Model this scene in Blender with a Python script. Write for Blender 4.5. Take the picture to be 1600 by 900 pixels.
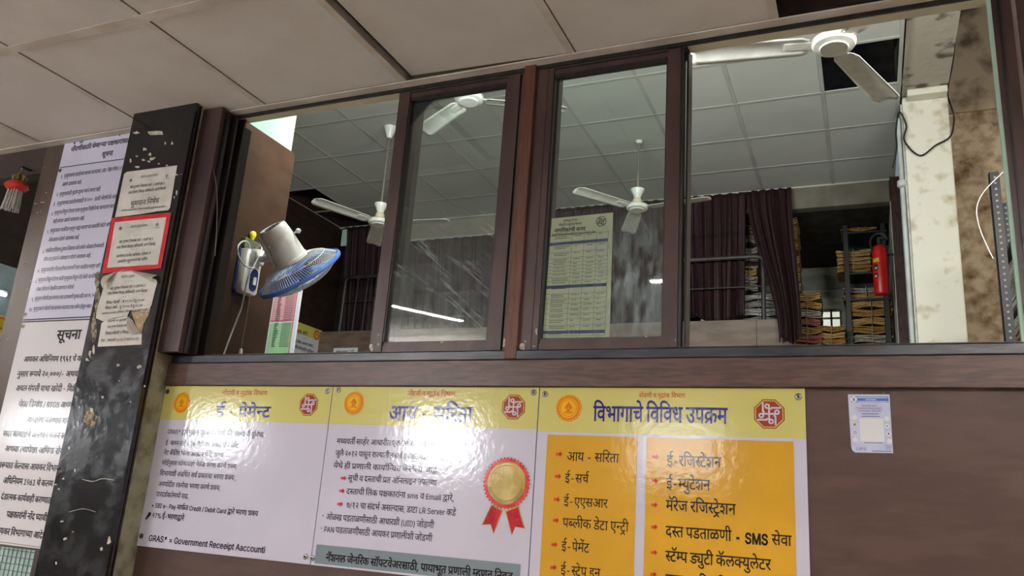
import bpy, bmesh, math, random
from mathutils import Vector, Matrix
from mathutils.geometry import tessellate_polygon, delaunay_2d_cdt

for o in list(bpy.data.objects):
    bpy.data.objects.remove(o)
SC = bpy.context.scene
COL = SC.collection
PI = math.pi

# ------------------------------------------------------------------ camera
EYE = Vector((0, 0, 1.2))
FPX = 1264.318
ROT = ((0.91765917, 0.39129524, 0.06920757),
       (-0.04482189, 0.2749803, -0.96040452),
       (-0.39483243, 0.878222, 0.26987678))          # world -> (right, down, forward)
cam = bpy.data.cameras.new('camera')
camo = bpy.data.objects.new('camera', cam)
COL.objects.link(camo)
cam.sensor_width = 36
cam.sensor_fit = 'HORIZONTAL'
cam.lens = FPX / 1600 * 36
cam.clip_start = 0.05
r0, r1, r2 = [Vector(r) for r in ROT]
camo.matrix_world = Matrix(((r0.x, -r1.x, -r2.x, EYE.x), (r0.y, -r1.y, -r2.y, EYE.y),
                            (r0.z, -r1.z, -r2.z, EYE.z), (0, 0, 0, 1)))
SC.camera = camo

# ------------------------------------------------------------------ world, lights, exposure
SC.view_settings.view_transform = 'Standard'
SC.view_settings.look = 'None'
SC.view_settings.gamma = 1
SC.view_settings.use_curve_mapping = False
SC.view_settings.exposure = 0.0
W = bpy.data.worlds.new('world')
SC.world = W
W.use_nodes = True
W.node_tree.nodes['Background'].inputs[0].default_value = (0.75, 0.85, 1, 1)
W.node_tree.nodes['Background'].inputs[1].default_value = 0.25


def area(name, loc, to, sx, sy, power, col=(1, 1, 1)):
    l = bpy.data.lights.new(name, 'AREA')
    l.shape = 'RECTANGLE'
    l.size, l.size_y, l.energy, l.color = sx, sy, power, col
    o = bpy.data.objects.new(name, l)
    COL.objects.link(o)
    o.location = loc
    o.rotation_euler = (Vector(to) - Vector(loc)).to_track_quat('-Z', 'Y').to_euler()
    return o


HALL_BACK = -3.4
WIN_X = (-10.0, -7.0, -4.05, -1.6)
for wx, wp in zip(WIN_X, (44, 36, 50, 12)):            # daylight in the hall's back windows
    area('daylight', (wx, HALL_BACK + 0.06, 1.89), (wx, 2, 1.89), 0.75, 0.5, wp, (0.95, 0.97, 1))
FILL_LAMPS = ((-3.6, -1.6), (0.9, -0.9), (-5.5, 0.9), (2.6, 0.6))        # unseen fill lamps added to brighten the hall and its ceiling
for lx, ly in FILL_LAMPS:
    area('hall_tube_and_fill_light', (lx, ly, 2.40), (lx, ly, 0), 1.2, 0.05, 30, (1, 0.97, 0.93))
    area('hall_tube_and_fill_light', (lx, ly, 2.44), (lx, ly, 9), 1.2, 0.05, 122, (1, 0.98, 0.96))  # upward fill added to lift the hall ceiling
area('hall_tube_and_fill_light', (-2.65, -0.38, 2.45), (-2.65, -0.38, 0), 0.04, 0.54, 6, (1, 0.98, 0.96)).rotation_euler = (0, 0, math.radians(32))
area('hall_bulb', (-1.0, 0.0, 2.48), (-1.0, 0.0, 0), 0.10, 0.05, 3, (1, 0.98, 0.96))
# room light of the office behind the counter: tube lamps above its window head
area('office_tube_light', (-1.6, 2.40, 3.2), (-1.6, 5.5, 2.6), 1.2, 0.12, 95, (0.95, 1, 0.95))
area('office_tube_light', (1.1, 2.40, 3.2), (0.4, 5.8, 2.9), 1.2, 0.12, 76, (1.0, 0.99, 0.95))
area('office_tube_light', (-4.2, 2.45, 3.5), (-3.3, 4.2, 3.6), 1.2, 0.12, 4.5, (0.88, 1, 0.96))


# ------------------------------------------------------------------ helpers
def ray(px, py):
    a, b = (px - 800) / FPX, (py - 450) / FPX
    return a * r0 + b * r1 + r2


def at(px, py, X=None, Y=None, Z=None):
    """the point of the photograph's pixel on the world plane X=, Y= or Z="""
    v = ray(px, py)
    t = ((X - EYE.x) / v.x) if X is not None else ((Y - EYE.y) / v.y) if Y is not None else ((Z - EYE.z) / v.z)
    return EYE + v * t


def lin(c):
    return tuple((x / 12.92 if x <= 0.04045 else ((x + 0.055) / 1.055) ** 2.4) for x in c)


MATS = {}


def mat(name, rgb, rough=0.5, spec=0.5, metal=0.0, var=0.0, vscale=8.0, rgb2=None, bump=0.0, bscale=40.0,
        stretch=(1, 1, 1), cut=(0.4, 0.6), coat=0.0, emit=None, estr=0.0, detail=4.0, rvar=0.0):
    """procedural principled material; rgb in 0-255 sRGB; rgb2 mixes in by noise"""
    if name in MATS:
        return MATS[name]
    m = bpy.data.materials.new(name)
    m.use_nodes = True
    nt = m.node_tree
    N, L = nt.nodes, nt.links
    p = N['Principled BSDF']
    c1 = lin([v / 255 for v in rgb])
    p.inputs['Base Color'].default_value = (*c1, 1)
    p.inputs['Roughness'].default_value = rough
    p.inputs['Specular IOR Level'].default_value = spec
    p.inputs['Metallic'].default_value = metal
    p.inputs['Coat Weight'].default_value = coat
    p.inputs['Coat Roughness'].default_value = 0.08
    if rgb2 is None and var > 0:
        rgb2 = [max(0, v * (1 - var)) for v in rgb]
    geo = N.new('ShaderNodeNewGeometry')
    mp = N.new('ShaderNodeMapping')
    mp.inputs['Scale'].default_value = stretch
    L.new(geo.outputs['Position'], mp.inputs['Vector'])
    if rgb2 is not None:
        no = N.new('ShaderNodeTexNoise')
        no.inputs['Scale'].default_value = vscale
        no.inputs['Detail'].default_value = detail
        L.new(mp.outputs['Vector'], no.inputs['Vector'])
        mr = N.new('ShaderNodeMapRange')
        mr.inputs['From Min'].default_value, mr.inputs['From Max'].default_value = cut
        L.new(no.outputs['Fac'], mr.inputs['Value'])
        mx = N.new('ShaderNodeMix')
        mx.data_type = 'RGBA'
        mx.inputs['A'].default_value = (*c1, 1)
        mx.inputs['B'].default_value = (*lin([v / 255 for v in rgb2]), 1)
        L.new(mr.outputs['Result'], mx.inputs['Factor'])
        L.new(mx.outputs['Result'], p.inputs['Base Color'])
        if rvar:
            ma = N.new('ShaderNodeMath')
            ma.operation = 'MULTIPLY_ADD'
            ma.inputs[1].default_value = rvar
            ma.inputs[2].default_value = rough
            L.new(mr.outputs['Result'], ma.inputs[0])
            L.new(ma.outputs[0], p.inputs['Roughness'])
    if bump > 0:
        nb = N.new('ShaderNodeTexNoise')
        nb.inputs['Scale'].default_value = bscale
        nb.inputs['Detail'].default_value = 3
        L.new(mp.outputs['Vector'], nb.inputs['Vector'])
        bp = N.new('ShaderNodeBump')
        bp.inputs['Strength'].default_value = bump
        bp.inputs['Distance'].default_value = 0.01
        L.new(nb.outputs['Fac'], bp.inputs['Height'])
        L.new(bp.outputs['Normal'], p.inputs['Normal'])
        if coat:
            L.new(bp.outputs['Normal'], p.inputs['Coat Normal'])
    if emit:
        p.inputs['Emission Color'].default_value = (*lin([v / 255 for v in emit]), 1)
        p.inputs['Emission Strength'].default_value = estr
    MATS[name] = m
    return m


def glass_mat(name, tint, dirt, dscale, streak, film, spot, srad, sdirt):
    """thin pane: tinted transparency with a fresnel reflection, under a film of dust, diagonal wipe marks and a smeared patch"""
    m = bpy.data.materials.new(name)
    m.use_nodes = True
    nt = m.node_tree
    N, L = nt.nodes, nt.links
    N.remove(N['Principled BSDF'])
    out = N['Material Output']

    def rng(src, a, b, c=0.0, d=1.0):
        r = N.new('ShaderNodeMapRange')
        for k, v in zip(('From Min', 'From Max', 'To Min', 'To Max'), (a, b, c, d)):
            r.inputs[k].default_value = v
        L.new(src, r.inputs['Value'])
        return r.outputs[0]

    def op(kind, a, b):
        n = N.new('ShaderNodeMath')
        n.operation = kind
        for k, v in enumerate((a, b)):
            if isinstance(v, (int, float)):
                n.inputs[k].default_value = v
            else:
                L.new(v, n.inputs[k])
        return n.outputs[0]

    tr = N.new('ShaderNodeBsdfTransparent')
    tr.inputs[0].default_value = (*tint, 1)
    gl = N.new('ShaderNodeBsdfGlossy')
    gl.inputs['Roughness'].default_value = 0.02
    fr = N.new('ShaderNodeFresnel')
    fr.inputs['IOR'].default_value = 1.52
    m1 = N.new('ShaderNodeMixShader')
    L.new(fr.outputs[0], m1.inputs[0])
    L.new(tr.outputs[0], m1.inputs[1])
    L.new(gl.outputs[0], m1.inputs[2])
    df = N.new('ShaderNodeBsdfDiffuse')
    df.inputs[0].default_value = (0.56, 0.66, 0.70, 1)
    geo = N.new('ShaderNodeNewGeometry')
    pos = geo.outputs['Position']

    def noise(scale, rot=0.0, stretch=(1, 1, 1)):
        mp = N.new('ShaderNodeMapping')
        mp.inputs['Rotation'].default_value = (0, math.radians(rot), 0)
        mp2 = N.new('ShaderNodeMapping')
        mp2.inputs['Scale'].default_value = stretch
        L.new(pos, mp.inputs['Vector'])
        L.new(mp.outputs[0], mp2.inputs['Vector'])
        n = N.new('ShaderNodeTexNoise')
        n.inputs['Scale'].default_value = scale
        n.inputs['Detail'].default_value = 3
        L.new(mp2.outputs[0], n.inputs['Vector'])
        return n.outputs['Fac']

    lines = rng(noise(dscale, streak, (3.2, 1, 80)), 0.53, 0.68)
    broad = rng(noise(9, streak, (1, 1, 2.2)), 0.44, 0.60)
    sp = N.new('ShaderNodeSeparateXYZ')
    L.new(pos, sp.inputs[0])
    low = rng(sp.outputs['Z'], 2.16, 1.98)               # hands and rags reach the lower part of the pane
    wipes = op('MULTIPLY', op('MULTIPLY', lines, broad), low)
    vd = N.new('ShaderNodeVectorMath')
    vd.operation = 'DISTANCE'
    L.new(pos, vd.inputs[0])
    vd.inputs[1].default_value = spot
    patch = op('MULTIPLY', rng(vd.outputs['Value'], srad, srad * 0.2), rng(noise(16, 80, (1, 1, 2.5)), 0.38, 0.66))
    tot = op('ADD', op('ADD', op('MULTIPLY', wipes, dirt), op('MULTIPLY', patch, sdirt)), op('MULTIPLY', rng(noise(5), 0.3, 0.7, 0.7, 1.3), film))
    m2 = N.new('ShaderNodeMixShader')
    L.new(op('MINIMUM', tot, 0.85), m2.inputs[0])
    L.new(m1.outputs[0], m2.inputs[1])
    L.new(df.outputs[0], m2.inputs[2])
    L.new(m2.outputs[0], out.inputs['Surface'])
    return m


class MB:
    """collects shapes, then links them as ONE mesh object"""
    def __init__(s):
        s.bm = bmesh.new()

    def poly(s, pts):
        try:
            s.bm.faces.new([s.bm.verts.new(p) for p in pts])
        except ValueError:
            pass
        return s

    def box(s, x0, x1, y0, y1, z0, z1, mtx=None):
        c = [Vector((x, y, z)) for x in (x0, x1) for y in (y0, y1) for z in (z0, z1)]
        if mtx:
            c = [mtx @ v for v in c]
        v = [s.bm.verts.new(p) for p in c]
        for f in ((0, 1, 3, 2), (4, 6, 7, 5), (0, 4, 5, 1), (2, 3, 7, 6), (0, 2, 6, 4), (1, 5, 7, 3)):
            s.bm.faces.new([v[i] for i in f])
        return s

    def prism(s, pts, d):
        """polygon pts extruded by vector d"""
        a = [s.bm.verts.new(Vector(p)) for p in pts]
        b = [s.bm.verts.new(Vector(p) + Vector(d)) for p in pts]
        n = len(a)
        s.bm.faces.new(a)
        s.bm.faces.new(b[::-1])
        for i in range(n):
            s.bm.faces.new([a[i], b[i], b[(i + 1) % n], a[(i + 1) % n]])
        return s

    def lathe(s, prof, c, axis=(0, 0, 1), seg=32, cap=True):
        """profile of (radius, height) swept round axis at c"""
        ax = Vector(axis).normalized()
        u = ax.orthogonal().normalized()
        w = ax.cross(u)
        rings = []
        for r, h in prof:
            rings.append([s.bm.verts.new(Vector(c) + ax * h + (u * math.cos(2 * PI * i / seg) + w * math.sin(2 * PI * i / seg)) * max(r, 1e-4)) for i in range(seg)])
        for a, b in zip(rings, rings[1:]):
            for i in range(seg):
                s.bm.faces.new([a[i], a[(i + 1) % seg], b[(i + 1) % seg], b[i]])
        if cap:
            s.bm.faces.new(rings[0][::-1])
            s.bm.faces.new(rings[-1])
        return s

    def tube(s, pts, r, seg=8, close=False):
        pts = [Vector(p) for p in pts]
        n = len(pts)
        rings = []
        pu = None
        for i, p in enumerate(pts):
            a = pts[(i - 1) % n] if (i > 0 or close) else p
            b = pts[(i + 1) % n] if (i < n - 1 or close) else p
            t = (b - a).normalized()
            u = t.orthogonal().normalized() if pu is None else (pu - t * pu.dot(t)).normalized()
            pu = u
            w = t.cross(u)
            rings.append([s.bm.verts.new(p + (u * math.cos(2 * PI * k / seg) + w * math.sin(2 * PI * k / seg)) * r) for k in range(seg)])
        for i in range(n if close else n - 1):
            a, b = rings[i], rings[(i + 1) % n]
            for k in range(seg):
                s.bm.faces.new([a[k], a[(k + 1) % seg], b[(k + 1) % seg], b[k]])
        if not close:
            s.bm.faces.new(rings[0][::-1])
            s.bm.faces.new(rings[-1])
        return s

    def grid(s, f, nu, nv):
        V = [[s.bm.verts.new(f(i / nu, j / nv)) for j in range(nv + 1)] for i in range(nu + 1)]
        for i in range(nu):
            for j in range(nv):
                s.bm.faces.new([V[i][j], V[i + 1][j], V[i + 1][j + 1], V[i][j + 1]])
        return s

    def build(s, name, m, parent=None, smooth=False, bevel=0.0, solid=0.0):
        bmesh.ops.recalc_face_normals(s.bm, faces=s.bm.faces[:])
        if bevel:
            bmesh.ops.bevel(s.bm, geom=[e for e in s.bm.edges if len(e.link_faces) == 2 and e.calc_face_angle(0) > 0.6], offset=bevel, segments=2, affect='EDGES', profile=0.5)
        me = bpy.data.meshes.new(name)
        s.bm.to_mesh(me)
        s.bm.free()
        o = bpy.data.objects.new(name, me)
        me.materials.append(m)
        if smooth:
            for p in me.polygons:
                p.use_smooth = True
            me.set_sharp_from_angle(angle=math.radians(40))
        if solid:
            md = o.modifiers.new('thickness', 'SOLIDIFY')
            md.thickness = solid
            md.offset = 0
        COL.objects.link(o)
        if parent is not None:
            o.parent = parent
            o.matrix_parent_inverse = Matrix.Translation(-parent_loc(parent))
        return o


def parent_loc(o):
    return Vector(o.location)            # parts are built in world space; only a thing's Empty is moved


def smooth_path(pts, n=8):
    pts = [Vector(p) for p in pts]
    out = []
    for i in range(len(pts) - 1):
        a, b, c, d = pts[max(i - 1, 0)], pts[i], pts[i + 1], pts[min(i + 2, len(pts) - 1)]
        for k in range(n):
            t = k / n
            out.append(0.5 * ((2 * b) + (c - a) * t + (2 * a - 5 * b + 4 * c - d) * t * t + (3 * b - a - 3 * c + d) * t ** 3))
    out.append(pts[-1])
    return out


def tag(o, label=None, cat=None, group=None, kind=None):
    if label: o['label'] = label
    if cat: o['category'] = cat
    if group: o['group'] = group
    if kind: o['kind'] = kind
    return o


def empty(name, loc, label=None, cat=None, group=None, kind=None):
    o = bpy.data.objects.new(name, None)
    COL.objects.link(o)
    o.location = loc
    o.empty_display_size = 0.05
    return tag(o, label, cat, group, kind)


def copy_tree(o, parent=None):
    c = o.copy()
    COL.objects.link(c)
    if parent is not None:
        c.parent = parent
    for ch in [q for q in o.children]:
        copy_tree(ch, c)
    return c


GLYPHS = [
[18,76,42,2,20,-34,-11,-10,9,36,9,-36,9,10,9,34,-11,-2,20,18,0,-2,-20,36,11,8,-9,-36,-9,36,-9,-8,-9,-36,11,2,-20],
[53,250,89,-104,0,0,-33,15,8,22,0,23,0,27,-13,0,-13,1,-7,-9,-17,-10,-8,-24,7,9,5,11,14,0,6,1,8,-11,7,-12,0,-15,0,-18,-12,0,-41,-26,0,0,28,-7,-3,-23,-6,-16,0,-13,0,-27,6,-15,12,0,10,1,12,37,16,28,0,9,0,19,-2,6,0,-2,-12,-5,1,-15,1,-6,0,-17,0,-21,-8,0,-8,1,-9,21,-8,14,0,15,0,23,7,10,5,0,47,-120,0,0,11,250,0],
[8,54,89,0,-89,-26,0,0,89,-28,0,0,11,88,0,0,-11],
[20,192,100,0,-11,-34,0,0,-89,-26,0,0,29,-9,-3,-23,-5,-16,0,-29,0,-35,20,-4,16,21,2,21,7,0,7,1,5,-7,8,-4,3,-40,0,0,11,12,42,-52,7,-7,21,-8,16,0,17,0,25,6,8,5,0,45,-64,0,11,-9,0,-8,1,-18],
[20,-62,99,-5,6,-9,12,0,6,1,10,31,11,20,0,11,0,19,-2,6,-2,-6,-10,-5,1,-11,2,-8,0,-11,0,-13,-7,0,-6,1,-5,11,-10,8,-6],
[51,66,68,15,0,25,-4,10,-5,17,8,22,1,0,21,-152,0,0,11,230,0,0,-11,-54,0,0,-22,15,-2,21,-11,0,-12,1,-11,-17,-18,-12,-9,-22,8,11,7,17,15,0,9,1,7,-13,7,-10,0,-7,0,-15,-4,-15,-10,-6,-10,-24,4,5,8,6,5,-7,3,-15,4,-8,0,-13,0,-13,-8,0,-5,1,-7,15,-11,27,-12,20,-8,-18,-8,-17,8,-31,15,-17,15,0,8,1,9,17,11,25,4],
[17,14,9,54,16,-15,1,-10,5,-7,5,-7,11,0,11,0,31,-26,0,0,11,188,0,0,-11,-34,0,0,-89,-26,0,0,31,-98,-33,12,98,91,-76,0,0,-30,1,-6,3,-8,5,-5,4,-1,7,-4,16,0,13,0,25,6,8,4],
[4,0,100,116,0,0,-11,-116,0,22,14,-50,1,6,11,9,6,2,11,4,27,4,22,0,34,0,0,-11,-28,0,-19,0,-19,-2,-6,-3,-7,-3,0,-7,1,-8,25,-14,24,-10,-18,-8,-15,7,-23,12,-15,14],
[15,-54,99,-7,13,-11,14,-15,6,-12,0,-5,0,-11,-1,-4,-1,-8,12,15,2,16,0,19,0,25,-8,21,-20,10,-17],
[47,96,-2,-7,6,-17,9,-10,4,-7,-1,-8,0,-11,0,-15,6,0,5,1,5,13,4,8,0,7,0,15,-2,10,-4,15,2,21,10,0,8,1,8,-19,7,-16,0,-11,0,-19,-2,-12,-4,-8,12,21,5,22,0,0,13,-54,0,0,11,220,0,0,-11,-32,0,0,-89,-26,0,0,89,-82,0,0,-13,21,-2,29,-13,0,-12,1,-10,-23,-14,-18,-4,9,-4,17,-8,6,-4],
[27,28,89,-28,0,0,11,26,0,-3,4,-3,8,0,4,1,13,37,15,32,0,45,0,71,-25,26,-20,-26,0,-49,33,-60,0,-21,0,-23,-9,0,-8,1,-5,7,-7,4,-3,34,0,0,-11,-34,0,0,-89,-26,0],
[22,0,100,182,0,0,-11,-32,0,0,-89,-26,0,0,48,-58,0,0,-9,1,-4,-9,-5,-6,0,-7,0,-17,7,-11,10,0,4,1,4,9,4,12,0,92,0,0,30,-124,0],
[36,184,89,-34,0,0,-89,-26,0,0,27,-7,-3,-23,-5,-18,0,-15,0,-27,7,-15,12,0,8,1,14,39,15,30,0,5,0,13,-1,13,-1,4,0,-2,-12,-5,1,-15,1,-6,0,-19,0,-23,-9,0,-8,1,-8,23,-8,14,0,17,0,25,7,8,5,0,47,-124,0,0,11,184,0],
[34,128,7,-18,-9,-19,8,-31,16,-25,14,-8,5,-5,5,-5,6,0,3,1,3,11,5,12,0,9,0,13,-4,4,-3,13,3,13,10,0,6,1,4,-1,7,-4,3,-76,0,0,11,136,0,0,-11,-34,0,7,-6,0,-9,1,-9,-13,-12,-23,-9,-16,-3,15,-9,39,-17],
[4,14,-23,12,36,26,0,-20,-36],
[39,188,89,0,-89,-26,0,0,43,-7,-2,-19,-1,-12,0,-13,0,-29,3,-10,2,-5,-3,-8,-1,13,-9,37,-17,20,-8,-18,-9,-17,8,-31,16,-23,14,-6,5,-7,5,-3,6,0,3,1,3,11,5,12,0,9,0,13,-4,4,-3,7,3,7,10,0,5,1,4,-3,8,-2,3,-64,0,0,11,222,0,0,-11,13,-104,-37,15,0,21,1,10,2,0,34,-72,0,3,-3,5,-8,0,-4,1,-7,-5,-10,-6,-3,17,-2],
[27,28,89,-28,0,0,11,26,0,-41,32,-54,0,-19,0,-23,-9,0,-8,1,-5,7,-8,4,-3,-26,0,-5,4,-3,9,0,5,1,12,35,15,30,0,43,0,65,-23,24,-21,34,0,0,-11,-34,0,0,-89,-26,0],
[25,-80,-2,19,4,18,0,25,0,29,-13,0,-10,1,-10,-29,-12,-28,0,-31,0,-45,15,-18,12,20,7,13,-8,23,-10,27,-5,16,0,35,0,0,12,1,6,-15,5,-10,0,-7,0,-13,-2,-8,-2],
[61,90,23,-33,0,-41,14,0,15,1,9,21,12,37,5,20,0,4,0,0,11,-94,0,0,11,166,0,0,-11,-46,0,0,-22,-24,0,-11,0,-21,-2,-8,-2,-5,-2,-7,-6,0,-4,1,-9,29,-7,22,0,17,0,29,4,12,4,8,-12,-5,-2,-19,-3,-8,-1,0,-19,-24,0,-11,0,-21,-1,-8,-3,-5,-1,-7,-6,0,-5,1,-8,29,-7,22,0,17,0,29,4,12,3,8,-12,-11,-3,-33,-4,-18,0,-33,0,-41,14,0,14,1,9,21,12,37,6,20,0,4,0,0,5,-1,0],
[14,-58,-7,9,1,8,0,23,0,33,-8,27,-14,10,-8,-18,-7,-15,13,-31,12,-22,0,-3,0,-5,-1,-4,0],
[12,-60,124,1,4,13,5,6,0,9,0,11,-5,0,-4,1,-4,-9,-5,-8,0,-5,0,-11,5],
[23,164,89,0,-89,-26,0,0,40,-72,0,0,-6,1,-5,-7,-5,-6,0,-5,0,-13,4,-11,7,-7,7,0,3,1,3,11,4,10,0,8,0,0,37,-40,0,0,11,196,0,0,-11,4,-58,0,-72,0,0,-37,72,0],
[53,154,29,-9,-5,-29,-7,-24,0,-23,0,-29,13,0,10,1,5,7,8,6,3,-15,3,-17,11,0,9,1,10,27,13,20,0,19,0,23,-9,0,-8,1,-7,-12,-7,-20,6,5,2,3,4,0,2,1,2,-5,4,-8,0,-9,0,-11,-7,0,-5,1,-6,11,-6,17,-3,8,0,11,1,10,0,5,0,9,0,4,0,-4,-12,-1,1,-3,0,-2,0,-15,0,-17,-7,0,-6,1,-7,19,-6,14,0,17,0,25,7,10,4],
[32,188,89,-34,0,0,-89,-26,0,0,27,-7,-3,-23,-5,-18,0,-17,0,-29,7,-15,12,0,8,1,14,41,15,32,0,5,0,13,-1,15,-1,2,0,-2,-11,-5,1,-15,1,-8,0,-5,0,-6,-1,44,-27,7,2,4,3,0,48,-128,0,0,11,188,0,9,-148,-54,1,-8,23,-8,16,0,7,0,11,1,6,0,-46,28,-13,-4],
[52,132,-9,-5,5,-11,11,-4,5,-3,-1,-7,0,-6,0,-13,0,-25,3,-23,8,-13,13,0,9,1,7,11,10,8,3,13,5,31,4,20,0,0,16,-94,0,0,11,172,0,0,-11,-52,0,0,-27,-14,0,-19,0,-21,-2,-8,-3,-7,-2,-7,-8,0,-5,1,-8,27,-11,26,0,3,0,5,0,2,0,-1,3,0,2,1,6,15,5,8,0,15,0,15,-8,0,-5,1,-5,-9,-6,-6,-1,5,-4,11,-8,8,-6],
[56,104,11,11,2,17,6,0,5,1,6,-19,7,-20,0,-21,0,-23,-9,0,-8,1,-5,9,-9,23,-12,24,-8,-18,-9,-29,12,-31,20,0,12,1,6,11,9,8,4,-5,3,-7,8,0,6,1,4,7,7,6,2,9,2,19,3,14,0,42,0,0,14,-116,0,0,11,176,0,0,-11,-34,0,0,-26,-68,0,-9,0,-7,-1,-4,-1,-3,-2,0,-3,1,-3,7,-5,4,-2,17,2,18,0,23,0,29,-7,13,-10,0,-6,1,-10,-21,-12,-20,-3],
[29,-60,99,-3,6,-5,10,0,5,1,11,27,13,24,0,21,0,27,-9,19,-20,8,-15,36,0,0,-11,-34,0,0,-89,-26,0,0,89,-28,0,0,11,28,0,-9,17,-17,16,-18,0,-13,0,-11,-8,0,-7,1,-6,7,-8,4,-5],
[4,128,46,0,-10,-84,0,0,10],
[23,86,97,19,0,27,-8,17,-14,0,-9,1,-7,-11,-16,-14,-11,-44,-32,-26,0,64,47,2,0,-1,-3,-9,-4,-13,-3,-8,0,-17,0,-25,7,-13,14,0,8,1,9,17,14,29,8,16,18,-10,-11,0,-15,-5,-9,-10,0,-6,1,-6,11,-9,17,-5,12,0,11,0,19,5,11,9,0,6,1,6,-9,10,-17,5],
[8,36,0,86,84,0,1,-98,0,0,11,124,0,0,-11,-86,-85],
[18,68,54,-11,0,-17,5,-7,9,0,5,0,5,1,5,9,9,19,6,12,0,13,0,17,-6,9,-9,0,-5,0,-5,1,-5,-7,-9,-15,-5,14,-12,8,11,0,9,7,0,4,0,5,1,4,-7,7,-10,0,-9,0,-7,-7,0,-4,0,-5,1,-4,9,-7,18,134,-64,-11,0,-17,5,-7,9,0,6,0,5,1,5,11,9,17,5,12,0,13,0,19,-5,9,-9,0,-5,0,-5,1,-6,-9,-9,-15,-5,14,-12,9,11,0,9,6,0,5,0,5,1,4,-7,7,-10,0,-9,0,-7,-7,0,-4,0,-5,1,-5,9,-6,4,-130,-7,132,96,22,0,-132,-96],
[61,88,36,-9,0,-17,-3,-8,-1,-15,4,-19,12,0,9,1,4,7,7,6,2,9,2,21,3,16,0,28,0,0,14,-100,0,0,11,162,0,0,-11,-34,0,0,-26,-60,0,-9,0,-7,-1,-4,-1,-3,-2,0,-3,1,-4,9,-5,6,-2,15,2,18,0,25,0,33,-12,0,-10,1,-11,-25,-12,-26,-1,11,-2,21,-4,12,-1,-12,-12,-17,4,-31,10,-16,4,-17,1,-21,4,0,5,1,4,9,5,8,0,7,0,15,-4,10,-4,5,0,4,0,23,0,27,7,0,7,1,5,-15,6,20,-8,63,-5,6,-9,12,0,6,1,10,29,11,22,0,11,0,19,-2,6,-2,-8,-10,-3,1,-11,2,-8,0,-11,0,-13,-7,0,-6,1,-5,9,-10,8,-6],
[50,56,102,13,0,19,-4,8,-4,7,-3,7,-11,0,-10,0,-18,66,0,0,37,-42,0,0,11,100,0,0,-11,-32,0,0,-89,-26,0,0,40,-66,0,0,-6,1,-5,-7,-5,-8,0,-5,0,-11,4,-11,7,-7,7,0,3,1,3,11,4,10,0,10,0,0,16,1,8,-3,8,-4,2,-5,5,-14,0,-7,0,-9,-4,0,-3,1,-5,17,-5,18,0,-2,-11,-23,1,-29,9,0,11,1,9,27,9],
[22,204,89,0,-89,-26,0,0,89,-42,0,0,-37,1,-7,-5,-9,-6,-4,-5,-4,-21,-5,-16,0,-29,0,-14,10,-3,4,-5,11,0,9,0,32,-26,0,0,11,236,0,0,-11,14,-156,-54,17,0,8,5,3,3,5,7,0,7,0,32,-58,0,0,-32,1,-7,3,-7,4,-3,3,-2,13,-3],
[51,72,-20,-17,0,-25,6,-15,12,0,7,1,10,23,12,18,3,-5,6,0,8,1,7,11,10,8,3,13,5,31,4,20,0,2,0,0,16,-128,0,0,11,204,0,0,-11,-50,0,0,-27,-16,0,-19,0,-21,-2,-8,-3,-15,-5,0,-10,1,-8,27,-11,28,0,5,0,2,0,-1,3,0,2,1,6,15,5,8,0,15,0,15,-8,0,-5,1,-5,-9,-6,-8,-2,26,-35,-22,-5,-18,26,-13,-8,-33,-11,16,-62,25,1,-7,23,-7,14,0,15,0,23,6,21,9,8,6,-3,-1,-5,0,-2,0,-13,0,-31,4,-12,5,-13,-1,-15,-8],
[38,100,-1,-23,0,-37,12,-21,22,0,15,1,15,23,22,39,12,24,0,17,0,27,-4,21,-8,15,-12,2,-7,-24,0,-1,5,-9,7,-13,5,-17,3,-10,0,-15,0,-27,-9,-15,-17,0,-12,1,-12,17,-17,29,-9,16,0,11,0,19,3,15,5,11,7,2,5,24,0,-1,-7,-13,-12,-19,-8,-25,-4],
[12,24,0,0,96,24,0,0,-41,100,0,0,41,24,0,0,-96,-24,0,0,44,-100,0,0,-44],
[14,6,0,70,96,28,0,72,-96,-26,0,-42,57,-1,5,-9,16,-8,12,4,0,-5,-12,-9,-16,-4,-5,-40,-57,4,10,27,0,10,98,0,0,-10],
[28,24,0,0,96,28,0,78,-61,5,-3,9,-7,11,-10,6,-5,-4,0,-1,6,1,10,1,8,0,3,0,59,24,0,0,-96,-30,0,-70,55,-3,3,-9,8,-11,12,-10,8,6,0,1,-8,3,-12,1,-9,0,-2,0,-55],
[22,84,0,-48,0,0,11,46,0,25,0,31,9,17,17,0,11,1,12,-15,16,-29,9,-22,0,-48,0,0,11,50,0,29,0,41,-11,21,-22,0,-15,1,-15,-19,-21,-41,-12,4,-64,96,0,-96,-24,0,0,96],
[6,24,0,0,96,24,0,0,-85,88,0,0,-11],
[12,24,0,0,96,116,0,0,-11,-92,0,0,-31,86,0,0,-11,-86,0,0,-32,94,0,0,-11],
[10,40,27,0,14,7,4,15,8,15,8,6,4,58,31,32,0,-82,-44,-2,0,7,-62,-52,0,96,24,0,0,-33,0,-21,0,-6,0,-36,4,92,0,-68,49,14,9,84,-58],
[24,24,0,0,96,64,0,25,0,29,-8,15,-13,0,-9,1,-8,-13,-13,-27,-8,-22,0,-54,0,0,11,52,0,17,0,19,5,9,8,0,5,1,6,-7,9,-19,4,-14,0,-40,0,0,-85,4,86,0,-46,43,26,0,48,-43],
[8,12,85,0,11,146,0,0,-11,-60,0,0,-85,-24,0,0,85],
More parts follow.
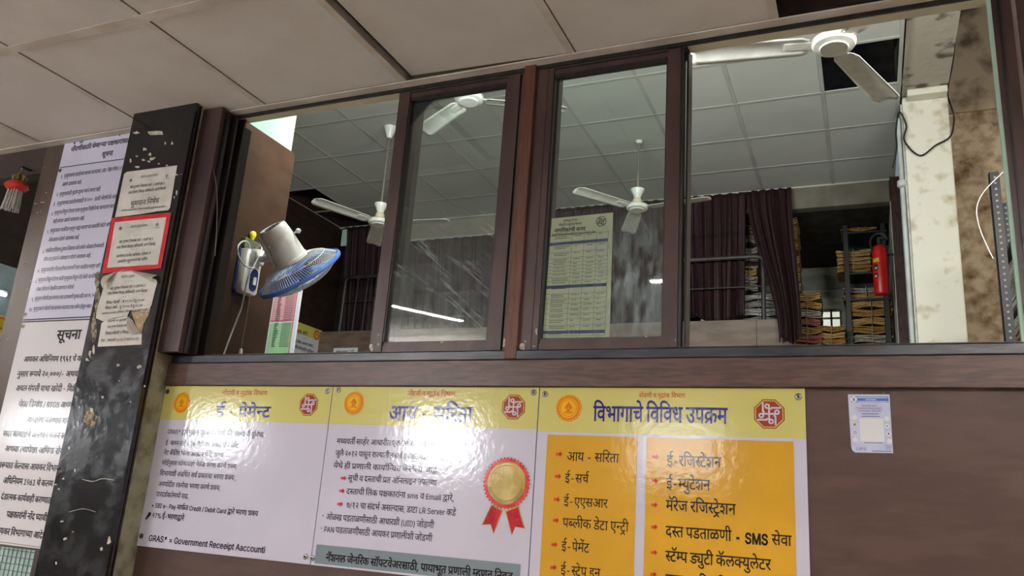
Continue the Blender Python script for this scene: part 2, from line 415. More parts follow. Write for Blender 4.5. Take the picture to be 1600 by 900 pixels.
[40,102,-1,-25,0,-37,12,-21,22,0,15,1,15,23,22,39,12,24,0,17,0,27,-4,21,-9,15,-11,2,-7,-24,0,-3,5,-9,7,-11,5,-17,3,-10,0,-15,0,-27,-9,-15,-17,0,-12,1,-12,17,-17,29,-9,18,0,17,0,25,7,15,13,0,8,8,0,-58,0,0,10,74,0,0,-10,1,-12,-19,-18,-35,-9],
[51,84,-2,-19,0,-29,7,-17,12,-2,8,26,0,3,-5,13,-7,21,-4,10,0,15,0,21,5,13,7,0,5,1,5,-9,6,-17,4,-10,1,-22,3,-23,4,-25,12,0,9,1,8,19,13,31,6,18,0,21,0,29,-6,19,-12,0,-7,-24,0,-1,7,-23,7,-16,0,-11,0,-19,-4,-9,-7,0,-4,1,-5,13,-6,19,-4,6,-1,20,-2,9,-1,19,-4,19,-6,11,-9,0,-7,1,-8,-15,-12,-31,-8],
[4,28,46,0,11,116,0,0,-11,4,-116,-28,0,11,116,0,0,-11],
[16,78,-2,-17,0,-29,10,-15,16,0,12,1,11,17,17,31,9,18,0,21,0,31,-9,17,-17,0,-11,1,-12,-15,-16,-29,-10,16,-20,11,17,0,19,7,11,12,0,8,1,7,-9,12,-17,8,-16,0,-13,0,-17,-8,-9,-12,0,-7,1,-8,11,-12,19,-7],
[14,62,0,-56,72,26,0,32,-43,5,-6,7,-14,4,-6,-8,0,5,6,7,14,6,6,30,43,26,0,-56,-72],
[40,80,-2,-19,0,-29,10,-15,16,0,11,1,12,17,16,29,10,20,0,13,0,23,-4,19,-8,11,-14,0,-10,0,-5,-110,0,0,10,98,0,-10,-4,1,7,-9,11,-15,7,-14,0,-11,0,-19,-7,-9,-10,0,-6,0,-6,1,-8,13,-12,21,-5,14,0,9,0,15,2,11,5,2,4,22,-3,-1,-6,-15,-8,-23,-5],
[20,20,0,0,72,22,0,0,-11,2,0,5,5,21,7,14,0,3,0,9,0,2,0,0,-12,-1,0,-7,1,-4,0,-9,0,-17,-4,-7,-8,0,-5,0,-45],
[23,44,43,0,-43,-24,0,0,72,22,0,0,-17,-2,0,7,10,25,8,16,0,17,0,23,-6,13,-12,0,-9,0,-46,-24,0,0,45,1,8,-17,9,-14,0,-9,0,-15,-4,-9,-9],
[42,20,0,0,72,22,0,2,-16,-2,0,3,6,13,7,19,4,10,0,17,0,19,-9,4,-8,-4,0,3,5,15,8,21,4,12,0,13,0,21,-5,13,-11,0,-8,0,-49,-22,0,0,48,1,8,-17,7,-12,0,-9,0,-13,-4,-5,-7,0,-5,0,-47,-24,0,0,49,1,6,-15,8,-12,0,-7,0,-15,-4,-7,-8,0,-6,0,-45],
[4,78,72,0,-10,-76,0,0,10,16,22,17,24,0,0,-70,1,-5,9,-5,8,0,3,0,9,1,2,0,6,-10,-3,0,-9,-1,-4,0,-17,0,-21,10,0,9],
[38,78,-2,-17,0,-29,10,-15,16,0,12,1,11,17,17,31,9,18,0,13,0,19,-3,17,-5,11,-7,4,-5,-22,-3,-1,3,-5,4,-9,4,-11,2,-8,0,-13,0,-17,-8,-9,-12,0,-7,1,-8,11,-12,19,-7,14,0,9,0,13,2,11,3,7,5,2,3,22,-3,-1,-5,-11,-7,-15,-6,-17,-3],
[4,20,0,0,72,24,0,0,-72,12,-12,84,-5,0,-9,4,0,3,1,4,11,4,6,0,7,0,11,-4,0,-4,1,-3,-9,-4],
[23,20,-27,0,99,22,0,0,-12,4,0,3,2,9,6,19,5,14,0,19,0,27,-9,17,-17,0,-11,1,-12,-15,-16,-25,-10,-18,0,-13,0,-17,5,-7,6,-2,2,-2,0,0,-38,16,40,36,15,0,19,7,9,12,0,8,1,7,-7,12,-17,8,-14,0,-13,0,-17,-7,-7,-12,0,-8,1,-8,9,-12,19,-7],
[40,60,-2,-11,0,-23,5,-11,10,0,7,1,7,11,7,17,5,21,2,10,1,13,1,17,0,9,3,0,2,0,1,1,4,-5,6,-13,4,-10,0,-9,0,-13,-3,-9,-5,-2,-3,-22,4,7,6,19,8,23,3,12,0,9,0,19,-2,17,-5,13,-10,0,-9,0,-47,-22,0,0,10,-2,0,-1,-3,-11,-5,-17,-4,18,-8,11,15,0,19,5,9,8,0,4,0,10,1,-1,-9,-1,-11,-1,-11,-1,-4,0,-7,-1,-13,-2,-9,-5,0,-4,1,-4,9,-5,15,-2],
[23,70,-1,-15,0,-21,6,-11,12,0,9,0,46,24,0,0,-45,1,-8,19,-9,14,0,11,0,17,4,11,9,0,6,0,43,24,0,0,-72,-22,0,0,17,2,0,-5,-10,-23,-8],
[51,14,1,54,12,-13,1,-23,8,-15,12,0,10,1,7,11,10,8,3,13,5,31,4,20,0,0,16,-94,0,0,11,172,0,0,-11,-52,0,0,-27,-14,0,-19,0,-21,-2,-8,-3,-7,-2,-7,-8,0,-5,1,-8,27,-11,26,0,3,0,5,0,2,0,-1,3,0,2,1,6,15,5,8,0,15,0,15,-8,0,-5,1,-5,-9,-6,-6,-1,5,-4,11,-8,8,-6,-22,-5,-5,5,-11,11,-4,5,-84,-23],
[4,0,100,166,0,0,-11,-166,0,37,172,-33,-5,1,-8,0,-5,0,-15,-4,-15,-10,-6,-10,-24,4,5,8,6,5,-7,3,-15,4,-8,0,-13,0,-13,-8,0,-5,1,-7,15,-11,27,-12,20,-8,-18,-8,-17,8,-31,15,-17,15,0,8,1,9,17,11,25,4,12,0,15,0,25,-4,10,-5,19,9,28,0,7,0,11,0,2,-1],
[8,54,89,0,-89,-26,0,0,89,-28,0,0,11,88,0,0,-11,15,-60,10,-5,13,-11,14,-17,6,-10,0,-7,0,-9,-1,-4,-1,-8,12,13,2,18,0,17,0,27,-8,21,-20,10,-17,12,-8,33,1,4,13,5,6,0,9,0,11,-5,0,-4,1,-4,-9,-5,-8,0,-5,0,-11,5],
[37,148,89,0,-33,9,4,19,4,12,0,21,0,29,-13,0,-13,1,-7,-9,-17,-12,-8,-22,7,9,5,11,14,0,6,1,8,-13,7,-10,0,-17,0,-18,-12,0,-41,-26,0,0,31,-7,-3,-19,-5,-14,0,-13,0,-19,5,-6,4,-7,4,-5,12,0,9,0,32,-26,0,0,11,252,0,0,-11,11,-200,0,0,-31,1,-9,5,-8,4,-2,7,-4,14,0,13,0,23,5,8,5,0,44],
[18,80,23,-29,0,-14,10,-3,4,-5,11,0,9,0,32,-26,0,0,11,154,0,0,-11,-18,0,0,-37,1,-7,-5,-9,-6,-4,-5,-4,-21,-5,14,-16,12,17,0,8,5,3,3,5,7,0,7,0,32,-58,0,0,-32,1,-7,3,-7,4,-3,3,-2,13,-3],
[35,208,89,-32,0,0,-89,-26,0,0,27,-7,-3,-23,-5,-16,0,-23,0,-31,14,0,11,1,5,9,8,6,3,-48,-1,0,12,94,0,7,0,13,0,2,0,-4,-12,-10,0,-17,0,-21,-7,0,-8,1,-7,19,-7,12,0,17,0,23,7,10,5,0,47,-150,0,0,11,208,0],
[61,202,89,-32,0,0,-89,-26,0,0,24,-9,-3,-23,-4,-20,0,-23,0,-29,13,0,10,1,5,7,8,6,3,-15,3,-17,11,0,9,1,10,27,13,20,0,19,0,23,-9,0,-8,1,-7,-12,-7,-20,6,5,2,3,4,0,2,1,2,-5,4,-8,0,-9,0,-11,-7,0,-5,1,-6,11,-6,17,-3,8,0,11,1,10,0,5,0,9,0,4,0,-4,-12,-1,1,-3,0,-2,0,-15,0,-17,-7,0,-6,1,-7,19,-6,14,0,17,0,25,7,10,4,0,50,-20,0,0,11,78,0],
[12,36,-1,-7,0,-9,5,0,4,1,3,11,6,8,0,9,0,11,-6,0,-3,1,-4,-9,-5],
[24,24,0,0,96,64,0,25,0,29,-8,15,-14,0,-9,1,-8,-13,-14,-27,-8,-22,0,-48,0,0,10,46,0,17,0,19,6,9,9,0,5,1,6,-7,9,-19,5,-14,0,-40,0,0,-85],
[18,154,89,0,-89,-26,0,0,31,-9,-3,-21,-5,-14,0,-13,0,-19,5,-6,3,-7,5,-7,11,0,11,0,31,-26,0,0,11,188,0,0,-11,12,-60,0,-76,0,0,-30,1,-6,3,-8,5,-5,4,-1,7,-4,16,0,15,0,23,6,8,4],
[49,116,36,-9,0,-17,-3,-8,-1,-15,4,-19,12,0,9,1,4,7,7,6,2,9,2,21,3,16,0,28,0,0,14,-128,0,0,11,190,0,0,-11,-36,0,0,-26,-58,0,-9,0,-7,-1,-4,-1,-3,-2,0,-3,1,-4,9,-5,6,-2,15,2,18,0,25,0,33,-12,0,-10,1,-11,-31,-14,-32,0,-31,0,-47,14,-20,11,20,8,19,-11,39,-10,24,0,39,0,0,12,1,6,-15,6],
[30,154,89,0,-89,-26,0,0,53,-34,0,-19,0,-19,-2,-6,-3,-7,-3,0,-7,1,-8,25,-14,24,-10,-18,-8,-15,7,-23,12,-15,14,0,8,1,6,11,9,6,2,11,4,27,4,22,0,40,0,0,25,-128,0,0,11,188,0,0,-11],
[34,0,89,0,11,250,0,0,-11,-60,0,0,-20,19,-2,23,-15,0,-12,1,-8,-13,-14,-25,-8,-18,0,-15,0,-25,7,-12,6,-9,-7,-23,-6,-14,0,-15,0,-23,7,-15,14,0,10,1,9,17,13,25,8,18,0,17,0,27,-7,12,-6,11,6,19,6,10,0,0,19,15,-34,-55,1,-1,-2,0,11,-6,21,-5,12,0,15,0,21,9,0,10,1,10,-17,8,-12,0,-11,0,-17,-8,-8,-9,15,-96,-2,1,-10,19,-8,12,0,13,0,19,8,8,9,6,7,3,1,0,1,-9,5,-19,6,-12,0,-11,0,-21,-9],
[22,192,89,-72,0,0,-22,27,-5,29,-18,0,-12,1,-11,-21,-14,-35,-7,-20,0,-35,0,-45,18,0,17,1,10,23,15,37,8,20,0,2,0,0,21,-94,0,0,11,192,0,15,-98,-88,25,0,31,9,0,11,1,8,-19,12,-18,4,-10,0,-23,0,-16,-4,-7,-3,-11,-9,0,-6,1,-11,33,-11],
[28,28,89,-28,0,0,11,28,0,-15,17,-33,16,-22,0,-17,0,-17,-9,0,-7,1,-6,9,-8,4,-4,-26,0,-5,5,-5,9,0,6,1,11,33,14,26,0,37,0,47,-22,18,-22,36,0,0,-11,-34,0,0,-89,-26,0],
[64,152,35,1,-11,-29,-11,-22,0,-27,0,-41,20,-20,24,22,4,15,-17,33,-19,20,0,13,0,17,5,0,6,1,6,-13,10,-10,4,-7,-1,-10,0,-2,11,23,0,19,7,0,6,1,6,-13,5,-10,0,-11,0,-19,-3,-12,-3,-8,11,11,3,25,4,16,0,25,0,29,-13,0,-9,1,-13,-22,-7,5,-1,2,-2,13,-1,12,0,11,0,17,1,8,1,0,31,-22,0,0,11,166,0,0,-11,-34,0,0,-89,-26,0,0,89,-56,0,0,-89,-28,0,0,47,-5,-1,-15,-1,-8,0,-5,0,-8,0,7,-4],
[27,28,89,-28,0,0,11,28,0,-11,17,-27,16,-20,0,-13,0,-15,-9,0,-7,1,-5,7,-9,4,-4,-24,0,-11,10,0,10,1,11,31,14,24,0,33,0,41,-21,14,-23,36,0,0,-11,-34,0,0,-89,-26,0],
[35,210,89,0,-89,-26,0,0,59,-44,0,-13,0,-4,1,13,-5,15,-13,0,-7,1,-7,-13,-10,-21,-5,-12,0,-17,0,-29,10,-27,22,-14,19,22,4,17,-21,33,-22,18,0,11,0,15,5,0,6,1,8,-19,12,-14,5,10,10,86,0,0,18,-184,0,0,11,244,0,0,-11],
[8,54,89,0,-89,-26,0,0,89,-28,0,0,11,88,0,0,-11,15,-60,10,-5,13,-11,14,-17,6,-10,0,-7,0,-9,-1,-4,-1,-8,12,13,2,18,0,17,0,27,-8,21,-20,10,-17],
[46,24,0,0,96,34,0,48,-61,1,-2,7,-6,5,-8,5,-7,2,-3,-6,0,3,3,5,7,7,8,5,6,2,2,46,61,36,0,0,-96,-24,0,0,55,1,3,1,7,1,9,1,8,0,4,2,0,-1,-4,-5,-9,-5,-9,-5,-7,-2,-2,-42,-55,-22,0,-44,55,1,2,-5,7,-5,8,-5,10,-2,4,2,0,1,-3,1,-9,1,-8,1,-8,0,-3,0,-55],
[22,98,-2,-21,0,-33,9,-17,16,0,10,0,63,24,0,0,-62,1,-7,13,-11,23,-6,16,0,17,0,23,6,13,11,0,7,0,62,26,0,0,-63,1,-10,-19,-16,-33,-9],
[12,12,0,0,11,34,0,0,74,-34,0,0,11,92,0,0,-11,-34,0,0,-74,34,0,0,-11],
[60,152,35,1,-11,-29,-11,-22,0,-27,0,-41,20,-20,24,22,4,15,-17,33,-19,20,0,13,0,17,5,0,6,1,6,-13,10,-10,4,-7,-1,-10,0,-2,11,23,0,19,7,0,6,1,6,-13,5,-10,0,-11,0,-19,-3,-12,-3,-8,11,11,3,25,4,16,0,25,0,29,-13,0,-9,1,-13,-22,-7,5,-1,2,-2,13,-1,12,0,11,0,17,1,8,1,0,31,-22,0,0,11,82,0,0,-11,-32,0,0,-89,-28,0,0,47,-5,-1,-15,-1,-8,0,-5,0,-8,0,7,-4],
[29,110,-2,-15,7,-23,12,-15,14,0,8,1,4,9,8,6,2,-56,0,0,11,152,0,0,25,-164,0,0,11,224,0,0,-11,-34,0,0,-89,-26,0,0,53,-36,0,-15,0,-17,-2,-6,-3,-7,-3,0,-7,1,-8,25,-14,24,-10],
[29,234,89,0,-89,-26,0,0,7,-9,-3,-27,-3,-14,0,-33,0,-63,17,-30,20,-9,6,-5,7,0,3,1,4,11,5,12,0,9,0,13,-4,4,-3,7,3,7,10,0,5,1,4,-1,7,-4,4,-64,0,0,11,268,0,0,-11,40,-96,-52,11,0,21,5,6,3,0,44,-118,0,7,-6,0,-9,1,-14,-21,-15,-20,-4,23,-14,51,-14,32,0,15,0,25,3,12,4,0,12,-7,-2,-19,-4,-12,0,-15,0,-23,7,-13,11,0,7,1,12,33,13,24,0,7,0,19,-1,4,-1,-2,-11,-3,1,-11,1,-6,0,-15,0,-17,-7,0,-7,1,-7,19,-7],
[57,14,9,42,11,-17,2,-23,13,0,12,1,12,37,16,28,0,9,0,19,-2,6,0,-2,-12,-5,1,-15,1,-6,0,-17,0,-21,-8,0,-8,1,-9,21,-8,14,0,15,0,23,7,10,5,0,47,-120,0,0,11,250,0,0,-11,-104,0,0,-33,9,4,19,4,10,0,23,0,27,-13,0,-13,1,-7,-9,-17,-10,-8,-24,7,9,5,11,14,0,6,1,8,-11,7,-12,0,-7,0,-17,-6,-8,-6,0,-41,-26,0,0,28,-3,-1,-5,-2,-4,-2,-76,-25],
[46,178,89,0,-89,-26,0,0,29,-9,-3,-25,-5,-16,0,-27,0,-37,16,-8,15,33,3,25,11,0,9,1,8,-15,8,-12,0,-7,0,-9,-4,0,-3,1,-8,26,-2,-2,-11,-19,1,-25,10,0,9,1,9,25,10,18,0,13,0,25,-6,17,-12,0,-9,1,-11,-25,-15,-24,-5,9,-6,19,-5,16,0,19,0,25,6,10,5,0,45,-26,0,0,11,84,0,0,-11],
[70,200,89,0,-89,-26,0,0,52,-9,-2,-21,-3,-16,0,-15,0,-27,3,-10,2,-13,-4,-15,-9,0,-6,1,-3,7,-6,17,-5,16,0,3,0,4,0,-1,3,0,3,1,5,15,5,8,0,13,0,15,-9,0,-4,1,-5,-7,-5,-6,-1,7,-4,13,-7,8,-4,-18,-6,-9,5,-15,9,-4,5,-3,-1,-9,0,-4,0,-17,0,-29,7,-15,11,0,7,1,9,23,12,16,4,-13,5,-13,11,0,8,1,8,27,12,24,0,21,0,29,-10,0,-9,1,-8,-13,-11,-14,-4,7,-1,15,0,8,0,15,0,27,3,12,4,0,23,-28,0,0,11,88,0,0,-11,11,-184,-8,1,-6,13,-8,12,-3,25,8,0,9,1,4,-11,6,-12,0,-11,0,-11,-5],
[4,28,0,0,10,120,0,0,-10,7,-44,96,0,-96,-24,0,0,85,-48,-18,0,14,42,15],
[23,86,-1,-17,0,-27,8,-15,14,0,9,1,7,13,16,16,11,44,32,26,0,-64,-47,-2,0,3,3,11,4,13,3,8,0,19,0,27,-7,15,-14,0,-8,1,-9,-15,-14,-25,-8,16,-18,10,11,0,19,5,11,10,0,6,1,6,-9,9,-17,5,-10,0,-11,0,-15,-5,-9,-9,0,-6,1,-6,11,-10,17,-5],
[45,198,89,-52,0,0,-35,7,2,19,3,12,0,20,0,0,-11,-16,0,-13,0,-17,-3,-8,-4,0,-41,-26,0,0,28,-7,-3,-23,-6,-16,0,-13,0,-27,6,-15,12,0,10,1,12,37,16,28,0,9,0,19,-2,6,0,-2,-12,-5,1,-15,1,-6,0,-17,0,-21,-8,0,-8,1,-9,21,-8,14,0,15,0,23,7,10,5,0,47,-120,0,0,11,198,0],
[43,96,-2,-7,6,-17,9,-10,4,-7,-1,-8,0,-11,0,-15,6,0,5,1,5,13,4,8,0,7,0,15,-2,10,-4,15,2,21,10,0,8,1,8,-19,7,-16,0,-11,0,-19,-2,-12,-4,-8,12,21,5,22,0,0,13,-54,0,0,11,136,0,0,-11,-56,0,0,-13,21,-2,29,-13,0,-12,1,-10,-23,-14,-18,-4,9,-4,17,-8,6,-4],
[43,88,102,25,0,27,-13,0,-9,1,-6,-11,-12,-25,-13,-22,-8,38,-15,15,-5,11,-10,0,-6,1,-5,-7,-8,-8,-5,-20,8,5,3,5,4,0,3,1,4,-3,5,-8,3,-58,24,0,3,35,11,37,17,0,8,1,5,-13,5,-10,0,-9,0,-9,-4,0,-4,1,-4,11,-5,12,-2,-16,-9,-15,3,-13,10,0,8,1,4,9,9,21,6],
[31,22,76,1,7,15,12,25,7,18,0,25,0,29,-15,0,-12,1,-11,-21,-13,-20,-2,3,-1,9,-2,4,-2,46,-19,13,-4,11,-10,0,-6,1,-5,-7,-8,-8,-5,-20,8,5,3,5,4,0,3,1,4,-3,5,-8,3,-76,31,-17,8,-13,12,12,26,7,1,-7,17,-8,12,0,15,0,15,8,0,7,1,7,-13,8,-12,0,-13,0,-15,-8],
[66,152,-11,-5,5,-9,10,-9,10,-2,3,-3,0,-7,0,-4,0,-21,0,-27,7,-15,12,0,8,1,4,9,9,8,3,-11,3,-11,10,0,8,1,10,33,11,26,0,9,0,23,-1,4,-1,-2,-11,-5,0,-13,2,-10,0,-33,0,0,-12,1,-5,13,-6,10,-1,11,1,16,0,5,0,9,0,4,-1,-2,-11,-3,0,-7,1,-6,0,-15,0,-19,-7,0,-7,1,-8,23,-7,16,0,3,0,5,0,2,0,1,2,1,3,0,1,1,5,13,5,8,0,15,0,15,-8,0,-4,1,-5,-9,-6,-6,-2,5,-5,17,-14,8,-6],
[22,66,89,0,-51,1,-5,-7,-4,-6,0,-7,0,-17,6,-11,10,0,5,1,3,9,5,10,0,8,0,0,31,-40,0,0,11,186,0,0,-11,-34,0,0,-89,-26,0,0,89],
[4,0,100,132,0,0,-11,-132,0,28,164,-57,-5,-2,-17,-7,-21,-4,-16,0,-23,0,-31,14,0,11,1,5,9,8,6,3,-48,-1,0,12,94,0,7,0,13,0,2,0,-4,-12,-10,0,-17,0,-21,-7,0,-8,1,-7,19,-7,12,0,17,0,25,7,8,5],
[15,-54,99,-7,13,-11,14,-15,6,-12,0,-5,0,-11,-1,-4,-1,-8,12,15,2,16,0,19,0,25,-8,21,-20,10,-17,12,-6,33,1,4,11,5,8,0,7,0,13,-5,0,-4,1,-4,-11,-5,-6,0,-7,0,-9,5],
[33,166,89,-46,0,0,-33,-18,0,-15,0,-19,-2,-8,-3,-17,-6,0,-10,1,-8,15,-10,25,-5,12,0,19,0,25,4,14,3,8,-11,-13,-4,-29,-4,-18,0,-21,0,-35,8,-19,16,0,11,1,11,23,14,37,8,20,0,2,0,0,21,-94,0,0,11,166,0],
[48,182,89,-30,0,0,-28,1,-8,-3,-10,-6,-3,-11,-8,-26,-1,-6,12,9,0,11,2,2,2,5,2,5,6,0,6,0,28,-74,0,0,-32,1,-8,3,-9,7,-6,13,-5,12,-3,34,-10,23,-6,17,-10,0,-9,1,-6,-9,-11,-4,-4,-24,7,5,3,9,8,0,3,1,3,-5,5,-13,6,-16,4,-28,8,-13,4,-15,8,-6,5,-3,6,0,11,0,38,-26,0,0,11,182,0],
[26,56,-4,-16,11,86,26,0,56,-60,0,0,-51,1,-5,-7,-4,-6,0,-7,0,-17,6,-11,10,0,5,1,3,9,5,10,0,8,0,0,31,-40,0,0,11,186,0,0,-11,-34,0,0,-89,-26,0,0,20],
[23,66,52,72,0,0,-12,-72,0,0,-6,1,-5,-7,-5,-6,0,-5,0,-13,4,-11,7,-7,7,0,3,1,3,11,4,10,0,8,0,0,37,-40,0,0,11,118,0,0,-11,-52,0],
[48,118,52,11,0,17,1,10,0,2,-11,-7,-1,-15,-1,-10,0,-13,0,-29,3,-10,2,-5,-3,-8,-1,13,-9,37,-17,20,-8,-18,-9,-17,8,-31,16,-23,14,-6,5,-7,5,-3,6,0,3,1,3,11,5,12,0,9,0,13,-4,4,-3,7,3,7,10,0,5,1,4,-3,8,-2,3,-64,0,0,11,130,0,0,-11,-40,0,3,-3,5,-8,0,-4,1,-7,-5,-10,-6,-3,17,-2],
[61,88,36,-9,0,-17,-3,-8,-1,-15,4,-19,12,0,9,1,4,7,7,6,2,9,2,21,3,16,0,28,0,0,14,-100,0,0,11,162,0,0,-11,-34,0,0,-26,-60,0,-9,0,-7,-1,-4,-1,-3,-2,0,-3,1,-4,9,-5,6,-2,15,2,18,0,25,0,33,-12,0,-10,1,-11,-25,-12,-26,-1,11,-2,21,-4,12,-1,-12,-12,-17,4,-31,10,-16,4,-17,1,-21,4,0,5,1,4,9,5,8,0,7,0,15,-4,10,-4,5,0,4,0,23,0,27,7,0,7,1,5,-15,6],
[64,152,35,1,-11,-29,-11,-22,0,-27,0,-41,20,-20,24,22,4,15,-17,33,-19,20,0,13,0,17,5,0,6,1,6,-13,10,-10,4,-7,-1,-10,0,-2,11,23,0,19,7,0,6,1,6,-13,5,-10,0,-11,0,-19,-3,-12,-3,-8,11,11,3,25,4,16,0,25,0,29,-13,0,-9,1,-13,-22,-7,5,-1,2,-2,13,-1,12,0,11,0,17,1,8,1,0,31,-22,0,0,11,166,0,0,-11,-34,0,0,-89,-26,0,0,89,-56,0,0,-89,-28,0,0,47,-5,-1,-15,-1,-8,0,-5,0,-8,0,7,-4,15,122,58,-5,13,-13,14,-15,6,-10,0,-7,0,-9,-1,-4,-1,-8,12,13,2,16,0,19,0,27,-8,21,-20,8,-17],
[17,32,39,1,11,11,23,15,21,10,8,22,0,-9,-10,-13,-22,-7,-21,0,-10,1,-8,9,-18,15,-20,10,-11,-22,0,-15,14,-17,29],
[17,14,-18,13,12,15,19,7,18,0,8,1,10,-7,21,-13,22,-10,10,22,0,11,-8,17,-21,9,-23,0,-11,1,-14,-15,-29,-18,-14],
[26,40,10,-14,11,78,24,-11,9,-19,7,-14,0,-7,0,-19,-2,-12,-4,-10,12,13,3,25,3,14,0,13,0,21,-4,21,-9,12,-8,0,37,-122,0,0,11,182,0,0,-11,-34,0,0,-89,-26,0,0,38],
[4,90,101,-62,-115,-22,0,62,115],
[30,-58,99,-7,6,-13,6,-13,2,-8,0,-7,0,-11,-2,-8,-1,-8,11,9,1,17,2,10,0,15,0,23,-7,8,-6,2,1,-7,8,-11,9,-13,4,-10,0,-7,0,-9,-1,-4,-1,-8,11,15,2,16,0,19,0,25,-8,21,-20,10,-17],
[37,154,5,-22,-7,-29,23,-26,12,-7,0,-8,0,-11,0,-13,5,0,5,1,5,13,5,8,0,7,0,13,-3,10,-3,15,2,21,13,0,9,1,10,-21,9,-16,0,-11,0,-17,-2,-12,-3,-8,11,11,3,29,3,14,0,19,0,29,-7,17,-14,0,-10,1,-12,-21,-17,-18,-5,15,-7,29,-18],
[16,88,19,-17,0,-29,9,-15,14,0,10,1,9,17,14,31,9,18,0,21,0,29,-9,19,-14,0,-10,1,-9,-17,-15,-27,-8,12,-20,12,17,0,23,12,0,9,1,9,-19,11,-16,0,-17,0,-21,-12,0,-9,1,-9,23,-11],
[27,-20,-39,-7,-2,-17,-2,-10,0,-23,0,-27,13,0,10,1,9,31,13,26,0,25,0,37,-9,29,-15,10,-8,-20,-7,-15,14,-35,14,-24,0,-15,0,-17,-6,0,-6,1,-6,17,-5,10,0,11,0,13,2,8,2],
[4,0,100,188,0,0,-11,-188,0,27,184,-30,-44,0,-13,0,-4,1,13,-5,15,-13,0,-7,1,-7,-13,-10,-21,-5,-12,0,-17,0,-29,10,-27,22,-14,19,22,4,17,-21,33,-22,18,0,11,0,15,5,0,6,1,8,-19,12,-14,5,10,10,86,0],
[18,190,100,0,-11,-32,0,0,-89,-26,0,0,31,-9,-3,-23,-5,-16,0,-13,0,-19,5,-6,3,-7,5,-7,11,0,11,0,31,-26,0,0,11,3,132,-11,-66,0,66,-43,11,-72,-7,9,-4,16,0,9,0,17,2,8,2,-64,43,0,-23,1,-6,3,-8,5,-5],
[44,70,-2,-15,0,-21,5,-15,8,-2,6,22,3,5,-6,17,-5,14,0,15,0,19,6,0,5,1,3,-9,5,-12,1,-24,3,-17,3,-19,9,0,8,1,6,15,10,25,5,16,0,15,0,23,-5,13,-7,4,-5,-22,-3,-1,4,-13,6,-14,0,-13,0,-15,-6,0,-4,1,-4,13,-5,12,-2,22,-2,21,-3,19,-9,0,-8,1,-6,-13,-10,-25,-6],
[15,52,-1,-15,0,-15,9,0,8,0,80,24,0,0,-77,1,-5,5,-4,8,0,5,0,5,0,6,-9,-3,-1,-7,-1],
[68,160,26,-19,0,-23,12,0,10,1,1,-5,1,-11,2,-6,0,-7,-3,-19,-6,-10,-2,15,-9,39,-17,22,-8,-18,-9,-19,8,-31,16,-25,14,-8,5,-5,5,-5,6,0,3,1,3,11,5,12,0,9,0,13,-4,4,-3,13,3,13,10,0,6,1,4,-1,7,-4,3,-76,0,0,11,258,0,0,-11,-156,0,7,-6,0,-9,1,-6,-4,-5,11,-1,8,-2,7,4,21,6,16,0,21,0,31,-9,23,-15,10,-9,-20,-5,-15,14,-27,13,-18,0,-13,0,-11,-7,0,-4,1,-6,15,-5,8,0,7,0,9,1,6,1,8,-11,-7,-1,-13,-1],
[14,22,139,-7,-16,-33,-14,-24,0,-23,0,-33,15,-12,15,24,4,9,-12,23,-11,16,0,19,0,19,12,6,11],
[8,54,89,0,-89,-26,0,0,89,-28,0,0,11,88,0,0,-11,14,8,50,-7,-16,-33,-14,-24,0,-23,0,-33,15,-12,15,24,4,9,-12,23,-11,16,0,19,0,19,12,6,11],
[28,202,89,-54,0,0,-35,9,3,17,2,14,0,20,0,0,-11,-16,0,-15,0,-15,-3,-10,-4,0,-41,-26,0,0,31,-7,-3,-19,-5,-14,0,-13,0,-19,5,-6,4,-7,4,-5,12,0,9,0,32,-26,0,0,11,202,0,11,-150,-11,0,-31,1,-9,5,-8,4,-2,7,-4,14,0,15,0,21,6,8,4,0,44],
[12,-60,136,1,4,9,4,8,0,7,0,11,-4,0,-4,1,-3,-9,-5,-6,0,-7,0,-7,5,14,82,6,-7,-16,-33,-14,-24,0,-23,0,-33,15,-12,15,24,4,9,-12,23,-11,16,0,21,0,19,12,4,11],
[27,28,89,-28,0,0,11,26,0,-41,32,-54,0,-19,0,-23,-9,0,-8,1,-5,7,-8,4,-3,-26,0,-5,4,-3,9,0,5,1,12,35,15,30,0,43,0,65,-23,24,-21,34,0,0,-11,-34,0,0,-89,-26,0,12,10,131,1,4,11,6,8,0,9,0,11,-6,0,-4,1,-4,-9,-5,-8,0,-7,0,-9,5],
[61,0,100,250,0,0,-11,-104,0,11,-7,0,-7,1,-15,-26,-7,5,-2,7,-3,4,-2,11,4,21,4,10,0,23,0,27,-13,0,-11,1,-8,-9,-14,-12,-8,-22,7,9,4,11,12,0,6,1,7,-13,6,-10,0,-11,0,-14,-6,3,-2,3,-6,0,-4,1,-8,-13,-11,-25,-5,-14,0,-17,0,-33,10,-29,22,-14,18,22,4,11,-12,21,-19,27,-11,14,0,15,0,19,6,0,8,1,6,-15,11,-12,5,-9,-1,-12,0,0,12,25,0,23,8,0,7,1,5,-9,7,-8,3,-112,0],
[30,-54,99,-7,13,-11,14,-15,6,-12,0,-5,0,-11,-1,-4,-1,-8,12,15,2,16,0,17,0,19,-5,10,-7,9,12,32,0,11,0,19,-2,6,-2,-6,-10,-5,1,-11,2,-8,0,-11,0,-13,-7,0,-6,1,-2,0,-1,7,-8,6,-10],
[4,0,89,0,11,134,0,0,-11,14,10,-43,-9,-3,-25,-3,-14,0,-21,0,-39,6,-24,6,10,11,19,-5,35,-6,18,0,17,0,25,3,12,3],
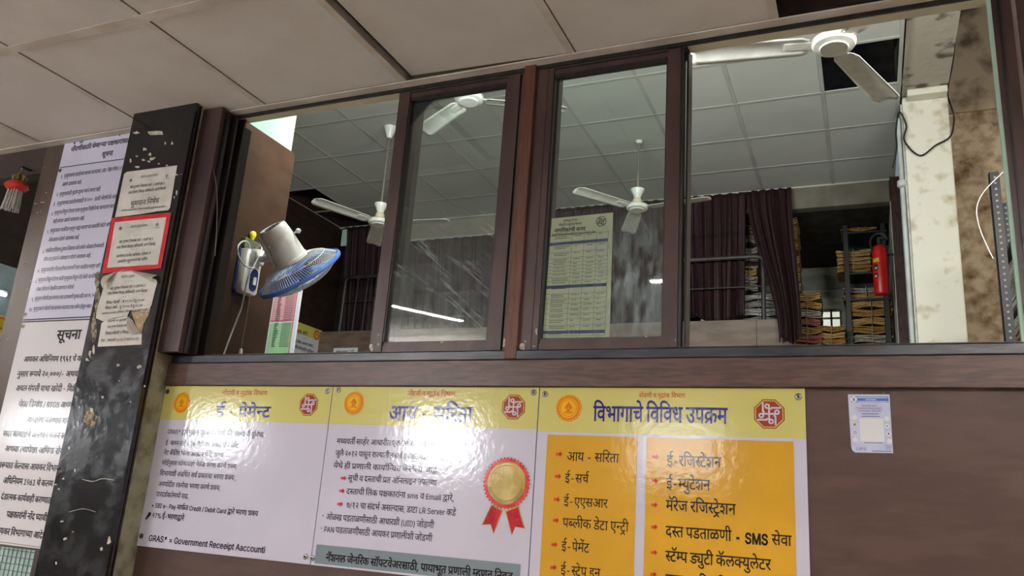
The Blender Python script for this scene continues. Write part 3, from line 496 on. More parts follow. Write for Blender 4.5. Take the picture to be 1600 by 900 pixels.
[42,54,43,1,-7,19,-6,14,0,19,0,23,7,10,5,12,-10,-9,-5,-31,-8,-22,0,-25,0,-29,13,0,11,1,4,7,9,8,3,-13,3,-13,11,0,7,1,5,2,4,-16,0,0,11,118,0,0,-11,-72,0,-5,-4,0,-6,1,-6,15,-6,10,-1,11,1,10,0,11,0,6,0,-2,-11,-3,0,-3,0,-2,0,-15,0,-17,-7],
[4,0,100,134,0,0,-11,-134,0,25,142,-58,-11,-5,-31,-7,-20,0,-17,0,-29,7,-15,12,0,8,1,14,41,15,32,0,5,0,13,-1,15,-1,2,0,-2,-11,-5,1,-15,1,-8,0,-5,0,-6,-1,44,-27,3,1,7,3,2,1,9,-88,5,1,-8,23,-8,16,0,7,0,11,1,6,0,-46,28,-13,-4],
[4,0,100,120,0,0,-11,-120,0,14,66,-41,0,-9,1,-4,-9,-5,-6,0,-7,0,-17,7,-11,10,0,4,1,4,9,4,12,0,92,0,0,-11],
[33,166,89,-46,0,0,-33,-18,0,-15,0,-19,-2,-8,-3,-17,-6,0,-10,1,-8,15,-10,25,-5,12,0,19,0,25,4,14,3,8,-11,-13,-4,-29,-4,-18,0,-21,0,-35,8,-19,16,0,11,1,11,23,14,37,8,20,0,2,0,0,21,-94,0,0,11,166,0,7,-156,-127,80,25,12,0,48,-29,-20,-6,-38,23,-66,-23],
[38,98,0,-23,0,-37,9,-21,16,0,12,1,11,25,16,39,8,22,0,0,17,-98,0,0,11,186,0,0,-11,-62,0,0,-29,-12,0,-21,0,-21,-2,-8,-3,-9,-3,-9,-10,0,-6,1,-10,23,-12,18,-2,-5,6,0,7,1,6,13,9,21,6,16,0,17,0,21,-6,11,-9,0,-6,1,-11,-35,-14,11,-34,23,1,-6,6,-6,19,0,23,8,0,6,1,5,-11,6,-8,0,-11,0,-13,-7],
[28,84,-2,-25,0,-33,13,0,11,1,9,10,6,-7,4,-11,9,0,7,1,4,7,7,6,2,7,3,21,2,12,0,22,0,0,14,-86,0,0,11,224,0,0,-11,-32,0,0,-91,-26,0,0,18,-7,-4,-21,-8,-29,-6,31,60,91,-54,0,0,-26,-46,0,-9,0,-9,-1,-2,-1,-3,-2,0,-3,1,-4,7,-5,8,-2,15,3,22,0,5,0,13,0,11,-1,4,0,-2,-12,-5,1,-13,0,-8,0,-19,0,-19,-7,0,-6,1,-7,21,-7,16,0,25,0,39,14,18,11],
[44,28,89,-28,0,0,11,28,0,-9,17,-17,16,-18,0,-13,0,-11,-8,0,-7,1,-6,7,-8,4,-5,-26,0,-3,6,-5,10,0,5,1,11,27,13,24,0,15,0,21,-5,8,-5,7,5,23,5,14,0,11,0,19,-2,6,-2,-8,-10,-3,1,-13,2,-6,0,-11,0,-13,-7,0,-6,5,-4,7,-10,2,-6,36,0,0,-11,-34,0,0,-89,-26,0],
[4,0,100,130,0,0,-11,-130,0,28,136,-58,-11,-5,-29,-7,-20,0,-15,0,-27,7,-15,12,0,8,1,14,39,15,30,0,5,0,13,-1,13,-1,4,0,-2,-12,-5,1,-15,1,-6,0,-19,0,-23,-9,0,-8,1,-8,23,-8,14,0,17,0,25,7,8,5],
[34,102,0,-21,0,-33,6,-19,12,0,10,1,11,20,7,-7,4,-9,10,0,8,0,21,-28,0,0,11,192,0,0,-11,-32,0,0,-35,-22,-10,-18,0,-17,0,-23,-2,-10,-2,-15,-4,0,-9,1,-6,15,-6,23,-3,12,0,19,0,29,4,12,4,8,-12,-11,-3,-35,-5,3,16,57,0,32,-64,0,7,-18,-19,1,-7,9,-9,8,-3,19,3,26,0,-60,30,7,-30,-111,80,25,12,0,48,-29,-20,-6,-38,23,-68,-23],
[20,8,-37,-7,-3,-19,-3,-14,0,-23,0,-27,13,0,10,1,9,31,13,28,1,2,-11,-19,-1,-15,-7,0,-5,1,-6,17,-5,10,0,11,0,17,3,10,3],
[56,88,36,-9,0,-17,-3,-8,-1,-15,4,-19,12,0,9,1,4,7,7,6,2,9,2,19,3,16,0,30,0,0,14,-100,0,0,11,248,0,0,-11,-34,0,0,-89,-26,0,0,34,-7,-2,-15,0,-8,0,-5,0,-10,0,5,-3,0,-4,1,-11,-25,-12,-26,-1,11,-2,21,-4,12,-1,-12,-12,-17,4,-31,10,-16,4,-17,1,-21,4,0,5,1,4,9,5,8,0,7,0,15,-4,10,-4,5,0,4,0,23,0,27,7,0,7,1,5,-15,6,21,52,7,19,0,16,2,0,44,-60,0,0,-26,-60,0,-9,0,-7,-1,-4,-1,-3,-2,0,-3,1,-4,9,-5,6,-2,15,2,18,0,15,0,12,-2,9,-1,21,-1],
[82,92,48,23,0,29,-6,13,-10,0,-6,1,-9,-19,-11,-18,-3,-8,11,11,1,13,6,0,4,1,6,-17,6,-22,0,-23,0,-21,-9,0,-6,1,-4,9,-8,21,-10,22,-5,23,-1,33,-9,25,-14,10,-8,-18,-6,-17,13,-35,14,-24,0,-15,0,-15,-6,0,-5,1,-6,15,-5,10,0,11,0,15,2,6,1,8,-11,-7,-1,-17,-3,-10,0,-23,0,-25,13,0,10,1,7,15,10,12,3,-19,7,-17,14,0,8,1,6,11,9,8,3,-5,3,-7,8,0,6,1,4,7,7,6,2,9,2,19,3,14,0,42,0,0,14,-116,0,0,11,176,0,0,-11,-34,0,0,-26,-68,0,-9,0,-7,-1,-4,-1,-3,-2,0,-3,1,-3,7,-5,4,-2,17,2],
[63,122,7,-18,-9,-17,8,-31,16,-23,14,-6,5,-7,5,-3,6,0,3,1,3,11,5,12,0,9,0,13,-4,4,-3,7,3,7,10,0,5,1,4,-3,8,-2,3,-64,0,0,11,158,0,11,2,10,0,13,0,25,-6,17,-12,0,-9,1,-11,-25,-15,-24,-5,9,-6,19,-5,18,0,17,0,25,6,10,5,0,45,-26,0,0,11,86,0,0,-11,-34,0,0,-89,-26,0,0,29,-9,-3,-25,-5,-16,0,-21,0,-35,11,-8,10,-15,-2,-18,0,-13,0,-29,3,-10,2,-5,-3,-8,-1,13,-9,37,-17,29,16,37,15,0,23,1,12,1,23,4,17,10,0,7,1,8,-13,8,-12,0,-7,0,-11,-4,0,-3,1,-8,26,-2,-2,-11,-19,1,-25,10,0,9,1,3,2,3,-48,0,3,-3,5,-8,0,-4,1,-7,-5,-10,-6,-3,17,-2],
[12,36,-1,-7,0,-9,5,0,4,1,3,11,6,8,0,9,0,11,-6,0,-3,1,-4,-9,-5,12,-8,52,-7,0,-9,5,0,4,1,4,11,5,8,0,9,0,11,-5,0,-4,1,-4,-9,-5],
[48,182,89,-30,0,0,-28,1,-8,-3,-10,-6,-3,-11,-8,-26,-1,-6,12,9,0,11,2,2,2,5,2,5,6,0,6,0,28,-74,0,0,-32,1,-8,3,-9,7,-6,13,-5,12,-3,34,-10,23,-6,17,-10,0,-9,1,-6,-9,-11,-4,-4,-24,7,5,3,9,8,0,3,1,3,-5,5,-13,6,-16,4,-28,8,-13,4,-15,8,-6,5,-3,6,0,11,0,38,-26,0,0,11,182,0,15,-56,-1,-5,13,-13,14,-15,6,-10,0,-7,0,-9,-1,-4,-1,-8,12,13,2,16,0,19,0,27,-8,21,-20,8,-17],
[40,0,100,182,0,0,-11,-36,0,11,-7,0,-7,1,-15,-26,-7,13,-5,19,-14,0,-10,1,-8,-13,-11,-25,-5,-14,0,-17,0,-33,10,-29,22,-14,18,22,4,11,-12,21,-19,27,-11,14,0,15,0,19,6,0,8,1,6,-15,11,-12,5,-9,-1,-12,0,0,12,25,0,23,8,0,7,1,5,-9,7,-8,3,-112,0],
[24,88,0,-15,0,-29,6,-17,12,0,9,1,5,7,10,15,12,14,8,64,40,20,-9,-68,-41,-13,-9,-9,-11,0,-5,1,-8,21,-7,16,0,17,0,31,5,18,6,12,-12,-15,-4,-35,-7],
[40,154,-11,-5,5,-11,12,-11,12,-9,12,-2,3,-5,0,-6,0,-13,0,-25,4,-19,8,-11,14,0,10,1,7,9,18,10,8,26,-4,-7,-8,-11,-15,0,-8,1,-11,25,-12,24,0,3,0,2,1,-1,3,0,2,1,6,15,5,10,0,13,0,15,-8,0,-5,1,-5,-9,-6,-8,-1,5,-5,15,-16,19,-15,6,-6],
[44,90,-35,-23,10,-31,17,-15,17,0,9,1,5,11,12,10,5,-5,2,-9,9,0,6,1,4,7,7,6,2,9,2,19,3,14,0,42,0,0,14,-116,0,0,11,258,0,0,-11,-34,0,0,-113,-26,0,0,16,-7,-2,-19,-3,-12,0,-23,0,-37,15,-6,15,19,1,21,5,0,5,1,9,-32,0,-51,0,0,-21,1,-7,13,-12,29,-14,22,-9,28,54,25,13,0,21,4,6,3,0,83,-56,0,0,-26,-68,0,-9,0,-7,-1,-4,-1,-3,-2,0,-3,1,-3,7,-5,6,-2,7,1,19,1,10,0,19,0,27,-4,17,-9,0,-7,1,-8,-17,-9,-14,-2,7,-6,21,-4],
[50,82,75,5,0,13,-1,13,-1,4,0,-2,-12,-5,1,-15,1,-6,0,-19,0,-23,-9,0,-8,1,-8,23,-8,16,0,15,0,27,7,10,7,-3,6,-2,7,21,2,21,7,0,7,1,5,-7,8,-4,3,-150,0,0,11,302,0,0,-11,-34,0,0,-89,-26,0,0,29,-9,-3,-23,-5,-16,0,-15,0,-25,6,-8,6,-7,-4,-17,-6,-23,-4,-18,0,-15,0,-27,7,-15,12,0,8,1,14,39,15,12,100,-27,7,-7,21,-8,16,0,17,0,25,6,8,5,0,45,-64,0,11,-9,0,-8,1,-18],
[29,-60,99,-3,6,-5,10,0,5,1,11,27,13,24,0,21,0,27,-9,19,-20,8,-15,36,0,0,-11,-34,0,0,-89,-26,0,0,89,-28,0,0,11,28,0,-9,17,-17,16,-18,0,-13,0,-11,-8,0,-7,1,-6,7,-8,4,-5,12,82,32,1,4,13,6,6,0,9,0,11,-6,0,-4,1,-4,-9,-5,-8,0,-5,0,-11,5],
[18,66,89,0,-51,1,-5,-7,-4,-6,0,-7,0,-17,6,-11,10,0,5,1,3,9,5,10,0,8,0,0,31,-40,0,0,11,96,0,0,-11],
[76,96,-2,13,3,14,0,-3,3,-5,5,-2,3,-3,-1,-7,0,-6,0,-13,0,-25,3,-23,8,-13,13,0,9,1,7,11,10,8,3,13,5,31,4,20,0,0,16,-94,0,0,11,172,0,0,-11,-52,0,0,-27,-14,0,-19,0,-21,-2,-8,-3,-7,-2,-7,-8,0,-5,1,-8,27,-11,26,0,3,0,5,0,2,0,-1,3,0,2,1,6,15,5,8,0,15,0,15,-8,0,-5,1,-5,-9,-6,-6,-1,5,-3,7,-6,6,-4,17,-2,19,-12,0,-8,1,-10,-29,-12,-28,0,-29,0,-45,15,-20,12,20,7,13,-8,25,-10,25,-5,16,0,35,0,0,12,1,6,-15,5,-10,0,-7,0,-13,-2,-6,-2],
[16,86,-1,-21,0,-29,11,-15,22,0,16,1,16,17,22,31,11,22,0,21,0,31,-11,17,-22,0,-16,1,-16,-13,-22,-29,-11,16,-22,10,15,0,21,9,11,18,0,12,1,12,-9,18,-19,9,-14,0,-13,0,-19,-9,-9,-18,0,-12,1,-12,11,-18,21,-9],
[8,16,20,0,10,76,66,24,0,-74,-65,0,-1,114,0,0,-10,6,-50,-20,0,22,0,5,0,33,24,0,0,-60],
[22,194,89,-32,0,0,-89,-26,0,0,27,-9,-4,-25,-4,-16,0,-25,0,-29,13,0,11,1,4,7,9,8,3,-13,3,-13,11,0,7,1,5,2,4,-16,0,0,11,194,0,24,-140,-57,1,-7,19,-6,14,0,17,0,27,7,8,5,0,47,-90,0,-5,-4,0,-6,1,-6,15,-6,10,-1,11,1,10,0,11,0,6,0,-2,-11,-3,0,-3,0,-2,0,-15,0,-17,-6],
[52,166,48,1,-8,-9,-14,-10,-6,-22,7,7,4,11,11,0,5,1,6,-9,7,-12,0,-9,0,-10,-4,-7,-5,-21,-7,-14,-3,15,-9,39,-17,22,-8,-18,-9,-19,8,-31,16,-25,14,-8,5,-5,5,-5,6,0,3,1,3,11,5,12,0,9,0,13,-4,4,-3,13,3,13,10,0,6,1,4,-1,7,-4,3,-76,0,0,11,186,0,0,-11,-84,0,7,-6,0,-9,1,-3,0,-2,9,2,10,0,19,0,23,-12],
[28,144,33,-11,-5,-29,-7,-20,0,-29,0,-35,20,-4,16,21,2,21,7,0,7,1,5,-7,8,-4,3,-40,0,0,11,110,0,0,-11,-42,0,11,-9,0,-8,1,-18,-36,-6,7,-7,21,-8,16,0,17,0,25,7,8,4],
[64,152,35,1,-11,-29,-11,-22,0,-27,0,-41,20,-20,24,22,4,15,-17,33,-19,20,0,13,0,17,5,0,6,1,6,-13,10,-10,4,-7,-1,-10,0,-2,11,23,0,19,7,0,6,1,6,-13,5,-10,0,-11,0,-19,-3,-12,-3,-8,11,11,3,25,4,16,0,25,0,29,-13,0,-9,1,-13,-22,-7,5,-1,2,-2,13,-1,12,0,11,0,17,1,8,1,0,31,-22,0,0,11,166,0,0,-11,-34,0,0,-89,-26,0,0,89,-56,0,0,-89,-28,0,0,47,-5,-1,-15,-1,-8,0,-5,0,-8,0,7,-4,14,190,98,-7,-16,-33,-14,-24,0,-23,0,-33,15,-12,15,24,4,9,-12,23,-11,16,0,19,0,19,12,6,11],
[61,310,89,-34,0,0,-89,-26,0,0,24,-9,-3,-23,-4,-18,0,-25,0,-29,13,0,10,1,5,7,8,6,3,-15,3,-17,11,0,9,1,10,27,13,20,0,19,0,23,-9,0,-8,1,-7,-12,-7,-20,6,5,2,3,4,0,2,1,2,-5,4,-8,0,-9,0,-11,-7,0,-5,1,-6,11,-6,17,-3,8,0,11,1,12,0,3,0,11,0,2,0,-2,-12,-1,1,-5,0,-2,0,-15,0,-17,-7,0,-6,1,-7,19,-6,14,0,19,0,25,7,8,4,0,50,-20,0,0,11,80,0,4,-310,0,112,0,0,-11,-112,0,23,142,-57,-11,-6,-31,-7,-20,0,-17,0,-29,7,-15,12,0,8,1,14,41,15,32,0,7,0,17,-1,6,-1,-2,-11,-5,1,-13,1,-6,0,-5,0,-6,-1,44,-27,7,2,6,4,8,-90,4,1,-8,23,-8,16,0,13,0,10,1,-46,28,-13,-4],
[31,266,89,0,-89,-26,0,0,31,-9,-3,-21,-5,-14,0,-13,0,-19,5,-8,3,-5,4,-4,5,-76,0,0,-6,1,-5,-7,-5,-6,0,-5,0,-13,4,-11,7,-7,7,0,3,1,3,11,4,10,0,8,0,0,37,-40,0,0,11,300,0,0,-11,6,-234,-37,72,0,-1,2,0,4,0,31,-70,0,12,174,0,-76,0,0,-30,1,-6,1,-8,7,-5,2,-1,9,-4,16,0,15,0,23,6,8,4],
[65,116,36,-9,0,-17,-3,-8,-1,-15,4,-19,12,0,9,1,4,7,7,6,2,9,2,21,3,16,0,28,0,0,14,-128,0,0,11,364,0,0,-11,-34,0,0,-89,-26,0,0,17,-9,-3,-21,-3,-12,0,-23,0,-37,15,-6,16,19,1,23,7,0,5,1,4,-4,1,-3,2,-11,1,-12,0,-104,0,-9,0,-7,-1,-4,-1,-3,-2,0,-3,1,-4,9,-5,6,-2,15,2,18,0,25,0,33,-12,0,-10,1,-11,-31,-14,-32,0,-31,0,-47,14,-20,11,20,8,19,-11,39,-10,24,0,39,0,0,12,1,6,-15,6,19,132,-14,13,0,23,5,8,4,0,58,-150,0,0,-14,48,0,17,0,21,-3,6,-3,9,-3,7,-8,0,-3,1,-8,-15,-10,-18,-3,9,-7,19,-5],
[52,28,95,9,3,27,4,18,0,27,0,29,-12,0,-10,1,-12,-18,-6,15,-3,15,-11,0,-7,1,-8,-19,-12,-18,-4,11,-4,19,-12,8,-5,-20,-7,-11,8,-19,13,-8,5,-9,-1,-10,0,-9,0,-15,6,0,4,1,5,13,5,8,0,7,0,17,-3,10,-4,17,1,15,8,0,6,1,5,-17,8,-16,1,-9,-1,-12,0,-2,11,21,0,21,3,9,7,0,4,1,5,-13,5,-12,0,-11,0,-21,-3,-12,-3],
[44,138,20,1,-8,-25,-12,-22,0,-13,0,-23,5,-13,10,0,6,1,4,7,8,15,11,14,7,-17,9,-19,13,-9,9,-3,7,0,4,1,2,3,4,0,3,28,-3,-1,-3,0,-3,1,-4,5,-8,19,-12,18,-9,19,9,19,12,7,8,0,4,1,3,-2,3,28,3,3,-5,0,-4,1,-4,-3,-8,-11,-9,-19,-12,-16,-8,15,-8,15,-11,5,-9,14,-74,-2,1,-4,13,-7,12,0,13,0,13,6,0,5,1,2,-3,6,-9,7,-10,6,-9,-6,-9,-7,-3,-6],
[38,164,43,1,-18,-31,-17,-24,0,-19,0,-31,8,-21,19,-17,33,-4,24,26,3,5,-24,17,-34,27,-17,22,0,21,0,13,13,0,11,1,8,-7,15,-13,8,-12,0,-7,0,-9,-4,0,-4,1,-3,9,-5,19,-4,16,0,-4,-11,-31,1,-29,13,0,10,1,8,23,11,20,0,19,0,29,-12,15,-19],
[16,74,18,-11,0,-17,5,-11,10,0,5,1,6,13,9,19,6,12,0,13,0,19,-6,13,-9,0,-6,1,-5,-11,-10,-17,-5],
[20,24,0,0,96,68,0,21,0,27,-7,13,-11,0,-7,1,-7,-7,-8,-13,-4,-10,-2,0,-1,11,0,19,-5,13,-11,0,-7,1,-8,-13,-11,-27,-7,-22,0,10,-46,11,44,0,25,0,19,8,0,7,1,5,-9,8,-17,5,-12,0,-46,0,10,0,10,42,0,11,0,19,4,9,7,0,5,1,7,-15,8,-20,0,-42,0],
[27,18,-26,6,10,2,0,9,-1,13,1,9,4,4,6,4,6,-56,72,26,0,32,-43,5,-6,7,-14,4,-6,-8,0,5,6,7,14,6,6,30,43,26,0,-64,-83,-3,-5,-11,-8,-15,-3,-10,0,-7,0,-7,0],
[23,74,-2,-17,0,-27,10,-13,16,0,12,1,11,15,17,29,9,18,0,15,0,19,-5,9,-6,2,-2,2,0,0,36,24,0,0,-96,-24,0,0,11,-2,0,-1,-2,-9,-6,-15,-5,16,-10,11,13,0,21,7,9,12,0,8,1,8,-7,12,-17,7,-14,0,-13,0,-17,-8,-9,-12,0,-7,1,-8,11,-12,19,-7],
[23,88,-2,-13,0,-17,5,-7,6,-2,2,-4,0,0,-11,-22,0,0,96,24,0,0,-36,2,0,3,2,9,6,19,5,14,0,19,0,27,-9,17,-17,0,-11,1,-12,-15,-16,-25,-10,16,-22,11,15,0,19,7,9,12,0,8,1,7,-7,12,-17,8,-14,0,-13,0,-17,-7,-7,-12,0,-8,1,-8,9,-12,19,-7],
]
RUNS = {
99524:[3957,0,0,1,121,2,123,3,41,2,93,4,42,5,0,3,112,6,129,7,91,3,57,8,93,1,0,9,158,10,108,11,41,12,89,2,90,13,41,14,66,13,71,10,66,12,42,12,89,2,89,13,42,12,101,9,125,2,108,15,41,1,109,16,123,3,41,15,129,17,109,18,0,19,81,3,0,2,93,20,42,21,0,22,96,3,58,8,93,23,36,20,91,24,0,13,119,2,66,25,42,26,85,5,42,0,148],
45:[86,27,0],
56248:[1044,28,0,29,86,30,85,31,165,27,79,32,86,13,113,33,65,2,117,34,41,2,100,13,42,8,65],
43581:[899,35,0,36,96,37,98,38,91,39,100,40,95,41,75,42,79,37,89,43,91],
47039:[1020,35,0,36,96,37,98,38,91,39,100,43,95,37,85,42,91,37,89,38,91,44,99],
79806:[551,45,0,37,98,38,91,41,100,46,79,36,85],
48287:[2615,45,0,43,98,37,85,46,91,0,85,47,121,45,121,48,99,49,79,50,74,51,77,52,49,53,78,50,116,52,77,54,78,43,78,50,85,55,77,50,76,50,77,56,77,57,31,54,81,37,79,58,91,55,74,55,75,48,76,59,79,52,78,54,78,56,43],
83889:[3165,45,0,43,98,37,85,46,91,0,85,34,121,2,100,13,41,8,66,21,36,17,96,60,0,2,83,20,42,1,0,9,158,17,108,61,0,1,80,12,158,11,125,62,89,24,42,33,83,26,117,63,77,16,124,32,77,13,113,64,66,3,75,2,93,65,41,26,102,15,78,17,108,10,0,12,42,66,89,2,99,67,42],
35175:[2710,68,0,37,84,38,91,69,135,70,91,71,93,2,92,72,42,33,122,26,116,15,42,2,108,73,42,74,94,75,77,3,165,1,93,13,122,6,101,33,92,2,116,5,42,76,112,9,42,26,108,77,77,78,119,70,42,33,92,26,117],
82233:[289,46,0,79,85,46,119],
84238:[241,80,0,68,98,81,84],
92794:[1847,82,0,65,123,5,102,15,148,20,108,69,0,83,92,26,109,3,77,2,93,65,42,2,102,84,77,13,132,8,65,24,0,76,84,27,77,10,121,12,42,85,89,16,123],
9749:[1527,82,0,86,123,12,103,2,89,7,78,3,56,2,93,69,42,8,91,87,0,2,114,82,77,10,123,66,42,1,99,13,158,78,65,84,42],
91578:[1465,82,0,10,123,66,41,10,99,11,42,3,89,21,93,88,132,28,86,89,85,88,86,65,121,8,102,1,35,5,123,21,112],
13299:[2115,82,0,21,123,3,96,2,93,4,42,24,0,76,83,71,42,13,127,1,66,21,122,8,97,65,0,2,102,32,77,13,113,33,65,2,117,1,77,13,122,33,66,8,116,9,36,90,107,3,97,14,94],
19547:[1240,82,0,15,123,33,109,8,116,75,35,12,165,91,89,3,66,1,94,75,157,25,165,8,85,67,0],
73961:[258,75,0,3,164],
36002:[764,75,0,3,164,27,129,15,121,10,109,13,41,71,66,2,92],
27380:[1959,75,0,3,164,1,94,13,122,82,101,10,123,66,42,10,99,11,41,3,90,21,93,92,131,93,89,94,89,92,88,65,124,8,102,1,36,5,122,21,112],
26049:[1489,75,0,3,164,1,94,13,122,10,101,12,42,32,89,2,113,95,42,2,91,96,41,3,64,2,93,75,77,24,165,8,74,9,9],
2312:[79,31,0],
7729:[1124,31,0,69,114,8,92,21,0,97,96,98,0,32,116,13,113,33,66,2,116,9,77,90,108,3,97,14,93],
98249:[681,31,0,27,79,99,86,99,88,15,89,75,109,13,164],
44067:[2501,31,0,27,79,65,86,5,101,11,113,12,124,31,125,27,115,99,121,15,89,23,108,26,92,98,42,76,81,75,41,13,165,82,101,86,123,12,103,2,89,100,78,26,90,11,42,69,124,8,92,21,0,97,96,98,0],
89911:[433,31,0,27,79,69,86,8,91,21,0,97,96,98,0],
43514:[592,31,0,27,79,101,86,3,56,17,93,98,0,8,74,9,7,11,108],
89771:[732,31,0,27,79,13,86,10,65,77,42,102,119,98,63,8,74,9,7,11,108],
66693:[375,31,0,27,79,15,86,65,108,4,102],
56631:[603,31,0,27,79,102,86,98,62,8,74,69,7,103,127,11,79],
61960:[456,99,0,65,89,75,137,13,165],
51514:[2730,104,0,72,164,84,123,69,167,70,91,71,93,2,91,72,42,33,122,26,116,15,42,2,109,73,41,74,94,75,77,66,165,2,99,13,41,9,66,26,108,105,77,80,52,81,98,39,58,106,95,77,87,78,120,70,41,33,93,26,116],
88690:[1896,104,0,72,164,84,123,69,131,107,91,77,125,78,119,70,42,33,92,8,117,75,35,12,165,91,89,3,66,1,93,75,158,25,165,8,85,67,0],
36878:[1964,1,0,2,123,3,41,2,93,4,42,5,0,3,112,6,129,7,91,3,57,8,93,1,0,9,158,10,108,11,41,12,89,2,90,13,41,14,66,13,71,10,66,12,42,12,89,2,89,13,42,12,101],
27387:[2781,1,0,2,123,3,41,2,93,4,42,5,0,3,112,6,129,7,91,3,57,8,93,1,0,9,158,10,108,11,41,12,89,2,90,13,41,14,66,13,71,10,66,12,42,12,89,2,89,13,42,12,101,9,125,2,108,15,41,1,109,16,123,3,41,15,129,17,109,18,0,76,81],
25289:[1537,65,0,8,102,1,0,108,122,10,83,70,42,21,93,2,96,20,42,70,0,108,128,43,83,44,85,45,85,46,98,82,120,86,123,12,103,2,90],
74349:[2510,77,0,17,119,5,0,109,103,110,45,111,89,92,88,110,89,69,124,2,91,15,42,112,109,11,0,13,124,2,66,113,42,3,92,2,93,71,41,26,92,5,42,15,148,12,108,4,90,1,35,2,123,3,41,2,93,4,42,5,0,3,112,2,94,71,41],
47709:[2284,71,0,86,92,2,103,10,77,12,42,9,89,8,108,114,0,10,128,12,42,12,89,2,90,25,41,82,121,10,123,66,42,1,98,2,123,13,42,26,65,14,42,73,71,2,94,33,42,8,116,10,35,77,42,61,119,25,81,2,85],
32792:[1569,24,0,20,75,70,9,2,92,7,42,21,56,1,96,1,158,2,123,3,41,4,94,12,0,2,89,25,42,26,85,1,77,13,123,64,65,3,75,2,94,71,41],
12656:[871,24,0,102,84,71,62,69,127,70,92,71,92,2,92,72,42,33,122,26,116],
91616:[2444,24,0,102,84,71,62,2,92,65,41,26,102,10,77,5,42,20,103,1,9,69,158,87,92,1,114,2,123,13,41,2,66,20,42,11,0,2,89,115,77,53,70,115,115,12,105,41,125,53,79,58,116,56,74,116,32,34,72,2,100,13,41,8,66,14,0],
6629:[775,66,0,17,99,21,0,69,96,2,91,11,42,10,125,11,41,114,90,8,92,66,0],
52738:[953,11,0,2,89,95,42,10,90,13,42,1,66,2,122,20,42,65,0,26,102,15,77,11,109,24,89],
71747:[2165,11,0,17,89,15,0,2,109,13,42,117,101,69,126,3,92,8,93,110,35,111,89,14,88,111,36,111,88,111,89,108,89,27,47,82,121,86,123,12,103,2,90,7,77,3,56,2,93,69,42,8,91,87,0,2,114],
36577:[3515,11,0,118,89,9,0,11,108,5,89,77,148,8,119,11,0,10,90,13,41,1,66,15,158,119,109,120,41,98,99,12,81,8,89,82,0,13,123,15,66,2,108,73,42,74,94,14,42,69,71,2,91,3,42,2,93,32,41,112,113,71,0,6,128,33,91,2,116,5,42,76,112,101,77,25,56,33,86,112,116,11,0,10,125,11,41,12,90,70,89],
22313:[2025,11,0,8,89,98,0,23,117,121,91,1,0,122,123,95,42,10,126,1,41,20,87,12,36,2,89,1,77,2,123,123,41,20,81,98,42,13,81,69,102,8,91,21,0,97,96,98,0,9,116,90,108,3,97,67,94],
97794:[876,11,0,62,89,24,42,33,83,26,117,12,77,21,125,17,96,60,0,2,83,20,42,1,0],
16072:[1288,11,0,62,89,24,42,33,83,26,117,12,77,21,125,17,96,60,0,2,83,20,42,1,0,10,158,12,42,32,89,2,113,95,42],
38471:[2882,11,0,62,89,24,42,33,83,26,117,10,77,12,41,32,90,2,113,95,41,2,91,71,42,63,91,124,89,11,71,2,89,95,42,10,90,13,42,1,65,2,123,20,42,11,0,2,89,24,77,8,75,64,8,3,76,2,93,71,41,3,128,8,93,33,0,2,116,125,42,3,64,2,93,15,77,8,109,12,0,2,89],
56608:[1943,11,0,62,89,24,42,33,83,26,117,15,41,2,109,73,42,74,94,3,77,8,93,33,0,2,116,125,42,3,64,2,93,69,77,87,92,1,114,2,123,13,41,2,66,20,42,15,0,2,108,73,42,74,94],
73117:[1109,11,0,62,89,24,42,33,83,26,117,15,41,2,109,73,42,74,94,15,77,17,108,10,0,12,42,66,90,2,98,14,42],
93962:[1216,69,0,87,91,1,115,2,122,13,42,2,66,20,41,11,0,26,90,11,77,62,89,24,42,126,119,3,56,2,93,12,42,26,89],
7161:[988,69,0,127,91,5,65,76,112,1,42,70,158,8,92,98,1,2,81,99,77,128,89,129,57,76,81],
98563:[1144,69,0,2,91,13,42,24,66,9,83,4,108,1,0,71,123,8,91,21,0,22,96,3,59,8,93,12,35,2,90,130,41,14,91],
52297:[326,69,0,8,91,21,0,8,96,128,0,98,58],
266:[2341,23,0,2,92,23,41,71,92,70,127,119,93,90,42,98,97,13,81,65,65,8,102,12,36,109,89,131,0,1,110,16,123,3,41,6,129,21,91,2,96,33,42,69,116,107,92,77,124,78,119,70,42,2,93,12,41,8,90,67,0],
14080:[2412,21,0,22,96,3,58,12,94,71,89,132,92,15,77,133,108,25,63,4,86,13,0,75,101,66,164,2,99,13,42,26,66,71,41,99,127,1,89,2,123,7,41,21,57,26,96,1,41,6,158,33,92,2,116,5,42,76,112],
52020:[807,21,0,25,96,2,86,13,41,2,66,134,42,9,129,2,108,15,41,11,109],
83313:[3617,21,0,135,96,7,0,3,56,17,93,69,0,107,92,11,124,62,89,24,42,33,83,26,117,136,77,2,121,61,42,3,80,2,94,11,41,20,89,71,0,13,92,24,101,102,84,71,62,25,128,2,85,71,42,2,91,72,42,33,122,26,116,9,77,17,108,61,0,1,81,6,158,10,91,71,41,69,128,2,91,11,42,117,124,67,127,110,71,111,88],
7952:[3681,21,0,135,96,7,0,3,56,17,93,69,0,107,92,10,124,5,42,137,112,11,85,24,125,8,75,33,9,2,116,13,42,3,101,2,93,20,42,65,0,26,102,21,77,135,96,7,0,3,56,17,93,69,0,107,91,10,125,5,41,137,113,11,85,24,125,8,74,71,9,8,92,12,35,8,90,72,0,76,122,21,77,2,96,11,42,10,89,15,42,1,108,10,158,138,42,71,164,26,92],
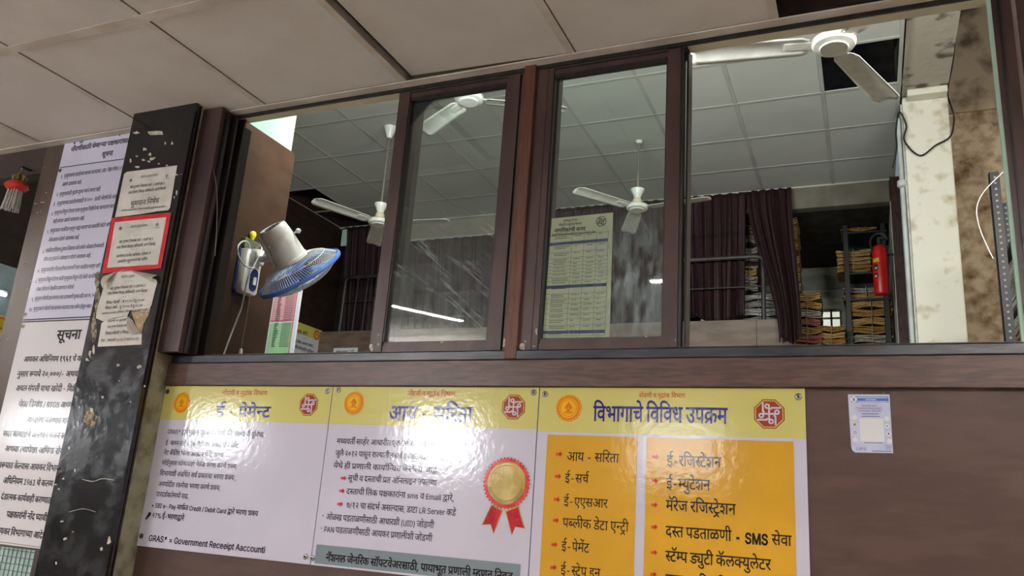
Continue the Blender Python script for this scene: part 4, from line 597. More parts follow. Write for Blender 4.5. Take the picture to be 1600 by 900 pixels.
32243:[3478,21,0,135,96,7,0,3,56,17,93,69,0,107,92,10,124,5,42,137,112,11,85,24,125,8,75,33,9,2,116,13,42,2,65,3,77,2,94,20,41,65,0,2,102,21,77,135,96,7,0,3,57,17,93,69,0,107,91,10,124,5,42,25,112,26,86,5,41,8,103,61,10,3,80,2,93,1,77,2,123,95,42,24,90,2,84,12,41,13,90,102,101,12,62,71,90,139,91],
15440:[3381,21,0,135,96,7,0,3,56,17,93,69,0,107,92,2,89,65,41,2,102,24,77,102,84,71,62,140,92,12,89,77,89,15,155,2,109,22,41,3,59,2,93,1,77,2,122,95,42,24,91,2,83,12,42,13,89,105,101,141,52,24,88,2,84,67,41,5,71,8,103,136,9,13,122,69,101,8,92,69,0,13,91,108,101,142,83,143,89],
50067:[3272,21,0,135,96,7,0,3,56,17,93,69,0,107,92,2,89,65,41,8,102,11,36,62,89,24,41,33,84,26,116,1,77,8,87,61,36,3,80,2,93,11,42,20,89,71,0,13,92,15,101,24,109,13,83,65,66,2,102,24,77,102,84,71,62,102,127,1,63,118,89,11,34,25,124,78,86,12,41,112,90,11,0,102,124,12,63,71,89,139,92],
28020:[1237,21,0,135,96,7,0,3,56,17,93,69,0,107,92,2,89,96,41,3,64,2,93,24,77,102,84,71,62,140,92,12,89,77,89],
61799:[3723,21,0,135,96,7,0,3,56,17,93,69,0,107,92,2,89,96,41,3,64,2,93,24,77,102,84,71,62,140,92,12,89,77,89,2,120,15,41,2,109,73,42,74,94,117,77,92,162,111,88,111,89,108,88,27,48,103,121,71,79,1,91,16,123,11,77,62,89,24,42,33,84,26,116,63,77,16,124,75,77,1,164,2,123,13,42,5,65,76,113],
48817:[3543,21,0,135,96,7,0,3,56,17,93,69,0,107,92,2,89,21,41,66,96,26,99,5,42,10,148,21,41,72,96,1,123,71,122,26,92,96,41,3,64,2,93,5,77,2,113,32,41,2,113,86,42,132,103,3,77,2,94,20,41,11,0,2,90,15,77,2,108,87,42,26,114,24,42,2,84,13,41,101,101,25,57,33,85,112,116,11,0,15,125,25,109,26,85],
22409:[3628,21,0,135,96,7,0,3,56,17,93,69,0,107,92,2,89,12,41,13,90,15,101,2,108,87,42,26,115,24,41,2,84,13,41,101,102,25,56,33,85,112,117,11,0,15,124,144,109,2,126,1,77,13,123,33,66,2,116,125,42,3,64,2,93,145,77,90,148,71,97,146,92,65,42,8,101,63,36,78,124,98,42,78,81,75,77,10,164,33,42],
28041:[2524,21,0,135,96,7,0,3,56,17,93,69,0,107,92,2,89,15,41,2,109,73,42,74,94,21,77,17,96,60,0,2,83,20,42,1,0,9,158,17,108,61,0,1,80,32,158,13,113,2,66,12,42,8,89,5,35,2,113,95,41,71,91,11,127,2,89,25,42,26,85,67,42],
54667:[884,21,0,118,96,13,0,8,66,77,0,13,155,10,65,77,42,102,119,129,63,8,74,9,7,11,108],
99029:[1317,3,0,2,93,133,42,24,63,2,84,13,41,8,66,65,0,1,137,13,123,64,66,3,75,2,93,71,42,3,127,2,93,12,41,2,90],
30083:[2122,3,0,8,93,86,0,8,103,25,36,26,85,6,77,33,92,2,116,5,42,76,112,1,77,2,123,3,41,2,93,4,42,10,0,128,42,12,57,71,90,1,127,8,87,5,35,8,103,5,10,76,112,75,77,25,165,8,85],
24309:[2894,3,0,78,93,147,42,3,45,7,129,3,56,2,93,103,77,15,79,21,109,2,96,20,42,65,0,8,102,104,35,72,164,84,123,69,131,107,91,77,125,78,119,70,42,33,92,8,117,75,35,12,164,91,90,3,66,1,93,75,158,25,165,8,85,67,0],
26891:[1350,10,0,12,42,32,89,2,113,95,42,2,90,65,42,8,102,10,35,12,42,10,89,12,42,66,89,141,135,69,88,85,91,21,123],
54784:[2546,10,0,12,42,32,89,2,113,95,42,2,90,9,42,26,108,15,77,20,108,23,0,10,92,66,42,71,99,15,127,12,109,4,89,6,35,1,92,2,122,13,42,65,66,2,102,32,77,13,113,33,65,2,117,9,77,90,108,3,97,14,128],
10953:[1962,10,0,12,42,12,89,2,89,25,42,82,121,77,123,4,119,27,35,148,121,92,119,110,89,67,89,111,35,111,89,71,124,8,91,148,36,67,83,111,36,110,88,67,89,111,35,111,89],
13441:[2117,10,0,12,42,12,89,2,89,25,42,11,121,62,89,24,42,33,83,26,117,27,77,15,121,92,144,111,88,67,89,111,35,111,89,71,124,8,92,148,35,67,84,92,35,110,89,67,88,111,36,111,88],
610:[1263,10,0,12,42,12,89,2,89,25,42,11,121,62,89,24,42,33,83,26,117,12,77,10,124,12,42,12,90,2,89,25,42],
83940:[2037,12,0,8,89,72,0,27,158,15,121,1,109,2,122,72,42,76,122,88,77,149,86,67,85,149,36,149,85,71,121,8,92,15,35,2,109,3,42,20,93,149,35,150,86,67,85,149,36,149,85],
95698:[1716,9,0,2,108,15,42,1,108,16,123,3,41,15,129,17,109,18,0,19,81,3,0,2,93,20,42,21,0,22,96,3,58,8,93,23,36,20,91,24,0,13,119,2,66,25,42,26,85,5,42],
49663:[671,9,0,2,108,15,42,11,108,21,125,2,96,128,42,3,57],
92939:[984,15,0,7,109,3,56,6,93,71,91,10,127,21,42,72,96,10,122,12,42,33,89,8,117],
74536:[1989,15,0,24,109,13,83,1,101,2,123,3,42,131,93,2,110,65,41,8,102,141,36,61,88,5,80,20,103,151,10,11,95,1,124,152,123,11,90,117,125,69,127,3,91,8,93],
30274:[349,15,0,10,109,13,41,71,66,2,92],
99615:[1250,15,0,25,109,148,120,153,84,3,53,21,93,10,132,11,41,23,90,20,91,66,0,1,99,12,158,95,90,4,90],
43362:[1994,15,0,25,109,148,120,153,84,3,53,21,93,10,132,11,41,23,90,20,91,66,0,1,99,12,158,95,90,4,90,27,0,110,86,73,124,2,94,33,41,8,117,85,35,67,122,92,36],
68347:[1907,15,0,25,109,26,85,108,42,82,47,20,123,95,0,73,91,2,94,82,77,15,123,33,108,8,116,75,36,12,164,91,90,3,66,1,93,75,158,25,165,8,85,67,0],
59683:[3442,15,0,2,109,87,41,26,115,24,41,2,84,13,42,2,65,10,42,9,42,12,108,2,89,3,42,148,128,153,84,3,53,21,93,10,131,11,42,23,89,20,92,66,0,1,99,3,158,2,93,20,42,65,0,8,102,15,35,21,109,78,96,13,42,104,101,72,164,84,123,24,166,8,75,64,9,3,75,2,93,15,42,2,109,73,41,74,94],
31124:[341,15,0,112,109,65,0,11,102,2,89],
79983:[2145,15,0,112,109,65,0,26,102,12,77,24,125,102,83,71,63,2,91,65,42,26,102,6,77,71,91,154,127,11,165,5,89,2,112,103,42,11,79,141,125,69,88,5,91,155,112],
71102:[240,15,0,8,109,12,0,2,89],
31060:[2605,15,0,78,109,31,41,11,79,17,89,15,0,2,109,13,42,1,101,78,123,33,41,7,116,3,56,2,94,25,41,26,86,12,77,8,89,72,0,8,110,15,12,32,145,13,113,33,65,2,117,1,77,13,122,33,66,8,116,9,36,90,107,3,97,14,94],
55889:[1348,102,0,98,63,118,75,156,6,157,182,17,179,98,0,76,81,1,77,118,89,5,34,90,112,3,97,17,94,5,0,8,102,98,10,13,81],
56866:[1878,102,0,12,63,117,89,69,126,2,92,71,41,1,127,8,87,61,36,3,80,2,94,15,41,75,144,3,165,1,93,13,123,10,101,12,41,32,90,2,113,95,41],
74663:[124,92,0,67,89],
87966:[213,92,0,111,89,67,88],
74694:[124,110,0,67,89],
74725:[124,158,0,67,89],
74756:[124,159,0,67,89],
74787:[124,143,0,67,89],
74818:[124,94,0,67,89],
74849:[124,160,0,67,89],
87169:[2645,160,0,108,89,92,47,110,89,65,124,2,102,15,77,20,108,24,0,32,84,4,113,82,35,15,123,61,109,3,80,2,94,15,41,14,109,70,71,2,93,98,41,2,81,40,77,43,75,46,120,50,85,51,77,49,50,50,74,51,77,1,85,70,122,8,92],
74880:[124,142,0,67,89],
74911:[124,93,0,67,89],
20881:[3339,161,0,46,110,162,84,81,87,50,93,27,77,68,121,58,84,163,75,21,109,2,96,63,42,4,88,71,36,35,127,51,96,50,50,164,77,56,81,54,32,108,78,39,83,50,96,165,76,56,81,54,32,35,79,58,96,51,74,164,50,34,116,2,100,13,42,8,65,32,36,13,113,33,65,2,117,9,77,90,108,3,97],
}

# ---- lettering: outlines of 100 units to the head line; points as (2 dx + off-curve, dy)
GCACHE = {}


def glyph(i, bold=0.0):
    if (i, bold) in GCACHE:
        return GCACHE[(i, bold)]
    cons, px, py, d, k = [], 0, 0, GLYPHS[i], 0
    while k < len(d):
        pts = []
        for _ in range(d[k]):
            px += d[k + 1] >> 1
            py += d[k + 2]
            pts.append((px, py, not d[k + 1] & 1))
            k += 2
        k += 1
        # quadratic outline to polygon
        full, n = [], len(pts)
        for a in range(n):
            p, q = pts[a], pts[(a + 1) % n]
            full.append(p)
            if not p[2] and not q[2]:
                full.append(((p[0] + q[0]) / 2, (p[1] + q[1]) / 2, True))
        while full and not full[0][2]:
            full.append(full.pop(0))
        poly, n, a = [], len(full), 0
        while a < n:
            p = full[a]
            poly.append((p[0], p[1]))
            q = full[(a + 1) % n]
            if not q[2]:
                e = full[(a + 2) % n]
                for t in (0.34, 0.67):
                    poly.append(((1 - t) ** 2 * p[0] + 2 * t * (1 - t) * q[0] + t * t * e[0], (1 - t) ** 2 * p[1] + 2 * t * (1 - t) * q[1] + t * t * e[1]))
                a += 2
            else:
                a += 1
        cl = [poly[0]]
        for p in poly[1:]:
            if abs(p[0] - cl[-1][0]) + abs(p[1] - cl[-1][1]) > 0.3:
                cl.append(p)
        if len(cl) > 2:
            cons.append(cl)
    if bold:                                         # a heavier weight: push the outline outward
        heavy = []
        for c in cons:
            n, o = len(c), []
            for k in range(n):
                p0, p1, p2 = Vector(c[k - 1]), Vector(c[k]), Vector(c[(k + 1) % n])
                a, b = (p1 - p0).normalized(), (p2 - p1).normalized()
                m = Vector((-a.y - b.y, a.x + b.x))
                if m.length < 0.3:
                    m = Vector((-a.y, a.x))
                m.normalize()
                q = p1 + m * (bold * 100 / max(0.6, m.dot(Vector((-a.y, a.x)))))
                o.append((q.x, q.y))
            heavy.append(o)
        cons = heavy
    vs, es = [], []
    for c in cons:
        b = len(vs)
        vs += [Vector(q) for q in c]
        es += [(b + k, b + (k + 1) % len(c)) for k in range(len(c))]
    cv, _, cf = delaunay_2d_cdt(vs, es, [], 0, 1e-4)[:3]
    tris = []
    for f in cf:                                     # keep what the outline winds round
        mx, my = sum(cv[k].x for k in f) / len(f), sum(cv[k].y for k in f) / len(f)
        wn = 0
        for c in cons:
            for (x0, y0), (x1, y1) in zip(c, c[1:] + c[:1]):
                if (y0 <= my) != (y1 <= my) and x0 + (my - y0) * (x1 - x0) / (y1 - y0) > mx:
                    wn += 1 if y1 > y0 else -1
        if wn:
            tris.append(tuple(f))
    flat = [(v.x, v.y) for v in cv]
    GCACHE[(i, bold)] = (flat, tris)
    return GCACHE[(i, bold)]


class Print:
    """a printed sheet lying in a world plane; gathers flat inked shapes, one mesh per ink"""
    def __init__(s, parent, Y=None, X=None, lift=0.0008):
        s.parent, s.Y, s.X = parent, Y, X
        s.n = Vector((0, -1, 0)) if Y is not None else Vector((1, 0, 0))
        s.u = Vector((1, 0, 0)) if Y is not None else Vector((0, 1, 0))
        s.lift = lift
        s.data = {}

    def P(s, px, py):
        return at(px, py, X=s.X, Y=s.Y)

    def ink(s, key):
        return s.data.setdefault(key, ([], []))

    def tri(s, key, pts, tris, lift=1.0):
        V, F = s.ink(key)
        b = len(V)
        V += [p + s.n * s.lift * lift for p in pts]
        F += [tuple(b + i for i in t) for t in tris]

    def poly3(s, key, pts, lift=1.0):
        s.tri(key, pts, tessellate_polygon([pts]), lift)

    def poly(s, key, pix, lift=1.0):
        s.poly3(key, [s.P(*q) for q in pix], lift)

    def disc(s, key, c, r, lift=1.0, n=40, r_in=0.0, sx=1.0, wob=0.0, teeth=0):
        pts, tris = [], []
        for i in range(n):
            a = 2 * PI * i / n
            k = 1 + (wob * (0.5 + 0.5 * math.cos(teeth * a)) if teeth else 0)
            d = s.u * math.cos(a) * sx + Vector((0, 0, 1)) * math.sin(a)
            pts.append(c + d * r * k)
            pts.append(c + d * r_in)
        for i in range(n):
            j = (i + 1) % n
            tris += [(2 * i, 2 * j, 2 * j + 1), (2 * i, 2 * j + 1, 2 * i + 1)]
        s.tri(key, pts, tris, lift)

    def stroke(s, key, pts, w, lift=1.0):
        """flat line of width w through world points"""
        for a, b in zip(pts, pts[1:]):
            d = (b - a).normalized()
            q = d.cross(s.n) * (w / 2)
            e = d * (w * 0.25)
            s.tri(key, [a - e - q, b + e - q, b + e + q, a - e + q], [(0, 1, 2), (0, 2, 3)], lift)

    def T(s, text, key, x0, y0, x1, h, bold=0.0, y1=None, lift=1.0):
        """text from pixel x0 to x1, head line at y0 at its left end, letters h pixels high"""
        key_ = 0
        for ch in text:
            key_ = (key_ * 31 + ord(ch)) % 99991
        run = RUNS[key_]
        wid = run[0]
        A = s.P(x0, y0 + h)
        H = (s.P(x0, y0) - A).length
        if y1 is None:
            e = s.P(x1, y0 + h)
            Lx = (e - A).dot(s.u)
            # same height on the sheet, so the far end follows the perspective
            for _ in range(4):
                tgt = A + s.u * Lx
                v = tgt - EYE
                pxx = 800 + FPX * v.dot(r0) / v.dot(r2)
                Lx *= (x1 - x0) / (pxx - x0)
            B = A + s.u * Lx
        else:
            B = s.P(x1, y1 + h)
        du = (B - A) / wid
        dn = B - A
        up = Vector((0, 0, 1)) if y1 is None else s.n.cross(dn).normalized() * (1 if s.n.cross(dn).z > 0 else -1)
        dv = up * (H / 100)
        k, gx = 1, 0
        while k < len(run):
            g, gy = run[k], 0
            gx += run[k + 1]
            k += 2
            if g >= 1000:
                g, gy = g - 1000, run[k]
                k += 1
            flat, tris = glyph(g, bold)
            s.tri(key, [A + du * (gx + x) + dv * (gy + y) for x, y in flat], tris, lift + (0.25 if k % 4 == 1 else 0))

    def build(s, inks, names=None):
        for key, (V, F) in s.data.items():
            nm = (names or {}).get(key, 'lettering')
            me = bpy.data.meshes.new(nm)
            me.from_pydata([tuple(v) for v in V], [], F)
            me.materials.append(inks[key])
            o = bpy.data.objects.new(nm, me)
            bm = bmesh.new()
            bm.from_mesh(me)
            for f in bm.faces:
                f.normal_update()
                if f.normal.dot(s.n) < 0:
                    f.normal_flip()
            bm.to_mesh(me)
            bm.free()
            COL.objects.link(o)
            o.parent = s.parent
            o.matrix_parent_inverse = Matrix.Translation(-parent_loc(s.parent))


# ------------------------------------------------------------------ materials
GL = dict(bump=0.034, bscale=60.0, rough=0.11, spec=0.5)          # laminated print, slightly crinkled
brown = mat('brown_laminate', (80, 60, 53), 0.4, 0.35, rgb2=(70, 52, 45), vscale=6, stretch=(1, 1, 4), bump=0.05, bscale=120)
brown_w = mat('brown_wood', (90, 67, 58), 0.34, 0.4, rgb2=(68, 50, 44), vscale=14, stretch=(1, 1, 9), bump=0.05, bscale=60)
frame_m = mat('frame_paint', (74, 54, 50), 0.4, 0.5, rgb2=(58, 41, 39), vscale=12, stretch=(1, 1, 0.3), bump=0.04, bscale=90)
post_m = mat('post_wood', (98, 62, 48), 0.45, 0.4, rgb2=(78, 46, 36), vscale=30, stretch=(6, 6, 0.4), bump=0.05, bscale=120)
track_m = mat('dark_track', (24, 21, 22), 0.35, 0.5, rgb2=(38, 34, 34), vscale=30, stretch=(1, 1, 0.2))
sill_m = mat('dark_sill', (52, 55, 62), 0.3, 0.6, rgb2=(30, 31, 36), vscale=9, stretch=(1, 1, 6), bump=0.05, bscale=50, metal=0.2)
chip_m = mat('bare_plaster_chip', (206, 200, 188), 0.8, 0.2, rgb2=(170, 160, 146), vscale=60)
tile_m = mat('ceiling_tile', (210, 204, 200), 0.85, 0.15, rgb2=(205, 198, 193), vscale=5, bump=0.25, bscale=420)
bar_m = mat('ceiling_bar', (206, 198, 190), 0.5, 0.4, rgb2=(188, 178, 168), vscale=7)
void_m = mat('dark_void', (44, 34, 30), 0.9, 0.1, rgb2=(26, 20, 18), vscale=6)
tile2_m = mat('office_ceiling_tile', (184, 187, 182), 0.85, 0.15, rgb2=(178, 182, 177), vscale=2, bump=0.15, bscale=300)
bar2_m = mat('office_ceiling_bar', (172, 174, 168), 0.6, 0.3, rgb2=(160, 162, 157), vscale=3)
black_tile = mat('black_granite_tile', (26, 26, 29), 0.14, 0.5, rgb2=(33, 32, 35), vscale=12, detail=9, cut=(0.5, 0.62), bump=0.09, bscale=30, rvar=0.10)
plaster_m = mat('green_plaster', (150, 148, 124), 0.8, 0.2, rgb2=(112, 106, 82), vscale=14, detail=8, bump=0.3, bscale=60)
cream_m = mat('cream_plaster', (204, 202, 188), 0.85, 0.15, rgb2=(160, 146, 116), vscale=9, detail=14, cut=(0.54, 0.76), bump=0.35, bscale=14)
stain_m = mat('stained_plaster', (186, 168, 140), 0.9, 0.1, rgb2=(108, 80, 54), vscale=10, detail=12, cut=(0.40, 0.68), bump=0.5, bscale=12)
beam_m = mat('patchy_concrete', (168, 162, 150), 0.9, 0.1, rgb2=(92, 86, 78), vscale=3.4, detail=8, cut=(0.54, 0.60), bump=0.4, bscale=12)
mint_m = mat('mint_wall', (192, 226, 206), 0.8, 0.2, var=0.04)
white_m = mat('white_wall', (198, 198, 190), 0.85, 0.2, rgb2=(180, 178, 168), vscale=4)
dkpanel = mat('dark_panel', (50, 36, 30), 0.5, 0.4, rgb2=(40, 29, 25), vscale=8, stretch=(1, 1, 3))
curtain_m = mat('maroon_curtain', (46, 25, 28), 0.6, 0.3, rgb2=(37, 20, 23), vscale=30, bump=0.1, bscale=300)
pvc = mat('white_plastic', (226, 226, 220), 0.35, 0.5, rgb2=(206, 204, 196), vscale=20)
fan_white = mat('fan_enamel', (228, 230, 224), 0.3, 0.5, rgb2=(214, 216, 208), vscale=14)
blue_m = mat('blue_plastic', (98, 142, 226), 0.35, 0.5, var=0.1)
navy_m = mat('navy_plastic', (36, 48, 110), 0.4, 0.5, var=0.1)
steel = mat('steel', (170, 168, 164), 0.3, 0.5, metal=0.9, var=0.1)
black_m = mat('black_metal', (30, 29, 30), 0.45, 0.4, var=0.2)
grey_tube = mat('grey_rail_paint', (70, 66, 66), 0.45, 0.5, metal=0.2, rgb2=(54, 51, 51), vscale=12)
paper_m = mat('paper', (216, 213, 208), 0.7, 0.2, rgb2=(204, 199, 192), vscale=14, bump=0.1, bscale=25)
red_paper = mat('red_paper', (206, 34, 44), 0.6, 0.3, rgb2=(184, 24, 36), vscale=20)
ink_faint = mat('ink_grey', (120, 118, 120), 0.7, 0.2, var=0.1)
ink_paper = mat('ink_on_paper', (58, 56, 58), 0.7, 0.2, var=0.1)
white_p = mat('print_white', (216, 212, 230), var=0.03, vscale=3, **GL)
yellow_p = mat('print_pale_yellow', (218, 211, 126), var=0.04, vscale=3, **GL)
amber_p = mat('print_amber', (224, 170, 48), var=0.06, vscale=3, **GL)
black_p = mat('print_black', (26, 24, 26), **GL)
navy_p = mat('print_navy', (40, 36, 132), **GL)
red_p = mat('print_red', (200, 44, 40), **GL)
orange_p = mat('print_orange', (224, 122, 34), **GL)
gold_p = mat('print_gold', (244, 186, 30), **GL)
maroon_p = mat('print_brown_red', (158, 66, 44), **GL)
slate_p = mat('print_slate', (128, 142, 150), **GL)
pink_p = mat('print_rosette_red', (222, 82, 86), rgb2=(200, 50, 60), vscale=50, **GL)
crimson_p = mat('print_ribbon_red', (190, 40, 58), rgb2=(158, 26, 44), vscale=30, **GL)
rim_p = mat('print_rosette_gold', (214, 180, 96), rgb2=(150, 116, 48), vscale=14, stretch=(1, 1, 1), **GL)
medal_p = mat('print_medal', (232, 214, 150), rgb2=(190, 164, 92), vscale=5, stretch=(3, 1, 3), **GL)
lav_p = mat('print_lavender', (214, 214, 236), var=0.03, vscale=3, rough=0.15, spec=0.5, bump=0.03, bscale=30)
lavk_p = mat('print_lavender_ink', (34, 32, 44), rough=0.15, spec=0.5, bump=0.03, bscale=30)
notice_p = mat('print_notice_white', (226, 222, 226), var=0.03, vscale=3, rough=0.15, spec=0.5, bump=0.04, bscale=30)
noticek_p = mat('print_notice_ink', (30, 28, 32), rough=0.15, spec=0.5, bump=0.04, bscale=30)
INKS = dict(k=black_p, navy=navy_p, red=red_p, orange=orange_p, gold=gold_p, maroon=maroon_p, slate=slate_p, pink=pink_p,
            crimson=crimson_p, rim=rim_p, medal=medal_p, yellow=yellow_p, amber=amber_p, white=white_p, pk=ink_paper, pg=ink_faint)

# ------------------------------------------------------------------ setting: hall side
WY = 2.07                    # the counter wall
CZ = 1.2 + 1.362             # hall ceiling
IZ = 1.2 + 3.05              # office ceiling
tag(MB().box(-12, 4, HALL_BACK, 9.2, -0.05, 0).build('floor', mat('floor_stone', (188, 180, 168), 0.35, 0.5, rgb2=(170, 160, 146), vscale=4)), 'grey stone floor of the hall and office', kind='structure')
hb = MB()
edges = [-12] + [v for w in WIN_X for v in (w - 0.42, w + 0.42)] + [4]
for i in range(0, len(edges), 2):
    hb.box(edges[i], edges[i + 1], HALL_BACK - 0.1, HALL_BACK, 0, CZ + 0.3)
for w in WIN_X:
    hb.box(w - 0.42, w + 0.42, HALL_BACK - 0.1, HALL_BACK, 0, 1.6)
    hb.box(w - 0.42, w + 0.42, HALL_BACK - 0.1, HALL_BACK, 2.26, CZ + 0.3)
tag(hb.build('wall_back', mat('hall_paint', (176, 170, 160), 0.8, 0.2, var=0.06, vscale=3)), 'painted hall wall with windows opposite the counter', kind='structure')
tag(MB().box(4, 4.1, HALL_BACK, WY, 0, CZ + 0.3).build('wall_right', MATS['hall_paint']), 'painted end wall of the hall', kind='structure')
tag(MB().box(-12.1, -12, HALL_BACK, WY, 0, CZ + 0.3).build('wall_left', MATS['hall_paint']), 'painted far end wall of the hall', kind='structure')

# hall ceiling: tiles laid in T bars; joints read off the photograph on the ceiling plane
jx = at(636, 127.5, Z=CZ).x
SX = 0.59
jy = at(222, 28, Z=CZ).y
ceil_root = empty('ceiling', (0, 0, CZ), 'suspended hall ceiling of beige square tiles in metal bars', kind='structure')
bars, tiles = MB(), MB()
ys = [WY - 0.02, jy] + [jy - SX * k for k in range(1, 9)]
xs = [jx + SX * k for k in range(-18, 9)]
for i in range(len(xs) - 1):
    for j in range(len(ys) - 1):
        x0, x1, y1, y0 = xs[i], xs[i + 1], ys[j], ys[j + 1]
        if j == 0 and x0 > jx + SX * 1.5 and x0 < jx + SX * 2.5:
            continue                                     # the missing tile
        m = None
        if j == 0 and abs(x0 - jx) < 0.1:               # the tile that has slipped out of its bar
            c = Vector((x1, y1, 0))
            m = Matrix.Translation((x1, 0, CZ)) @ Matrix.Rotation(math.radians(1.6), 4, 'Y') @ Matrix.Translation((-x1, 0, -CZ))
            MB().box(x0 + 0.016, x1 - 0.006, y0 + 0.008, y1 - 0.014, CZ + 0.002, CZ + 0.014, m).build('ceiling_tile', tile_m, ceil_root)
            continue
        tiles.box(x0 + 0.004, x1 - 0.010, y0 + 0.006, y1 - 0.008, CZ + 0.003, CZ + 0.015)
tiles.build('ceiling_tiles', tile_m, ceil_root)
for x in xs:
    bars.box(x - 0.024, x + 0.001, ys[-1], WY, CZ - 0.001, CZ + 0.002)
    bars.box(x - 0.013, x - 0.010, ys[-1], WY, CZ + 0.002, CZ + 0.04)
for y in ys[1:]:
    bars.box(xs[0], xs[-1], y - 0.015, y + 0.02, CZ - 0.0015, CZ + 0.0015)
bars.box(xs[0], xs[-1], WY - 0.036, WY + 0.002, CZ - 0.004, CZ + 0.0005)
bars.build('ceiling_grid', bar_m, ceil_root)
hx = jx + SX * 2
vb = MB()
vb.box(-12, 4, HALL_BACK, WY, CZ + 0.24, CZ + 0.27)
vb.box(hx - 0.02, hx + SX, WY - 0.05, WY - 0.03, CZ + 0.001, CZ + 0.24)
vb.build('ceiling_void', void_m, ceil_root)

# counter wall below the windows
cw = empty('wall_counter', (-1, WY, 0), 'dark brown laminate counter wall under the office windows', kind='structure')
MB().box(-2.21, 2.6, WY, WY + 0.06, 0, 1.56).build('panel', brown, cw)
MB().box(-2.195, 2.6, WY - 0.018, WY + 0.08, 1.2 + 0.3455, 1.2 + 0.42).build('rail_board', brown_w, cw, bevel=0.002)
# wall left of the pillar, with the opening the ornament hangs in
xo = -3.125
lw = empty('wall_side', (-3, WY, 0), 'dark brown panelled wall left of the black pillar', kind='structure')
MB().box(xo, -2.3, WY, WY + 0.06, 0, CZ + 0.2).build('panel', mat('brown_post', (84, 70, 62), 0.45, 0.4, rgb2=(70, 56, 49), vscale=7, stretch=(1, 1, 0.5)), lw)
MB().box(-12, xo, WY, WY + 0.06, 1.2 + 1.24, CZ + 0.2).build('header', mat('dark_header', (64, 46, 42), 0.45, 0.4, var=0.2, vscale=6), lw)
MB().box(-12, xo, WY, WY + 0.06, 0, 0.85).build('panel', brown, lw)

# wall above the office windows, seen as a beige soffit under the ceiling
tag(MB().box(-3.6, 2.6, WY + 0.003, WY + 0.040, 1.2 + 1.345, IZ).build('wall_front', mat('beige_soffit', (196, 190, 168), 0.8, 0.2, var=0.05)), 'beige wall head above the office windows', kind='structure')

# ------------------------------------------------------------------ the black pillar
PY = 1.955
pil = empty('wall_pillar', (-2.35, PY, 0), 'square pillar clad in chipped glossy black tile beside the notices', kind='structure')
MB().box(-2.5, -2.188, PY, PY + 0.012, 0, CZ + 0.02).build('black_tile', black_tile, pil)
MB().box(-2.495, -2.193, PY + 0.015, PY + 0.022, 0, CZ + 0.02).build('tile_edge', mat('edge_brown', (70, 52, 44), 0.6, 0.3, var=0.2, vscale=30), pil)
MB().box(-2.5, -2.191, PY + 0.024, PY + 0.031, 0, CZ + 0.02).build('tile_edge', black_tile, pil)
MB().box(-2.49, -2.198, PY + 0.02, WY + 0.06, 0, CZ + 0.02).build('plaster_core', plaster_m, pil)
rnd = random.Random(4)


def flake(mb, cx, cy, w, h, plane_y, seed, n=7, lo=0.35):
    r = random.Random(seed)
    pts = []
    for i in range(n):
        a = 2 * PI * (i + 0.7 * r.random()) / n
        k = lo + (1.15 - lo) * r.random()
        pts.append(at(cx + w * k * math.cos(a), cy + h * k * math.sin(a), Y=plane_y))
    mb.prism(pts, (0, 0.0012, 0))


fl = MB()
for i, (cx, cy, w, h) in enumerate([(241, 208, 17, 5), (213, 207, 6, 4), (226, 233, 4, 4), (234, 241, 3, 4), (214, 244, 3, 2.5), (204, 250, 2, 4), (224, 250, 3, 2),
                                    (238, 248, 6, 4.5), (213, 261, 5, 2), (232, 252, 4, 2), (269, 224, 3, 3), (258, 224, 1.5, 3), (248, 256, 2, 1.5), (260, 258, 3, 1.5),
                                    (276, 273, 3, 1.5), (283, 272, 1.5, 1), (276, 300, 1.6, 7), (272, 308, 1.2, 3),
                                    (217, 573, 5, 5), (184, 570, 4, 3), (204, 628, 2, 2), (226, 603, 2, 2.5), (140, 553, 3, 9), (136, 562, 4, 4), (146, 546, 2, 8), (170, 845, 3, 9),
                                    (158, 858, 4, 3), (101, 842, 4, 3), (114, 831, 2, 2), (87, 757, 3, 2), (99, 748, 3, 2), (92, 764, 2, 2), (117, 735, 2, 3), (186, 595, 2, 1),
                                    (160, 620, 3, 3), (143, 640, 3, 4), (108, 700, 2, 3), (200, 690, 1.5, 2), (96, 815, 4, 2), (88, 880, 2, 3), (74, 700, 0.1, 0.1)]):
    flake(fl, cx, cy, w, h, PY - 0.0014, i)
fl.build('paint_chip', chip_m, pil)
wm = MB()
flake(wm, 141, 655, 12, 13, PY - 0.0010, 91, 17, 0.7)
flake(wm, 152, 470, 4, 26, PY - 0.0010, 93, 21, 0.7)
flake(wm, 147, 512, 5, 22, PY - 0.0010, 94, 21, 0.7)
flake(wm, 152, 438, 4, 14, PY - 0.0010, 95, 17, 0.7)
wm.build('worn_patch', mat('worn_patch', (150, 138, 112), 0.6, 0.3, rgb2=(60, 54, 48), vscale=60, detail=8), pil)
st = MB()
st.tube(smooth_path([at(129, 749, Y=PY), at(145, 752, Y=PY), at(160, 748, Y=PY), at(178, 750, Y=PY)]), 0.0012, 5)
st.tube(smooth_path([at(108, 800, Y=PY), at(130, 795, Y=PY), at(150, 800, Y=PY)]), 0.0008, 5)
st.build('scratch', chip_m, pil)

ps = MB()
for i, (cx, cy, w, h) in enumerate([(36, 411, 2, 1.6), (41, 410, 0.8, 0.8), (55, 318, 4, 0.8), (66, 316, 4, 0.8), (63, 330, 0.8, 0.8), (72, 301, 1, 1), (48, 440, 1.2, 3), (44, 452, 1, 3), (12, 530, 0.8, 0.8), (20, 480, 0.8, 1), (70, 262, 1, 1), (58, 332, 0.8, 0.8)]):
    flake(ps, cx, cy, w, h, WY - 0.0013, 140 + i)
ps.build('paint_fleck', chip_m, lw)

